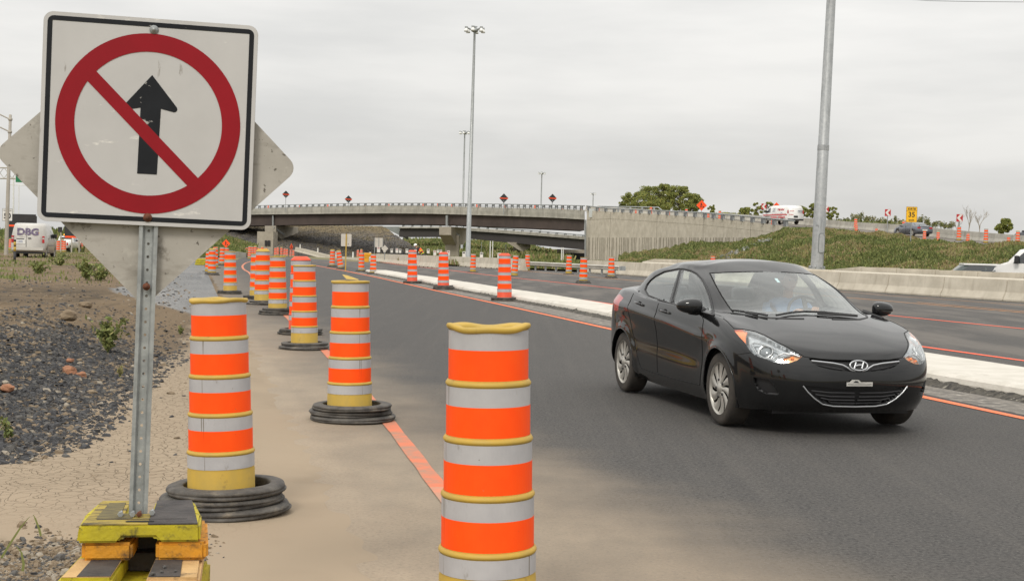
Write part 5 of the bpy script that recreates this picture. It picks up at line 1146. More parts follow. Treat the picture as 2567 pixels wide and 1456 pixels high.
def glass(name,tint,base,fres=1.0,rough=.02):
    m=bpy.data.materials.new(name); m.use_nodes=True; t=m.node_tree; t.nodes.clear(); o=t.nodes.new('ShaderNodeOutputMaterial'); a=t.nodes.new('ShaderNodeBsdfTransparent'); a.inputs[0].default_value=(*tint,1); g=t.nodes.new('ShaderNodeBsdfGlossy'); g.inputs['Roughness'].default_value=rough; g.inputs[0].default_value=(.95,.97,.96,1)
    lw=t.nodes.new('ShaderNodeLayerWeight'); lw.inputs[0].default_value=.5; f=t.nodes.new('ShaderNodeMath'); f.operation='POWER'; f.inputs[1].default_value=3.2; t.links.new(lw.outputs['Facing'],f.inputs[0]); ad=t.nodes.new('ShaderNodeMath'); ad.operation='MULTIPLY_ADD'; ad.inputs[1].default_value=fres; ad.inputs[2].default_value=base; ad.use_clamp=True; t.links.new(f.outputs[0],ad.inputs[0])
    mx=t.nodes.new('ShaderNodeMixShader'); t.links.new(ad.outputs[0],mx.inputs[0]); t.links.new(a.outputs[0],mx.inputs[1]); t.links.new(g.outputs[0],mx.inputs[2]); t.links.new(mx.outputs[0],o.inputs[0]); return m
wglass=glass('windscreen glass',(.84,.90,.88),.065,.95); sglass=glass('side window glass',(.80,.86,.85),.09,.9); lensg=glass('clear lamp cover',(.92,.93,.93),.06,1.0); darkglass=mat('dark vehicle glass',(.02,.026,.028),.05,coat=1)
def wheel(root,x,y,side,r=.3175,w=.2,rim=.212,spokes=10,style='cover',steer=0):
    """side +1: outer face towards +y"""
    wr=bpy.data.objects.new('wheel',None); COL.objects.link(wr); wr.parent=root; wr.location=(x,y,r); wr.rotation_euler=(0,0,steer if side>0 else steer); wr.empty_display_size=.2
    s=side
    prof=[(rim*.98,.0),(rim+.004,.0),(r*.86,.002),(r*.955,-.006),(r*.99,-.022),(r,-.045),(r,-.5*w),(r,-w+.045),(r*.985,-w+.02),(r*.9,-w),(rim*.95,-w)]
    MB().lathe([(a,b*s) for a,b in prof],40,axis='y').build('tyre',tyrem,wr,recalc=True)
    MB().lathe([(0,-.075*s),(rim*.96,-.07*s)],28,axis='y').build('dark_back_disc',darkm,wr)  # near-black disc standing in for the shade behind the spokes
    mb=MB().lathe([(rim*.93,-.03*s),(rim*.95,-.006*s),(rim*1.01,-.001*s),(rim*1.01,-.03*s)],40,axis='y')
    n=spokes
    for k in range(n):
        a0=2*PI*k/n; pts=[]; rows=6
        for i in range(rows+1):
            u=i/rows; rr_=rim*(.16+.80*u); wd=(.33-.05*math.sin(PI*u*.8)+.03*u)*(2*PI/n)*(1.2 if u<.3 else 1.08); tw=.30*u*u*(1 if style=='cover' else 0); dp=-.004-.022*(1-u)*u*1.5-.01*u
            for q in (-1,-.4,.4,1): a=a0+tw+q*wd*1.15; pts.append((rr_*math.cos(a),(dp+(-.010 if abs(q)==1 else 0))*s,rr_*math.sin(a)))
        mb.add(pts,[(i*4+j,i*4+j+1,(i+1)*4+j+1,(i+1)*4+j) for i in range(rows) for j in range(3)],0,True)
    mb.lathe([(0,.006*s),(rim*.13,.004*s),(rim*.2,-.006*s),(rim*.24,-.014*s)],20,axis='y')
    for k in range(5): a=2*PI*k/5; mb.lathe([(0,.008*s),(.011,.006*s),(.012,-.012*s)],8,axis='y',c=(rim*.33*math.cos(a),-.008*s,rim*.33*math.sin(a)),mi=1)
    MB_o=mb.build('wheel_cover',[silver,plastic],wr,recalc=False); return wr
# ================================================================== BLACK CAR
CYAW=.232; CNX,CNY=2.862,11.36
car=thing('black_sedan','glossy black sedan driving towards the camera in the dark lane, driver visible behind the windscreen','car')
cth=PI/2+CYAW; hd=Vector((math.sin(CYAW),-math.cos(CYAW),0)); car.location=(CNX,CNY,0.006); car.rotation_euler=(0,0,cth)
CM=Matrix.Translation(car.location)@Matrix.Rotation(cth,4,'Z'); CI=CM.inverted(); camL=CI@CAMP
KK=2567/4062; ZS=1.9015
def z2ray(zx,zy):
    d=CI.to_3x3()@ray((2400+zx/ZS)*KK,(1000+zy/ZS)*KK); return d.normalized()
def l2z(v):
    p=CM@Vector(v)-CAMP; yc=p.dot(FWD); px=CX+FP*p.dot(RIGHT)/yc; py=CY-FP*p.dot(UP)/yc
    return ((px/KK-2400)*ZS,(py/KK-1000)*ZS)
RG=[
[(.14,0,.20),(.15,.3,.20),(.2,.52,.20),(.33,.70,.20),(.52,.80,.19),(.88,.80,.18),(1.4,.80,.17),(1.95,.80,.17),(2.5,.80,.17),(3.05,.80,.18),(3.58,.80,.2),(4.0,.78,.24),(4.3,.66,.27),(4.42,.38,.28),(4.45,0,.28)],
[(.035,0,.285),(.05,.3,.285),(.12,.54,.285),(.27,.73,.29),(.5,.835,.3),(.88,.862,.3),(1.4,.845,.27),(1.95,.845,.27),(2.5,.848,.27),(3.05,.855,.28),(3.58,.868,.3),(4.0,.85,.34),(4.36,.71,.36),(4.5,.4,.37),(4.53,0,.37)],
[(.0,0,.43),(.012,.3,.43),(.08,.55,.435),(.23,.745,.45),(.5,.852,.47),(.88,.885,.48),(1.4,.852,.44),(1.95,.852,.44),(2.5,.857,.45),(3.05,.868,.46),(3.58,.888,.48),(4.0,.865,.5),(4.37,.73,.52),(4.51,.42,.53),(4.54,0,.53)],
[(.015,0,.575),(.03,.3,.575),(.10,.555,.58),(.24,.745,.60),(.5,.858,.63),(.88,.89,.66),(1.4,.855,.60),(1.95,.852,.61),(2.5,.86,.63),(3.05,.875,.66),(3.58,.892,.70),(4.0,.868,.72),(4.36,.73,.72),(4.49,.42,.70),(4.52,0,.70)],
[(.06,0,.665),(.08,.3,.67),(.155,.55,.68),(.29,.72,.71),(.53,.842,.755),(.88,.876,.80),(1.4,.866,.79),(1.95,.872,.815),(2.5,.878,.845),(3.05,.884,.87),(3.58,.884,.895),(4.0,.855,.91),(4.30,.73,.89),(4.43,.42,.86),(4.46,0,.86)],
[(.135,0,.725),(.155,.3,.73),(.235,.52,.75),(.40,.69,.795),(.65,.795,.85),(.98,.83,.905),(1.45,.835,.945),(1.95,.845,.96),(2.5,.852,.98),(3.05,.85,1.0),(3.55,.83,1.02),(3.95,.79,1.035),(4.25,.68,1.035),(4.38,.40,1.035),(4.42,0,1.04)],
[(.43,0,.845),(.44,.27,.845),(.50,.46,.85),(.64,.61,.87),(.85,.715,.905),(1.12,.775,.94),(1.5,.81,.968),(1.97,.825,.98),(2.5,.83,.998),(3.05,.828,1.018),(3.5,.80,1.04),(3.88,.74,1.06),(4.15,.62,1.065),(4.28,.36,1.07),(4.32,0,1.075)],
[(.82,0,.945),(.83,.28,.943),(.87,.47,.94),(.97,.605,.945),(1.12,.705,.955),(1.32,.76,.968),(1.6,.795,.982),(1.98,.808,.992),(2.5,.815,1.008),(3.05,.81,1.028),(3.45,.775,1.05),(3.78,.70,1.07),(4.0,.57,1.085),(4.12,.32,1.095),(4.15,0,1.10)],
[(1.08,0,1.0),(1.10,.30,.998),(1.16,.51,.99),(1.27,.645,.985),(1.42,.715,.988),(1.6,.755,.99),(1.8,.775,.993),(2.1,.79,1.0),(2.5,.798,1.012),(3.0,.79,1.03),(3.35,.75,1.055),(3.62,.68,1.08),(3.8,.54,1.095),(3.92,.30,1.105),(3.95,0,1.11)],
[(1.55,0,1.225),(1.56,.27,1.22),(1.61,.46,1.205),(1.70,.60,1.185),(1.80,.655,1.18),(1.92,.685,1.185),(2.07,.70,1.19),(2.27,.71,1.20),(2.55,.712,1.205),(2.9,.705,1.21),(3.12,.675,1.215),(3.3,.615,1.22),(3.42,.49,1.225),(3.5,.27,1.235),(3.53,0,1.24)],
[(2.0,0,1.400),(2.01,.24,1.393),(2.05,.42,1.370),(2.12,.53,1.33),(2.2,.575,1.32),(2.28,.60,1.325),(2.38,.612,1.335),(2.5,.617,1.34),(2.65,.615,1.34),(2.8,.605,1.332),(2.93,.585,1.322),(3.03,.53,1.32),(3.1,.43,1.335),(3.15,.24,1.348),(3.17,0,1.352)],
[(2.15,0,1.424),(2.155,.2,1.42),(2.18,.35,1.405),(2.23,.44,1.388),(2.29,.475,1.383),(2.36,.495,1.385),(2.43,.505,1.388),(2.52,.508,1.39),(2.63,.505,1.39),(2.73,.495,1.388),(2.82,.475,1.382),(2.89,.43,1.378),(2.95,.35,1.382),(3.0,.2,1.388),(3.01,0,1.39)],
[(2.30,0,1.436),(2.31,.001,1.436),(2.33,.001,1.437),(2.36,.001,1.437),(2.40,.001,1.437),(2.45,.001,1.437),(2.5,.001,1.437),(2.55,.001,1.436),(2.6,.001,1.435),(2.65,.001,1.433),(2.69,.001,1.431),(2.72,.001,1.429),(2.75,.001,1.427),(2.78,.001,1.425),(2.80,0,1.424)]]
G_=np.array(RG)
for r_,cs,dx,dz_ in ((10,(10,11,12,13,14),.10,.016),(11,(10,11,12,13,14),.06,.008),(9,(9,),.05,.012),(9,(10,11,12,13,14),.13,.052),(8,(10,11,12,13,14),.08,.022),(7,(10,11,12,13,14),.04,.022),(6,(10,11,12,13,14),.02,.022),(5,(11,12,13,14),.0,.016)):
    for c_ in cs: G_[r_,c_,0]+=dx; G_[r_,c_,2]+=dz_  # 13 x 15 x 3
def cr_eval(P,n,ghost0=None,ghost1=None):
    """Catmull-Rom along axis 0, n samples per cell"""
    g0=ghost0 if ghost0 is not None else 2*P[0]-P[1]; g1=ghost1 if ghost1 is not None else 2*P[-1]-P[-2]
    Q=np.concatenate([g0[None],P,g1[None]]); out=[]
    for i in range(len(P)-1):
        a,b,c,d=Q[i],Q[i+1],Q[i+2],Q[i+3]
        for k in range(n):
            u=k/n; out.append(.5*((2*b)+(c-a)*u+(2*a-5*b+4*c-d)*u*u+(3*b-a-3*c+d)*u**3))
    out.append(P[-1]); return np.array(out)
NV,NU=8,10
mir=np.array([1,-1,1.])
A_=cr_eval(G_,NV,ghost1=G_[-2]*mir)               # rows along k
A_=cr_eval(A_.transpose(1,0,2),NU,ghost0=(A_[:,1]*mir),ghost1=(A_[:,-2]*mir)).transpose(1,0,2)
nk,nu=A_.shape[:2]
# light fairing, keeps the control shape
for _ in range(6):
    B_=A_.copy(); B_[1:-1,1:-1]=.5*A_[1:-1,1:-1]+.125*(A_[2:,1:-1]+A_[:-2,1:-1]+A_[1:-1,2:]+A_[1:-1,:-2]); A_=B_
A_[:,0,1]=0; A_[:,-1,1]=0; A_[-1,:,1]=0
X,Yy,Z_=A_[...,0],A_[...,1],A_[...,2]
# side crease rising from the front wheel to the tail lamp, lower door scoop, arch flares
sidew=np.clip((Yy-.6)/.15,0,1)*np.clip((1.0-Z_)/.06,0,1)
zl=.70+(X-1.0)*.085; dz=Z_-zl; wx=np.clip((X-1.15)/.3,0,1)*np.clip((4.35-X)/.3,0,1)
Yy+=sidew*wx*(.016*np.exp(-np.clip(dz,0,None)**2/.0012)*(dz>=0)+.016*np.exp(-np.clip(-dz,0,None)**2/.006)*(dz<0)) 
z2=.42+(X-1.3)*.03; Yy-=sidew*wx*.006*np.exp(-((Z_-z2-.10)/.075)**2)
for cxw in (.88,3.58):
    rr_=np.sqrt((X-cxw)**2+(Z_-.318)**2); Yy+=np.clip((Yy-.6)/.15,0,1)*.016*np.exp(-((rr_-.36)/.04)**2)
bm=bmesh.new(); lay=bm.faces.layers.int.new('reg'); vv=[[bm.verts.new(A_[k,u]) for u in range(nu)] for k in range(nk)]
for k in range(nk-1):
    for u in range(nu-1):
        try: f=bm.faces.new((vv[k][u],vv[k][u+1],vv[k+1][u+1],vv[k+1][u]))
        except ValueError: continue
        kk,uu=(k+.5)/NV,(u+.5)/NU
        if 8.05<kk<9.95:
            if uu>11.6: f[lay]=2
bmesh.ops.remove_doubles(bm,verts=bm.verts,dist=1e-4); bmesh.ops.recalc_face_normals(bm,faces=bm.faces)
bm.normal_update()
c_=sum((f.normal.z for f in bm.faces if f.calc_center_median().z>1.3))
if c_<0: bmesh.ops.reverse_faces(bm,faces=bm.faces)
bm.verts.ensure_lookup_table(); bm.faces.ensure_lookup_table()
srcV=[v.co.copy() for v in bm.verts]; srcN=[v.normal.copy() for v in bm.verts]; srcF=[[v.index for v in f.verts] for f in bm.faces]
for i,v in enumerate(srcV):
    if abs(v.y)<1e-4: n_=srcN[i]; srcN[i]=Vector((n_.x,0,n_.z)).normalized()
fullV=srcV+[Vector((v.x,-v.y,v.z)) for v in srcV]; fullF=srcF+[[i+len(srcV) for i in f[::-1]] for f in srcF]
BVHF=BVHTree.FromPolygons(fullV,fullF); BVHH=BVHTree.FromPolygons(srcV,srcF)
def nrm_at(co):
    l,n_,i,d_=BVHH.find_nearest(Vector((co.x,abs(co.y),co.z))); 
    if i is None: return Vector((0,0,1))
    w=Vector((0,0,0))
    for vi in srcF[i]: w+=srcN[vi]/(((srcV[vi]-l).length)+1e-4)
    return w.normalized()
def inpoly(x,y,P):
    c=False; j=len(P)-1
    for i in range(len(P)):
        if (P[i][1]>y)!=(P[j][1]>y) and x<(P[j][0]-P[i][0])*(y-P[i][1])/(P[j][1]-P[i][1])+P[i][0]: c=not c
        j=i
    return c
def cut(P,reg,mode,cond=lambda f,c:True,keep=(0,)):
    prj=(lambda v:(v.x,v.z)) if mode=='side' else ((lambda v:(v.y,v.z)) if mode=='front' else l2z)
    xs=[p[0] for p in P]; ys=[p[1] for p in P]; pad=.06 if mode!='cam' else 45
    def cand():
        out=[]
        for f in bm.faces:
            if f[lay] not in keep: continue
            c=f.calc_center_median()
            if mode=='cam' and (camL-c).dot(f.normal)<0: continue
            if not cond(f,c): continue
            a,b_=prj(c)
            if min(xs)-pad<a<max(xs)+pad and min(ys)-pad<b_<max(ys)+pad: out.append(f)
        return out
    for i in range(len(P)):
        p,q=P[i],P[(i+1)%len(P)]
        if mode=='side': co=Vector((p[0],0,p[1])); no=Vector((q[1]-p[1],0,-(q[0]-p[0])))
        elif mode=='front': co=Vector((0,p[0],p[1])); no=Vector((0,q[1]-p[1],-(q[0]-p[0])))
        else: co=camL; no=z2ray(*p).cross(z2ray(*q))
        fs=cand(); mx_,my_=(p[0]+q[0])/2,(p[1]+q[1])/2; rad=math.hypot(p[0]-q[0],p[1]-q[1])*.5+(.03 if mode!='cam' else 16)
        fs=[f for f in fs if math.hypot(prj(f.calc_center_median())[0]-mx_,prj(f.calc_center_median())[1]-my_)<rad+(.02 if mode!='cam' else 8)]
        geom=set(fs); 
        for f in fs: geom.update(f.edges); geom.update(f.verts)
        bmesh.ops.bisect_plane(bm,geom=list(geom),dist=1e-5,plane_co=co,plane_no=no.normalized())
    for f in cand():
        if inpoly(*prj(f.calc_center_median()),P): f[lay]=reg
arch=lambda cx,r:[(cx+r*math.cos(2*PI*k/28),.318+r*math.sin(2*PI*k/28)) for k in range(28)]
side=lambda f,c:c.y>.45
cut(arch(.88,.350),9,'side',side); cut(arch(3.58,.350),9,'side',side)
up=lambda f,c:c.y>.40 and c.z>.93
SW1=[(598,140),(640,149),(682,170),(720,208),(752,265),(775,325),(792,385),(806,468),(650,424),(518,386),(548,280),(578,165)]
SW2=[(316,292),(322,262),(342,226),(385,190),(450,158),(556,138),(522,240),(482,373),(400,348),(335,322)]
WSP=[(795,163),(900,157),(1050,152),(1190,150),(1500,150),(2000,520),(1500,501),(1390,500),(1250,496),(1100,480),(970,456),(935,405),(885,330),(835,240)]
cut(SW1,3,'cam',up); cut(SW2,4,'cam',up); cut(WSP,1,'cam',lambda f,c:c.x<2.4 and c.z>.97)
HL=[(972,588),(1040,586),(1120,600),(1200,630),(1290,680),(1380,725),(1490,785),(1450,815),(1390,835),(1330,838),(1270,828),(1190,800),(1130,775),(1095,745),(1060,690),(1010,635)]
cut(HL,5,'cam',lambda f,c:c.x<1.2)
cut([(972,588),(1040,586),(1075,605),(1060,640),(1062,690),(1010,635)],11,'cam',lambda f,c:c.x<1.2,keep=(5,)); cut([(1335,838),(1345,800),(1400,780),(1460,775),(1490,785),(1450,815),(1390,835)],12,'cam',lambda f,c:c.x<1.2,keep=(5,))
cut([(1535,798),(1560,835),(1620,865),(1700,885),(1790,897),(1990,905),(1990,812),(1700,808)],6,'cam',lambda f,c:c.x<.6)
cut([(1497,1005),(1530,1045),(1580,1095),(1640,1135),(1720,1155),(1990,1170),(1990,1050),(1870,1035),(1760,1030),(1620,1015)],7,'cam',lambda f,c:c.x<.6)
cut([(1115,942),(1235,962),(1275,1000),(1312,1065),(1300,1078),(1215,1070),(1150,1040),(1125,990)],8,'cam',lambda f,c:c.x<.8)
cut([(60,345),(80,325),(112,316),(138,345),(133,385),(112,425),(88,445),(66,440)],10,'cam',lambda f,c:c.x>3.7)
for rg__ in (3,4):
    todo=set(f for f in bm.faces if f[lay]==rg__); comps=[]
    while todo:
        st__=[todo.pop()]; cc_=[st__[0]]
        while st__:
            f=st__.pop()
            for e in f.edges:
                for g2 in e.link_faces:
                    if g2 in todo: todo.discard(g2); st__.append(g2); cc_.append(g2)
        comps.append(cc_)
    comps.sort(key=len)
    for cc_ in comps[:-1]:
        for f in cc_: f[lay]=0
regs={}
for f in bm.faces: regs.setdefault(f[lay],[]).append(f)
def make_part(rs,name,mm,parent,half=None,inset=0,wall=False,push=0):
    """mesh of regions rs; half None: both halves joined, +1 near side, -1 far side"""
    vm={}; vs=[];fs=[];ns=[]
    def gv(v,s):
        k=(v.index,s)
        if k not in vm:
            n_=nrm_at(v.co); co=v.co-n_*push; vm[k]=len(vs); vs.append((co.x,co.y*s,co.z)); ns.append((n_.x,n_.y*s,n_.z))
        return vm[k]
    bm.verts.index_update()
    for s in ((1,-1) if half is None else (half,)):
        for r in rs:
            for f in regs.get(r,[]):
                ids=[gv(v,s) for v in f.verts]; fs.append(ids if s==1 else ids[::-1])
        if wall:
            for r in rs:
                for f in regs.get(r,[]):
                    for e in f.edges:
                        if sum(1 for g in e.link_faces if g[lay] in rs)==1 and not (abs(e.verts[0].co.y)<1e-3 and abs(e.verts[1].co.y)<1e-3):
                            a,b_=e.verts; n1,n2=nrm_at(a.co),nrm_at(b_.co); o=len(vs)
                            for c,n_ in ((a.co,n1),(b_.co,n2)): vs.append((c.x,c.y*s,c.z)); ns.append((n_.x,n_.y*s,n_.z))
                            fs.append([gv(a,s),gv(b_,s),o+1,o])
    me=bpy.data.meshes.new(name); me.from_pydata(vs,[],fs); me.materials.append(mm); smooth(me)
    me.normals_split_custom_set_from_vertices(ns) if not wall else None
    return link_obj(name,me,parent)
make_part([0],'body_shell',paintblk,car); make_part([1],'windscreen',wglass,car); make_part([2],'rear_window',wglass,car)
for s in (1,-1):
    make_part([3],'front_side_window',sglass,car,s); make_part([4],'rear_side_window',sglass,car,s)
    h=make_part([5,11,12],'headlight',lensg,car,s); hr=make_part([5],'reflector',clearl,h,s,wall=True,push=.035); make_part([11],'turn_signal',amber,h,s,wall=True,push=.012); make_part([12],'turn_signal',mat('pale amber lens',srgb(226,170,110),.2,.3),h,s,wall=True,push=.02)
    make_part([8],'fog_lamp_recess',plastic,car,s,wall=True,push=.03); make_part([10],'tail_light',redlens,car,s)
make_part([6],'upper_grille',plastic,car,None,wall=True,push=.025); make_part([7],'lower_grille',plastic,car,None,wall=True,push=.04)
def hit(zx,zy,off=0):
    d=z2ray(zx,zy); l,n_,i,_=BVHF.ray_cast(camL,d)
    if l is None: return None
    if n_.dot(d)>0: n_=-n_
    return l+n_*off,n_
def sideproj(x,z,off=0,s=1):
    l,n_,i,_=BVHF.ray_cast(Vector((x,2*s,z)),Vector((0,-s,0)))
    if l is None: return None
    if n_.y*s<0: n_=-n_
    return l+n_*off
def surf_tube(pts,r,name,mm,parent,off=0,both=True,n=6,close=False,seg=8):
    P=[]
    if close: pts=list(pts)+[pts[0]]
    for a,b_ in zip(pts,pts[1:]):
        for k in range(n): P.append((a[0]+(b_[0]-a[0])*k/n,a[1]+(b_[1]-a[1])*k/n))
    P.append(pts[-1]); H=[hit(x,y,off) for x,y in P]; H=[h[0] for h in H if h]
    if len(H)<2: return
    for s in ((1,-1) if both else (1,)):
        MB().tube([(h.x,h.y*s,h.z) for h in H],r,seg).build(name,mm,parent)
def side_tube(pts,r,name,mm,off=0,seg=6,n=5):
    P=[]
    for a,b_ in zip(pts,pts[1:]):
        for k in range(n): P.append((a[0]+(b_[0]-a[0])*k/n,a[1]+(b_[1]-a[1])*k/n))
    P.append(pts[-1])
    for s in (1,-1):
        H=[sideproj(x,z,off,s) for x,z in P]; H=[h for h in H if h]
        MB().tube(H,r,seg).build(name,mm,car)
seam=mat('panel gap',(.002,.002,.002),.9)
def loopP(P): return P+[P[0]]
surf_tube([(302,285),(318,245),(345,212),(385,180),(450,147),(556,126),(600,128),(650,140),(695,163),(735,205),(765,262),(790,325),(806,385),(822,478)],.010,'window_trim',plastic,car,off=.001)
surf_tube([(302,285),(325,325),(400,357),(500,388),(650,432),(822,478)],.007,'window_trim',plastic,car,off=.001)
surf_tube([(567,136),(540,240),(502,380)],.026,'pillar_trim',plastic,car,off=-.018)
side_tube([(2.55,1.02),(2.56,.80),(2.55,.50),(2.52,.30)],.004,'door_seam',seam); side_tube([(1.50,.985),(1.33,.88),(1.30,.70),(1.33,.50),(1.38,.30)],.004,'door_seam',seam)
side_tube([(3.45,1.07),(3.40,.92),(3.30,.74),(3.20,.55),(3.12,.42),(3.02,.30)],.004,'door_seam',seam); side_tube([(1.38,.295),(2.0,.285),(2.55,.288),(3.02,.30)],.005,'sill_seam',seam)
side_tube([(.88+.353*math.cos(R(a)),.318+.353*math.sin(R(a))) for a in range(-14,196,10)],.006,'arch_lip',paintblk,n=2); side_tube([(3.58+.353*math.cos(R(a)),.318+.353*math.sin(R(a))) for a in range(-14,196,10)],.006,'arch_lip',paintblk,n=2)
surf_tube([(893,500),(930,530),(972,575),(1040,580),(1130,596),(1210,628),(1300,678),(1400,728),(1502,788),(1640,806),(1760,812),(1885,814)],.0035,'bonnet_seam',seam,car)
surf_tube([(985,772),(1040,765),(1098,757)],.003,'bumper_seam',seam,car)
surf_tube([(790,158),(920,152),(1080,147),(1190,147)],.006,'windscreen_trim',seam,car,off=-.002); surf_tube([(790,158),(830,240),(880,330),(930,405),(968,455)],.007,'windscreen_trim',seam,car,off=-.002)
# cowl and wipers
surf_tube([(965,458),(1100,480),(1250,497),(1400,502),(1500,503)],.012,'cowl',plastic,car,off=-.004)
for P_ in ([(955,452),(1040,462),(1130,474),(1225,492)],[(1290,490),(1400,470),(1500,462),(1640,466),(1760,478),(1900,492)],[(1150,488),(1060,470)],[(1900,496),(1700,484),(1600,478)]): surf_tube(P_,.009,'wiper',plastic,car,off=.018,both=False)
# headlamp internals
for s in (1,-1):
    hl=[o for o in car.children if o.name.startswith('headlight')][0 if s==1 else 1]
    def hs(zx,zy,off): 
        h=hit(zx,zy,off); return Vector((h[0].x,h[0].y*s,h[0].z)) if h else None
    c=hit(1205,738,-.02)[0]; n_=nrm_at(c); q=n_.to_track_quat('Z','Y').to_matrix().to_4x4()
    def put_l(prof,c,name,mm,sc=(1,1,1)):
        m=MB(); m.M=Matrix.Translation(c)@q@Matrix.Diagonal((*sc,1)); m.lathe(prof,24); o=m.build(name,mm,hl)
        if s==-1:
            for v in o.data.vertices: v.co.y*=-1
            o.data.flip_normals()
        return o
    put_l([(0,.006),(.03,.004),(.045,-.01),(.05,-.02)],c,'projector_lens',mat('smoky lens',srgb(120,126,130),.08,.2,coat=1)); put_l([(.052,-.01),(.062,.004),(.068,.0),(.068,-.02)],c,'chrome_ring',chrome)
    for P_,mm,nm,r_ in (([(1105,690),(1125,680),(1180,690),(1250,712),(1300,740),(1310,775),(1265,805),(1200,798),(1140,760),(1118,720),(1105,690)],satin,'chrome_surround',.007),([(1310,775),(1350,760),(1420,768),(1470,785)],satin,'chrome_surround',.009),([(1350,812),(1372,812)],amber,'bulb',.010),([(1400,797),(1425,797)],amber,'bulb',.012)):
        H=[hs(x,y,-.008) for x,y in P_]; H=[h for h in H if h]
        MB().tube(H,r_,8).build(nm,mm,hl)
# grille details
for zz_,r_ in ((1065,.006),(1095,.006),(1122,.006),(1145,.005)):
    xa={1065:1560,1095:1590,1122:1630,1145:1690}[zz_]; surf_tube([(xa,zz_-18),(1700,zz_-3),(1885,zz_)],r_,'grille_slat',mat('grille slat',(.03,.03,.032),.35),car,off=-.012)
surf_tube([(1494,1008),(1530,1055),(1580,1103),(1640,1145),(1720,1160),(1885,1164)],.0065,'chrome_lip',satin,car,off=.002)
surf_tube([(1560,836),(1700,868),(1800,885)],.005,'grille_slat',mat('grille slat'),car,off=-.012)
surf_tube([(1556,820),(1640,829),(1720,838),(1790,852),(1825,870),(1850,888),(1885,897)],.0075,'chrome_wing',satin,car,off=.004)
# emblem: slanted H in an oval
ec,en=hit(1885,858,.014); en=Vector((en.x,0,en.z)).normalized(); ec.y=0
ux=Vector((0,-1,0)); uz=en.cross(ux); uz=uz if uz.z>0 else -uz
def em(x,z,o=0): return ec-ux*x*(1)+uz*z+en*o
# seen from the front the car's right (+y) is picture left
ring=[em(.078*math.cos(2*PI*k/40),.041*math.sin(2*PI*k/40)) for k in range(41)]; MB().tube(ring,.0075,8).build('emblem_ring',satin,car)
MB().poly([em(.073*math.cos(2*PI*k/32),.037*math.sin(2*PI*k/32),-.006) for k in range(32)]).build('emblem_plate',plastic,car)
for P_ in ([(-.045,-.027),(-.022,.027)],[(.022,-.027),(.045,.027)],[(-.03,-.004),(-.0,.004),(.03,.004)]): MB().tube([em(-x,z,.002) for x,z in P_],.0085,8).build('emblem_letter',satin,car)
pc,pn=hit(1912,985,.012); pb_=thing; mb=MB()
Mp=Matrix((( -pn.y,0,0,0),(0,0,0,0),(0,0,0,0),(0,0,0,1)))
def pl(y,z,o=0): return Vector((pc.x-.004+o+abs(y)*.05,y,z+pc.z))
pw=.115; yo=pc.y
mb.prism([(yo-pw,-.026),(yo+pw,-.026),(yo+pw,.006),(yo-.02,.006),(yo+.0,.026),(yo+.05,.026),(yo+.075,.006),(yo+.08,.006),(yo+pw,.006)][::1],-.012,-.004,lambda y,z,d:pl(y,z,d)); mb=MB().prism([(yo-pw,-.026),(yo+pw,-.026),(yo+pw,.006),(yo+.09,.006),(yo+.065,.027),(yo+.015,.027),(yo-.01,.008),(yo-pw,.008)],-.014,-.004,lambda y,z,d:pl(y,z,d)); mb.build('plate_bracket',mat('pale metal badge',srgb(196,194,188),.4,.3),car,recalc=True)
MB().prism([(yo+.06,.004),(yo+.045,.018),(yo+.025,.018),(yo+.01,.004)],-.016,-.0142,lambda y,z,d:pl(y,z,d)).build('badge_window',plastic,car,recalc=True); MB().prism([(yo-pw+.01,-.012),(yo+pw-.01,-.012),(yo+pw-.01,-.008),(yo-pw+.01,-.008)],-.016,-.0142,lambda y,z,d:pl(y,z,d)).build('badge_line',plastic,car,recalc=True)
# mirrors, handles
for s in (1,-1):
    bm2=bmesh.new(); bmesh.ops.create_icosphere(bm2,subdivisions=4,radius=1)
    for v in bm2.verts:
        x,y,z=v.co; y_=y*s; x=math.copysign(abs(x)**.8,x)*.085*(1 if x<0 else .5); z=math.copysign(abs(z)**.75,z)*.068*(1-.22*y_); y=math.copysign(abs(y)**.85,y)*.112
        v.co=Vector((x+y*s*.22,y,z))
    me=bpy.data.meshes.new('wing_mirror'); bm2.to_mesh(me); bm2.free(); smooth(me); me.materials.append(paintblk if 1 else 0); o=link_obj('wing_mirror',me,car); o.location=(1.43,s*.955,1.005)
    MB().tube([(1.43,s*.95,.955),(1.45,s*.88,.945),(1.50,s*.79,.965)],[.028,.026,.035],10).build('mirror_arm',plastic,o).location=(-1.43,-s*.955,-1.005)
    for x,z in ((2.32,.905),(3.10,.945)):
        a=sideproj(x-.09,z-.004,.022,s); b_=sideproj(x+.09,z+.012,.022,s); a0=sideproj(x-.10,z-.004,-.005,s); b0=sideproj(x+.10,z+.012,-.005,s)
        MB().tube([a0,a,(a+b_)/2+Vector((0,s*.006,0)),b_,b0],[.010,.012,.013,.012,.010],8).build('door_handle',paintblk,car)
        c=sideproj(x,z,.001,s); m=MB(); m.lathe([(0,.0),(.045,.0),(.05,-.004)],16,axis='y'); o=m.build('handle_cup',seam,car); o.location=c; o.scale=(1,1,.62)
# underbody, liners
MB().box(.3,4.3,-.62,.62,.17,.24).box(1.3,3.15,-.80,.80,.18,.30).build('floor_pan',plastic,car)
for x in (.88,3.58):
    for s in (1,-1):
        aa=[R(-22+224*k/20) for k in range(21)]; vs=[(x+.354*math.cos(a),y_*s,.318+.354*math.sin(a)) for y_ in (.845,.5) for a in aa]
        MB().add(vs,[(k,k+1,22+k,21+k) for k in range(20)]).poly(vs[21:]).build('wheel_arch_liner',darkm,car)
for x,y,st in ((.88,.868,0),(3.58,.872,0)):
    wheel(car,x,y,1,.3175,.205,.232,10); wheel(car,x,-y,-1,.3175,.205,.232,10)
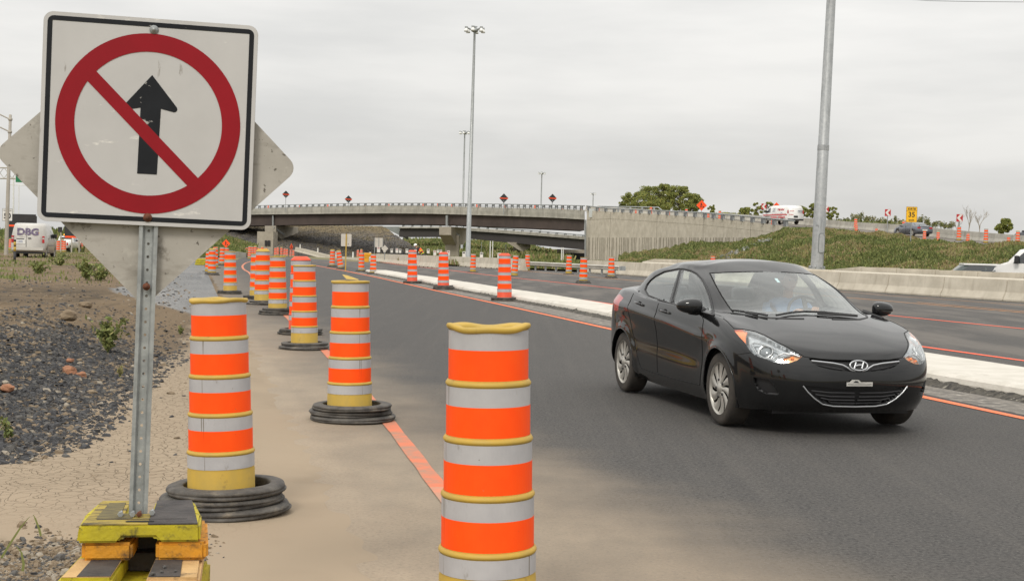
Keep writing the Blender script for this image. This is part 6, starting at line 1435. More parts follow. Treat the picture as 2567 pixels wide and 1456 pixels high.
# interior
def seat(x,y,sc=1):
    s_=bpy.data.objects.new('front_seat',None); COL.objects.link(s_); s_.parent=car; s_.location=(x,y,.30)
    MB().rbox(-.25,.27,-.25,.25,.05,.24,.05).build('cushion',interior,s_); m=MB(); m.M=Matrix.Translation((.26,0,.2))@Matrix.Rotation(R(22),4,'Y'); m.rbox(-.07,.07,-.24,.24,.0,.60,.05); m.build('backrest',interior,s_)
    m=MB(); m.M=Matrix.Translation((.50,0,.80)); m.rbox(-.05,.06,-.13,.13,.0,.19,.04); m.build('headrest',interior,s_); return s_
seat(2.15,.37); seat(2.15,-.37)
MB().rbox(2.9,3.3,-.62,.62,.35,.58,.06).rbox(3.2,3.4,-.60,.60,.5,1.0,.06).build('rear_seat',interior,car)
for y in (.38,-.38): MB().rbox(3.33,3.43,y-.12,y+.12,1.0,1.13,.03).build('rear_headrest',interior,car)
MB().rbox(1.32,1.72,-.66,.66,.55,.955,.06).rbox(1.15,1.45,-.55,.55,.7,.965,.03).build('dashboard',plastic,car); 
for s in (1,-1): MB().box(1.5,3.4,s*.70-.02,s*.70+.02,.3,.98).build('door_card',interior,car)
MB().box(1.3,3.6,-.7,.7,.28,.33).build('cabin_floor',interior,car)
sw=bpy.data.objects.new('steering_wheel',None); COL.objects.link(sw); sw.parent=car; sw.location=(1.80,-.37,.93); sw.rotation_euler=(0,R(-62),0)
MB().tube([(.185*math.cos(2*PI*k/32),.185*math.sin(2*PI*k/32),0) for k in range(33)],.014,8,cap=False).build('wheel_rim',plastic,sw); MB().rbox(-.06,.06,-.07,.07,-.03,.02,.015).box(-.02,.02,-.18,.18,-.008,.008).box(0,.18,-.02,.02,-.008,.008).build('wheel_hub',plastic,sw)
MB().rbox(1.88,1.93,-.11,.11,1.27,1.33,.015).build('rear_view_mirror',plastic,car)
stp=hit(1300,212,-.004)
if stp: 
    c=stp[0]; m=MB(); n_=nrm_at(c); q=n_.to_track_quat('Z','Y').to_matrix().to_4x4(); m.M=Matrix.Translation(Vector((c.x,c.y,c.z))+n_*.002)@q; m.box(-.014,.014,-.045,.045,0,.001); m.build('sticker',mat('pale blue sticker',srgb(190,215,220),.5),car)
bm.free()
# ================================================================== OTHER VEHICLES
def arcp(cx,r,zb,cz=.33): 
    a0=math.asin(max(-.9,min(.9,(zb-cz)/r))); return [(cx+r*math.cos(a0+(PI-2*a0)*k/10),cz+r*math.sin(a0+(PI-2*a0)*k/10)) for k in range(11)]
def pbody(root,outl,hw,mm,name='body_shell',cuts=(),xc=(),bevw=.03):
    b=bmesh.new(); vs=[b.verts.new((x,0,z)) for x,z in outl]; b.faces.new(vs)
    for z in cuts: bmesh.ops.bisect_plane(b,geom=list(b.verts)+list(b.edges)+list(b.faces),plane_co=(0,0,z),plane_no=(0,0,1))
    for x in xc: bmesh.ops.bisect_plane(b,geom=list(b.verts)+list(b.edges)+list(b.faces),plane_co=(x,0,0),plane_no=(1,0,0))
    b.verts.index_update(); V=[v.co.copy() for v in b.verts]; F=[[v.index for v in f.verts] for f in b.faces]; E=[(e.verts[0].index,e.verts[1].index) for e in b.edges if len(e.link_faces)==1]; b.free()
    n=len(V); mb=MB(); mb.add([(v.x,hw(v.x,v.z),v.z) for v in V]+[(v.x,-hw(v.x,v.z),v.z) for v in V],F+[[i+n for i in f[::-1]] for f in F]+[(a,c,c+n,a+n) for a,c in E])
    o=mb.build(name,mm,root,recalc=True); bev2=bmesh.new(); bev2.from_mesh(o.data); es=[e for e in bev2.edges if len(e.link_faces)==2 and e.calc_face_angle(0)>.9 and e.calc_length()>.05]
    bmesh.ops.bevel(bev2,geom=es,offset=bevw,segments=3,affect='EDGES',clamp_overlap=True); bev2.to_mesh(o.data); bev2.free(); smooth(o.data); 
    return o
def win(root,P,hw,sides=(1,-1),name='side_window',mm=None,off=.008):
    for s in sides:
        o=MB().add([(x,s*(hw(x,z)+off),z) for x,z in P]+[(x,s*(hw(x,z)-.01),z) for x,z in P],[tuple(range(len(P)))]+[(i,(i+1)%len(P),len(P)+(i+1)%len(P),len(P)+i) for i in range(len(P))]).build(name,mm or darkglass,root,recalc=False)
def vroot(name,label,cat,pos,phi,group=None): return thing(name,label,cat,pos,PI/2-phi,group)
def rearbox(root,y0,y1,z0,z1,x,name,mm,th=.02): return MB().box(x-th,x+.02,y0,y1,z0,z1).build(name,mm,root)
vw=mat('off white van paint',srgb(196,193,186),.3,c2=srgb(186,183,176),vs=2,coat=.4); tw=mat('clean white vehicle paint',srgb(226,225,222),.3,c2=srgb(218,217,214),vs=2,coat=.4)
# --- van with DBG lettering
hwv=lambda x,z: (.90 if z<1.0 else .90-.16*((z-1.0)/1.0)**1.6)-(.10*max(0,(x-4.0)/.45)**2)
root=vroot('parked_van','off-white parked van seen from behind with DBG lettering on its rear doors','van',(-27.22,77.9,.10),-.16)
pbody(root,[(0.03,.42),(0,.62),(.03,1.0),(.09,1.5),(.17,1.85),(.30,1.97),(.8,2.02),(2.2,2.0),(2.7,1.88),(3.05,1.6),(3.35,1.22),(4.05,1.08),(4.4,.9),(4.45,.5),(4.38,.34)]+arcp(3.65,.37,.34)+arcp(.92,.37,.36)+[(.3,.40)],hwv,vw,cuts=(.6,1.0,1.3,1.6,1.85),xc=(1.4,2.3,3.1,4.0))
win(root,[(2.1,1.2),(2.15,1.62),(2.62,1.68),(2.95,1.42),(3.12,1.18)],hwv); MB().box(.05,4.3,-.8,.8,.3,.4).box(1.3,3.2,-.86,.86,.32,.42).build('floor_pan',plastic,root)
rearbox(root,-.84,.84,.50,.66,-.06,'rear_bumper',vw,.04)
for s in (1,-1):
    rearbox(root,s*.83-.06,s*.83+.06,.92,1.12,.03,'tail_light',redlens,.03); rearbox(root,s*.83-.05,s*.83+.05,1.125,1.2,.04,'reverse_light',mat('clear rear lens',srgb(200,180,178),.2),.03); rearbox(root,s*.83-.06,s*.83+.06,1.205,1.30,.05,'tail_light',redlens,.03)
MB().add([(-.012,.105,.66),(.012,.095,1.0),(.075,.095,1.5),(.15,.095,1.83),(-.012,.085,.66),(.012,.083,1.0),(.075,.083,1.5),(.15,.083,1.83)],[(0,1,5,4),(1,2,6,5),(2,3,7,6)]).build('door_seam',seam,root)
rearbox(root,.22,.62,1.10,1.14,.03,'plate_lamp_bar',plastic,.045); rearbox(root,.14,.68,.84,1.09,.025,'plate_recess',whitepaint,.035); rearbox(root,.28,.56,.90,1.05,.0,'licence_plate',mat('plate white',srgb(205,208,212),.5),.02)
text('F 20776',.085,'plate_lettering',mat('plate blue print',srgb(60,70,120),.6),root,(-.023,.42,.975),rot=(PI/2,0,-PI/2)); rearbox(root,-.16,.0,1.155,1.195,.04,'door_handle',plastic,.05)
pur=mat('purple grey lettering',srgb(104,92,118),.6); ylw=mat('amber swoosh',srgb(226,160,50),.6); 
Rr=(R(90-7),0,-PI/2)
def onrear(z,o=.012): return float(np.interp(z,[1.0,1.5,1.85],[.03,.09,.17]))-o-.012
text('DBG',.52,'lettering',pur,root,(onrear(1.52),.02,1.51),rot=Rr,sx=1.12,ext=.004,off=.022)
MB().add([(onrear(1.36),-.28,1.33),(onrear(1.36),-.34,1.34),(onrear(1.5),-.62,1.52),(onrear(1.36),-.50,1.345)],[(0,1,3),(1,2,3)]).build('swoosh',ylw,root)
MB().add([(onrear(1.5,.02),.62,1.52),(onrear(1.5,.02),.62,1.495),(onrear(1.36,.02),.02,1.335),(onrear(1.36,.02),.02,1.36)],[(0,1,2,3)]).build('lettering_slash',vw,root)
text('CONSTRUCTION',.055,'small_lettering',mat('pale grey print',srgb(150,146,142),.6),root,(onrear(1.25),.28,1.245),rot=Rr,sx=1.1)
for s in (1,-1): MB().rbox(3.0,3.14,s*.97-.1,s*.97+.1,1.18,1.42,.03).build('wing_mirror',plastic,root)
MB().box(1.25,1.5,-.905,-.895,1.12,1.15).box(2.3,2.45,-.905,-.895,1.12,1.15).build('door_handle',plastic,root); MB().box(1.3,3.2,-.915,-.89,.74,.80).build('side_moulding',mat('grey moulding',srgb(120,118,114),.6),root)
for x in (.92,3.65):
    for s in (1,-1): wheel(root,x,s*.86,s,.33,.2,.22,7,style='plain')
# --- white pickup with beacon
pk_=vroot('pickup_truck','white pickup truck with an amber roof beacon among barrels beyond the parked van','pickup truck',(-53.2,163,gz(163)),.0)
hwp=lambda x,z: (.97 if z<1.15 else .97-.22*(z-1.15)/.75)
pbody(pk_,[(0,.6),(0,1.18),(2.0,1.2),(2.05,1.5),(2.2,1.85),(2.6,1.92),(3.5,1.90),(3.75,1.8),(4.3,1.28),(5.5,1.15),(5.75,.95),(5.75,.5)]+arcp(4.75,.45,.5,.4)+arcp(1.15,.45,.5,.4),hwp,tw,cuts=(.8,1.19,1.5),xc=(2.05,3,4.3))
win(pk_,[(2.2,1.25),(2.35,1.75),(3.6,1.78),(4.05,1.3)],hwp); rearbox(pk_,-.68,.68,1.32,1.76,2.08,'rear_window',darkglass,.02); rearbox(pk_,-.95,.95,.5,.68,-.05,'rear_bumper',satin,.08)
for s in (1,-1): rearbox(pk_,s*.88-.08,s*.88+.08,.8,1.12,0,'tail_light',redlens,.03); MB().rbox(3.9,4.05,s*1.1-.12,s*1.1+.12,1.3,1.55,.03).build('wing_mirror',plastic,pk_)
for x in (1.15,4.75):
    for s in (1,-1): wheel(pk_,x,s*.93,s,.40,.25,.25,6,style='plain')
MB().box(2.45,2.75,-.5,.7,1.92,1.97).build('beacon_bar',plastic,pk_); MB().lathe([(.15,1.97),(.15,2.08),(.09,2.16),(0,2.17)],14,c=(2.6,.25,0)).build('amber_beacon',mat('lit amber beacon',(1,.42,.02),.3,emit=1.6),pk_)
# --- white drain van on the ramp
hwr=lambda x,z: (1.0 if z<1.1 else 1.0-.20*((z-1.1)/1.0)**1.5)-(.12*max(0,(x-4.9)/.8)**2)
cx_=atY(1974,540,150); lv=Vector((-math.cos(-.33),math.sin(-.33),0))
rp=ramp_pt(1990,.55)
base=Vector((cx_.x,150,0))-lv*1.0; zb=atY(1974,561.5,150).z
vn=vroot('work_van','white work van with red lettering DRAIN and a red stripe driving away on the ramp','van',(base.x,base.y,zb),-.33)
pbody(vn,[(0.02,.40),(0,.6),(.03,1.1),(.12,1.75),(.3,1.98),(.8,2.04),(3.5,2.04),(4.1,1.95),(4.75,1.42),(5.45,1.2),(5.7,1.0),(5.72,.45)]+arcp(4.75,.42,.40,.36)+arcp(1.25,.42,.40,.36),hwr,tw,cuts=(.6,1.1,1.4,1.7),xc=(2,3.4,4.7))
win(vn,[(3.75,1.3),(3.8,1.78),(4.05,1.80),(4.55,1.42),(4.6,1.28)],hwr); 
redp=mat('red vehicle print',srgb(196,40,48),.5); gp=mat('grey vehicle print',srgb(120,126,140),.6)
def sd(z,o=.012): return hwr(2,z)+o
MB().box(.05,5.3,.99,1.012,.96,1.06).build('red_stripe',redp,vn); MB().box(.3,3.4,.99,1.01,1.10,1.12).build('thin_stripe',redp,vn)
text('DRAIN',.46,'lettering',redp,vn,(1.55,sd(1.52,.015),1.50),rot=(R(90+9),0,PI),shear=.3,off=.012,ext=.004)
text('Express',.13,'small_lettering',mat('blue print',srgb(60,90,170),.6),vn,(1.3,sd(1.22,.02),1.24),rot=(R(92),0,PI),shear=.25)
for i,(w_t,zz_) in enumerate((('PLOMBERIE',1.72),('DRAINAGE',1.6),('EXCAVATION',1.48),('INSPECTION',1.36))): text(w_t,.1,'small_lettering',gp,vn,(3.0,sd(zz_,.015),zz_),rot=(R(97),0,PI))
text('514 000-0000   450 000-0000',.18,'phone_lettering',redp,vn,(2.1,1.012,.76),rot=(PI/2,0,PI),shear=.25,off=.006) if 0 else MB().box(.5,2.0,1.0,1.012,.66,.84).box(2.3,3.6,1.0,1.012,.66,.84).build('red_lettering_band',mat('pale red print',srgb(206,120,122),.6),vn)
rearbox(vn,-.1,.75,1.38,1.46,.06,'rear_lettering',redp,.03) if 0 else text('DRAIN',.17,'rear_lettering',redp,vn,(.04,.45,1.42),rot=(R(86),0,-PI/2),shear=.25)
rearbox(vn,-.28,.22,.72,.92,.0,'licence_plate',plastic,.03); rearbox(vn,-.3,-.85,1.3,1.34,.05,'grey_lettering',gp,.03); rearbox(vn,-.3,-.85,1.44,1.50,.07,'grey_lettering',gp,.03); rearbox(vn,.25,.85,1.0,1.05,.03,'grey_lettering',redp,.02); rearbox(vn,-.95,.95,.42,.58,-.03,'rear_bumper',plastic,.06)
for s in (1,-1): rearbox(vn,s*.93-.06,s*.93+.06,1.15,1.5,.05,'tail_light',redlens,.03); MB().rbox(4.45,4.6,s*1.1-.1,s*1.1+.1,1.25,1.5,.03).build('wing_mirror',plastic,vn)
for x in (1.25,4.75):
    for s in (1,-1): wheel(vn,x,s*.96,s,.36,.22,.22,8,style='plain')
# --- low cars: shared shape
def lowcar(root,mm,sc,roofm=None,spoil=True,wheelsp=5):
    hwc=lambda x,z: ((.88 if z<.85 else .88-.26*((z-.85)/.5)**1.2)-(.12*max(0,(x-3.7)/.7)**2)-.06*max(0,(.5-x)/.5)**2)*1.0
    pbody(root,[(.08,.3),(0,.5),(.02,.75),(.12,.93),(.5,.98),(.95,1.05),(1.35,1.27),(1.75,1.34),(2.2,1.35),(2.65,1.28),(3.25,.96),(3.9,.83),(4.3,.66),(4.42,.5),(4.36,.24)]+arcp(3.55,.36,.22,.33)+arcp(.86,.36,.24,.33),hwc,mm,cuts=(.5,.85,1.05,1.2),xc=(1.0,1.7,2.3,3.2,3.9),bevw=.04)
    win(root,[(1.15,1.0),(1.45,1.22),(1.95,1.26),(2.02,.97)],hwc,name='rear_side_window'); win(root,[(2.08,.97),(2.02,1.26),(2.25,1.27),(2.6,1.2),(3.05,.96)],hwc,name='front_side_window')
    MB().add([(.72,-.56,1.012),(.72,.56,1.012),(1.30,.46,1.258),(1.30,-.46,1.258)],[(0,3,2,1)]).build('rear_window',darkglass,root).location=(0,0,.012); MB().add([(3.2,-.58,.99),(3.2,.58,.99),(2.7,.50,1.26),(2.7,-.50,1.26)],[(0,1,2,3)]).build('windscreen',darkglass,root).location=(0,0,.015)
    for s in (1,-1):
        rearbox(root,s*.62-.16,s*.62+.16,.72,.86,.02,'tail_light',redlens,.03); MB().rbox(2.85,2.98,s*.93-.09,s*.93+.09,.93,1.07,.03).build('wing_mirror',mm,root); MB().rbox(4.02,4.32,s*.62-.14,s*.62+.14,.60,.70,.03).build('headlight',clearl,root)
    rearbox(root,-.26,.26,.52,.64,.01,'licence_plate',whitepaint,.02); rearbox(root,-.7,.7,.26,.42,.06,'rear_diffuser',plastic,.05); MB().box(2.0,2.02,-.885,.885,.3,.95).build('door_seam',seam,root)
    if spoil: MB().rbox(.0,.22,-.7,.7,1.03,1.06,.012).box(.08,.14,-.55,-.5,.95,1.04).box(.08,.14,.5,.55,.95,1.04).build('spoiler',mm,root)
    for x in (.86,3.55):
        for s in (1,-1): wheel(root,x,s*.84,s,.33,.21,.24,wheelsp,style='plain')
    root.scale=(sc,)*3
gcoat=mat('grey metallic paint',srgb(112,116,124),.3,.4,c2=srgb(100,104,112),vs=2,coat=.5)
phi=-.24; Yc=125; cpos=onX(2293.6,Yc,0); zc=atY(2278,591.5,Yc).z; lv=Vector((-math.cos(phi),math.sin(phi),0)); b0=Vector((cpos.x,Yc,zc))-lv*.84
cp=vroot('sports_coupe','grey sports coupe with a rear spoiler driving up the ramp behind the yellow exit sign','car',b0,phi); lowcar(cp,gcoat,.96)
dk=mat('dark blue grey paint',srgb(70,74,82),.25,.3,c2=srgb(62,66,74),vs=2,coat=.6)
Ys_=112; f0=onX(2537,Ys_,0); zc=atY(2545,614,Ys_).z; phi=-.30; hd_=Vector((math.sin(phi),math.cos(phi),0)); b0=Vector((f0.x+.8,Ys_,zc))-hd_*4.4
su=vroot('dark_car','dark blue-grey car on the ramp cut off by the right edge of the picture','car',b0,phi); lowcar(su,dk,1.08,spoil=False)
# white hatchback roof behind the median wall
mn=thing('white_hatchback','white car behind the median wall, only its roof and window tops showing','car',onX(2480,66),R(180-8)); 
hwm=lambda x,z: .84 if z<.9 else .84-.16*(z-.9)/.5
pbody(mn,[(0,.3),(0,.8),(.12,.95),(.45,1.32),(.7,1.40),(2.1,1.41),(2.35,1.36),(2.85,.95),(3.55,.82),(3.65,.6),(3.65,.3)]+arcp(3.0,.33,.25,.3)+arcp(.65,.33,.25,.3),hwm,mat('dark green grey paint',srgb(60,70,68),.3,coat=.5),cuts=(.6,.9,1.15),xc=(1,2,2.8))
win(mn,[(.45,1.0),(.68,1.30),(1.25,1.33),(1.28,1.0)],hwm); win(mn,[(1.34,1.0),(1.32,1.33),(2.1,1.33),(2.55,1.0)],hwm); MB().rbox(.42,2.36,-.73,.73,1.35,1.445,.03).build('white_roof',tw,mn); 
for x in (.65,3.0):
    for s in (1,-1): wheel(mn,x,s*.8,s,.30,.18,.2,6,style='plain')
mn.scale=(.93,.93,.895); mn.location.x+=.9; mn.location.y=66
# big white van at the right edge
bv=thing('white_van','big white van nose entering at the right edge behind the median wall','van',(0,0,0),0)
phi=-1.12; hd_=Vector((math.sin(phi),math.cos(phi),0)); f0=onX(2494,66,0); bv.location=Vector((f0.x,66,0))-hd_*5.7; bv.rotation_euler=(0,0,PI/2-phi)
hwb=lambda x,z: (1.0 if z<1.25 else 1.0-.20*((z-1.25)/.9)**1.3)-(.18*max(0,(x-4.8)/.9)**2)
pbody(bv,[(0,.5),(0,1.9),(.3,2.1),(4.0,2.12),(4.55,2.0),(5.05,1.42),(5.5,1.27),(5.68,1.1),(5.7,.5)]+arcp(4.85,.42,.45,.38)+arcp(1.2,.42,.45,.38),hwb,tw,cuts=(.8,1.25,1.5,1.8),xc=(2,3.5,4.4,5.2),bevw=.07)
win(bv,[(3.7,1.38),(3.75,1.88),(4.35,1.90),(4.78,1.48),(4.82,1.36)],hwb); MB().add([(5.02,-.78,1.47),(5.02,.78,1.47),(4.58,.70,1.97),(4.58,-.70,1.97)],[(0,1,2,3)]).build('windscreen',darkglass,bv).location=(.02,0,.02)
for s in (1,-1): MB().rbox(4.55,4.75,s*1.2-.13,s*1.2+.13,1.38,1.72,.04).build('wing_mirror',plastic,bv); MB().rbox(5.5,5.69,s*.7-.15,s*.7+.15,.85,1.05,.03).build('headlight',clearl,bv)
MB().box(4.2,4.3,.99,1.02,.95,1.15).build('marker_panel',mat('pale grey panel',srgb(170,170,175),.5),bv)
for x in (1.2,4.85):
    for s in (1,-1): wheel(bv,x,s*.95,s,.38,.24,.24,8,style='plain')
# ================================================================== PEOPLE
def skin_body(name,joints,edges,mm,parent,sub=2,rootv=0):
    me=bpy.data.meshes.new(name); me.from_pydata([j[:3] for j in joints],edges,[]); o=bpy.data.objects.new(name,me); COL.objects.link(o)
    md=o.modifiers.new('skin','SKIN'); sk=me.skin_vertices[0].data if me.skin_vertices else None
    if sk is None: 
        bm_=bmesh.new(); bm_.from_mesh(me); bm_.verts.layers.skin.verify(); bm_.to_mesh(me); bm_.free(); sk=me.skin_vertices[0].data
    for i,j in enumerate(joints):
        r=j[3]; sk[i].radius=(r,j[4] if len(j)>4 else r); sk[i].use_root=(i==rootv)
    o.modifiers.new('sub','SUBSURF').levels=sub; md.use_smooth_shade=True
    dg=bpy.context.evaluated_depsgraph_get(); m2=bpy.data.meshes.new_from_object(o.evaluated_get(dg)); bpy.data.objects.remove(o); m2.materials.clear()
    for m_ in (mm if isinstance(mm,(list,tuple)) else [mm]): m2.materials.append(m_)
    smooth(m2); o=link_obj(name,m2,parent); return o
skinm=mat('skin',srgb(196,148,122),.6); shirt=mat('light blue shirt',srgb(128,160,200),.8,c2=srgb(112,144,186),vs=12); hair=mat('dark hair',srgb(48,38,32),.8); vest=mat('orange safety vest',(.9,.12,.02),.6); vesty=mat('lime reflective stripe',srgb(216,216,70),.5); navy=mat('navy jacket',srgb(38,34,44),.8); hatw=mat('white hard hat',srgb(232,232,228),.3)
def head(parent,c,r=.105,yaw=0,hairm=None,tilt=0):
    """ellipsoid skull with nose, chin, ears, eyes and mouth; faces local +x"""
    h=bpy.data.objects.new('head',None); COL.objects.link(h); h.parent=parent; h.location=c; h.rotation_euler=(0,tilt,yaw)
    b=bmesh.new(); bmesh.ops.create_icosphere(b,subdivisions=4,radius=1)
    for v in b.verts:
        x,y,z=v.co; s=1-.28*max(0,-z)**1.5; x2=x*.092*(1 if x<0 else 1)*(1-.06*max(0,-z)); y2=y*.074*s; z2=z*.118
        d=math.exp(-((y/.22)**2+((z+.12)/.28)**2)); 
        if x>0: x2+=.020*math.exp(-((y/.16)**2+((z+.18)/.16)**2))+.008*math.exp(-((y/.3)**2+((z+.72)/.15)**2))-.006*math.exp(-(((abs(y)-.38)/.15)**2+((z-.02)/.12)**2))
        v.co=(x2,y2,z2)
    me=bpy.data.meshes.new('skull'); b.to_mesh(me); b.free(); smooth(me); me.materials.append(skinm); link_obj('skull',me,h)
    m=MB()
    for s in (1,-1): m.lathe([(0,-.012),(.018,-.008),(.024,0),(.015,.008),(0,.008)],10,axis='y',c=(-.005,s*.076,-.01))
    m.build('ears',skinm,h)
    m=MB()
    for s in (1,-1): m.lathe([(.0,.004),(.009,.003),(.010,-.004)],10,axis='x',c=(.083,s*.030,.004))
    m.build('eyes',blackm,h); MB().box(.092,.097,-.022,.022,-.062,-.056).build('mouth',mat('lip',srgb(140,82,72),.6),h)
    if hairm:
        b=bmesh.new(); bmesh.ops.create_icosphere(b,subdivisions=3,radius=1)
        for v in list(b.verts):
            if v.co.z<-.25 or (v.co.x>.55 and v.co.z<.55): b.verts.remove(v)
        for v in b.verts: v.co=Vector((v.co.x*.100-.004,v.co.y*.082,v.co.z*.126+.004))
        me=bpy.data.meshes.new('hair'); b.to_mesh(me); b.free(); smooth(me); me.materials.append(hairm); link_obj('hair',me,h)
    return h
def hand(parent,c,M,s=1,curl=1.1,name='hand'):
    """palm along local x, fingers curling towards -z; thumb from the side"""
    J=[(0,0,0,.022,.014),(.045,0,0,.032,.013),(.085,0,-.002,.034,.012)]; E_=[(0,1),(1,2)]
    for k,(yy,l) in enumerate(((.028,.066),(.010,.074),(-.009,.069),(-.026,.055))):
        i0=len(J); x,z=.095,-.004; a=.25; J.append((x,yy,z,.0085)); E_.append((2,i0))
        for q in range(3):
            a+=curl*.42; x+=l*.38*math.cos(a); z-=l*.38*math.sin(a); J.append((x,yy,z,.0080-.0008*q)); E_.append((len(J)-2,len(J)-1))
    i0=len(J); J+=[(.03,.032*s,-.008,.011),(.055,.052*s,-.020,.010),(.08,.058*s,-.034,.009)]; E_+=[(1,i0),(i0,i0+1),(i0+1,i0+2)]
    o=skin_body(name,J,E_,skinm,parent,1,1); o.matrix_local=Matrix.Translation(c)@M; return o
# driver (car's left seat: local y negative), faces the bonnet = local -x
drv=thing('person','driver in a light blue shirt at the wheel of the black sedan','person',CM@Vector((2.16,-.37,.50)))
drv.rotation_euler=(0,0,cth+PI)   # local +x = forward
J=[(0,0,.02,.15,.17),(-.03,0,.18,.13,.16),(-.08,0,.36,.13,.18),(-.10,0,.50,.09,.16),(-.085,0,.58,.055,.055),
(-.10,.19,.50,.07,.07),(.06,.25,.33,.05,.05),(.24,.17,.40,.036,.036),(.31,.13,.44,.028,.028),
(-.10,-.19,.50,.07,.07),(.02,-.26,.30,.05,.05),(.22,-.20,.36,.036,.036),(.30,-.14,.42,.028,.028),
(.10,.10,.0,.085,.085),(.48,.14,.06,.06,.06),(.62,.13,-.22,.04,.04),(.10,-.10,.0,.085,.085),(.48,-.12,.06,.06,.06),(.62,-.12,-.22,.04,.04)]
E_=[(0,1),(1,2),(2,3),(3,4),(3,5),(5,6),(6,7),(7,8),(3,9),(9,10),(10,11),(11,12),(0,13),(13,14),(14,15),(0,16),(16,17),(17,18)]
skin_body('body',J,E_,[shirt],drv)
MB().tube([(-.085,0,.55),(-.07,0,.64)],.05,10).build('neck',skinm,drv); head(drv,(-.055,0,.74),hairm=hair)
hand(drv,(.31,.13,.44),Euler((0,R(-35),R(-35))).to_matrix().to_4x4(),1); hand(drv,(.30,-.14,.42),Euler((0,R(-35),R(35))).to_matrix().to_4x4(),-1)
# road worker bending behind the barrier
wp=onX(1058,108); wk=thing('person','road worker in white hard hat and orange vest bending forward behind the concrete barriers','person',wp,R(178))
J=[(0,0,.88,.13,.15),(.10,0,1.08,.13,.15),(.24,0,1.24,.12,.17),(.34,0,1.33,.08,.14),(.43,0,1.38,.05,.05),
(.30,.19,1.30,.065,.065),(.40,.22,1.04,.048,.048),(.56,.16,.90,.035,.035),(.62,.14,.86,.03,.03),
(.30,-.19,1.30,.065,.065),(.42,-.22,1.05,.048,.048),(.58,-.16,.92,.035,.035),(.64,-.14,.88,.03,.03),
(.0,.10,.82,.10,.10),(.05,.11,.48,.07,.07),(-.02,.12,.10,.05,.05),(.12,.12,.04,.045,.04),(.0,-.10,.82,.10,.10),(.02,-.11,.48,.07,.07),(-.06,-.12,.10,.05,.05),(.08,-.12,.04,.045,.04)]
E_=[(0,1),(1,2),(2,3),(3,4),(3,5),(5,6),(6,7),(7,8),(3,9),(9,10),(10,11),(11,12),(0,13),(13,14),(14,15),(15,16),(0,17),(17,18),(18,19),(19,20)]
skin_body('body',J,E_,[navy],wk)
J=[(-.01,0,.84,.150,.170),(.10,0,1.08,.150,.170),(.24,0,1.24,.142,.188),(.31,0,1.31,.10,.15)]; skin_body('safety_vest',J,[(0,1),(1,2),(2,3)],[vest],wk)
for c,rx in (((.0,0,.93),1.0),((.13,0,1.12),1.0)):
    m=MB(); m.M=Matrix.Translation(c)@Matrix.Rotation(R(30),4,'Y'); m.lathe([(.165,-.03),(.168,-.03),(.168,.03),(.165,.03)],20,close=True); o=m.build('reflective_stripe',vesty,wk); 
    for v in o.data.vertices: v.co.y*=1.1
MB().tube([(.42,0,1.37),(.50,0,1.42)],.05,10).build('neck',skinm,wk); h=head(wk,(.53,0,1.50),tilt=R(25),hairm=hair)
MB().lathe([(.155,.035),(.135,.045),(.130,.08),(.118,.13),(.085,.17),(.04,.185),(0,.188)],20).build('hard_hat',hatw,h)
hand(wk,(.62,.14,.86),Euler((0,R(35),0)).to_matrix().to_4x4(),1); hand(wk,(.64,-.14,.88),Euler((0,R(35),0)).to_matrix().to_4x4(),-1)
# ================================================================== VEGETATION
def leafcols(name,cols,rough=.7):
    return [mat(f'{name} leaf {i}',c,rough,c2=tuple(x*.75 for x in c),vs=3,spec=.2) for i,c in enumerate(cols)]
LV=leafcols('tree',[(.20,.235,.06),(.27,.29,.08),(.34,.33,.095),(.14,.17,.05),(.36,.31,.085)])
GV=leafcols('weed',[(.16,.19,.06),(.21,.23,.075),(.28,.26,.10),(.11,.135,.045),(.28,.20,.11),(.33,.28,.15)])
def leaves(mb,c,rx,rz,n,s,rg_,mis=(0,1,2,3,4),w=(5,5,3,3,1),flat=0):
    vs=[];
    for _ in range(n):
        while True:
            p=Vector((rg_.uniform(-1,1),rg_.uniform(-1,1),rg_.uniform(-1,1))); l=p.length
            if l<1 and rg_.random()<.25+.75*l: break
        q=Vector((c[0]+p.x*rx,c[1]+p.y*rx,c[2]+p.z*rz)); d=Vector((rg_.gauss(0,1),rg_.gauss(0,1),rg_.gauss(0,.7))).normalized(); e=d.orthogonal().normalized(); e=(e*math.cos(k_:=rg_.uniform(0,6.28))+d.cross(e)*math.sin(k_)); ss_=s*rg_.uniform(.6,1.4); b_=d.cross(e)
        m_=rg_.choices(mis,w)[0]; mb.add([q-e*ss_*.5,q+b_*ss_*.32+d*ss_*.1,q+e*ss_*.6,q-b_*ss_*.32-d*ss_*.05],[(0,1,2,3)],m_)
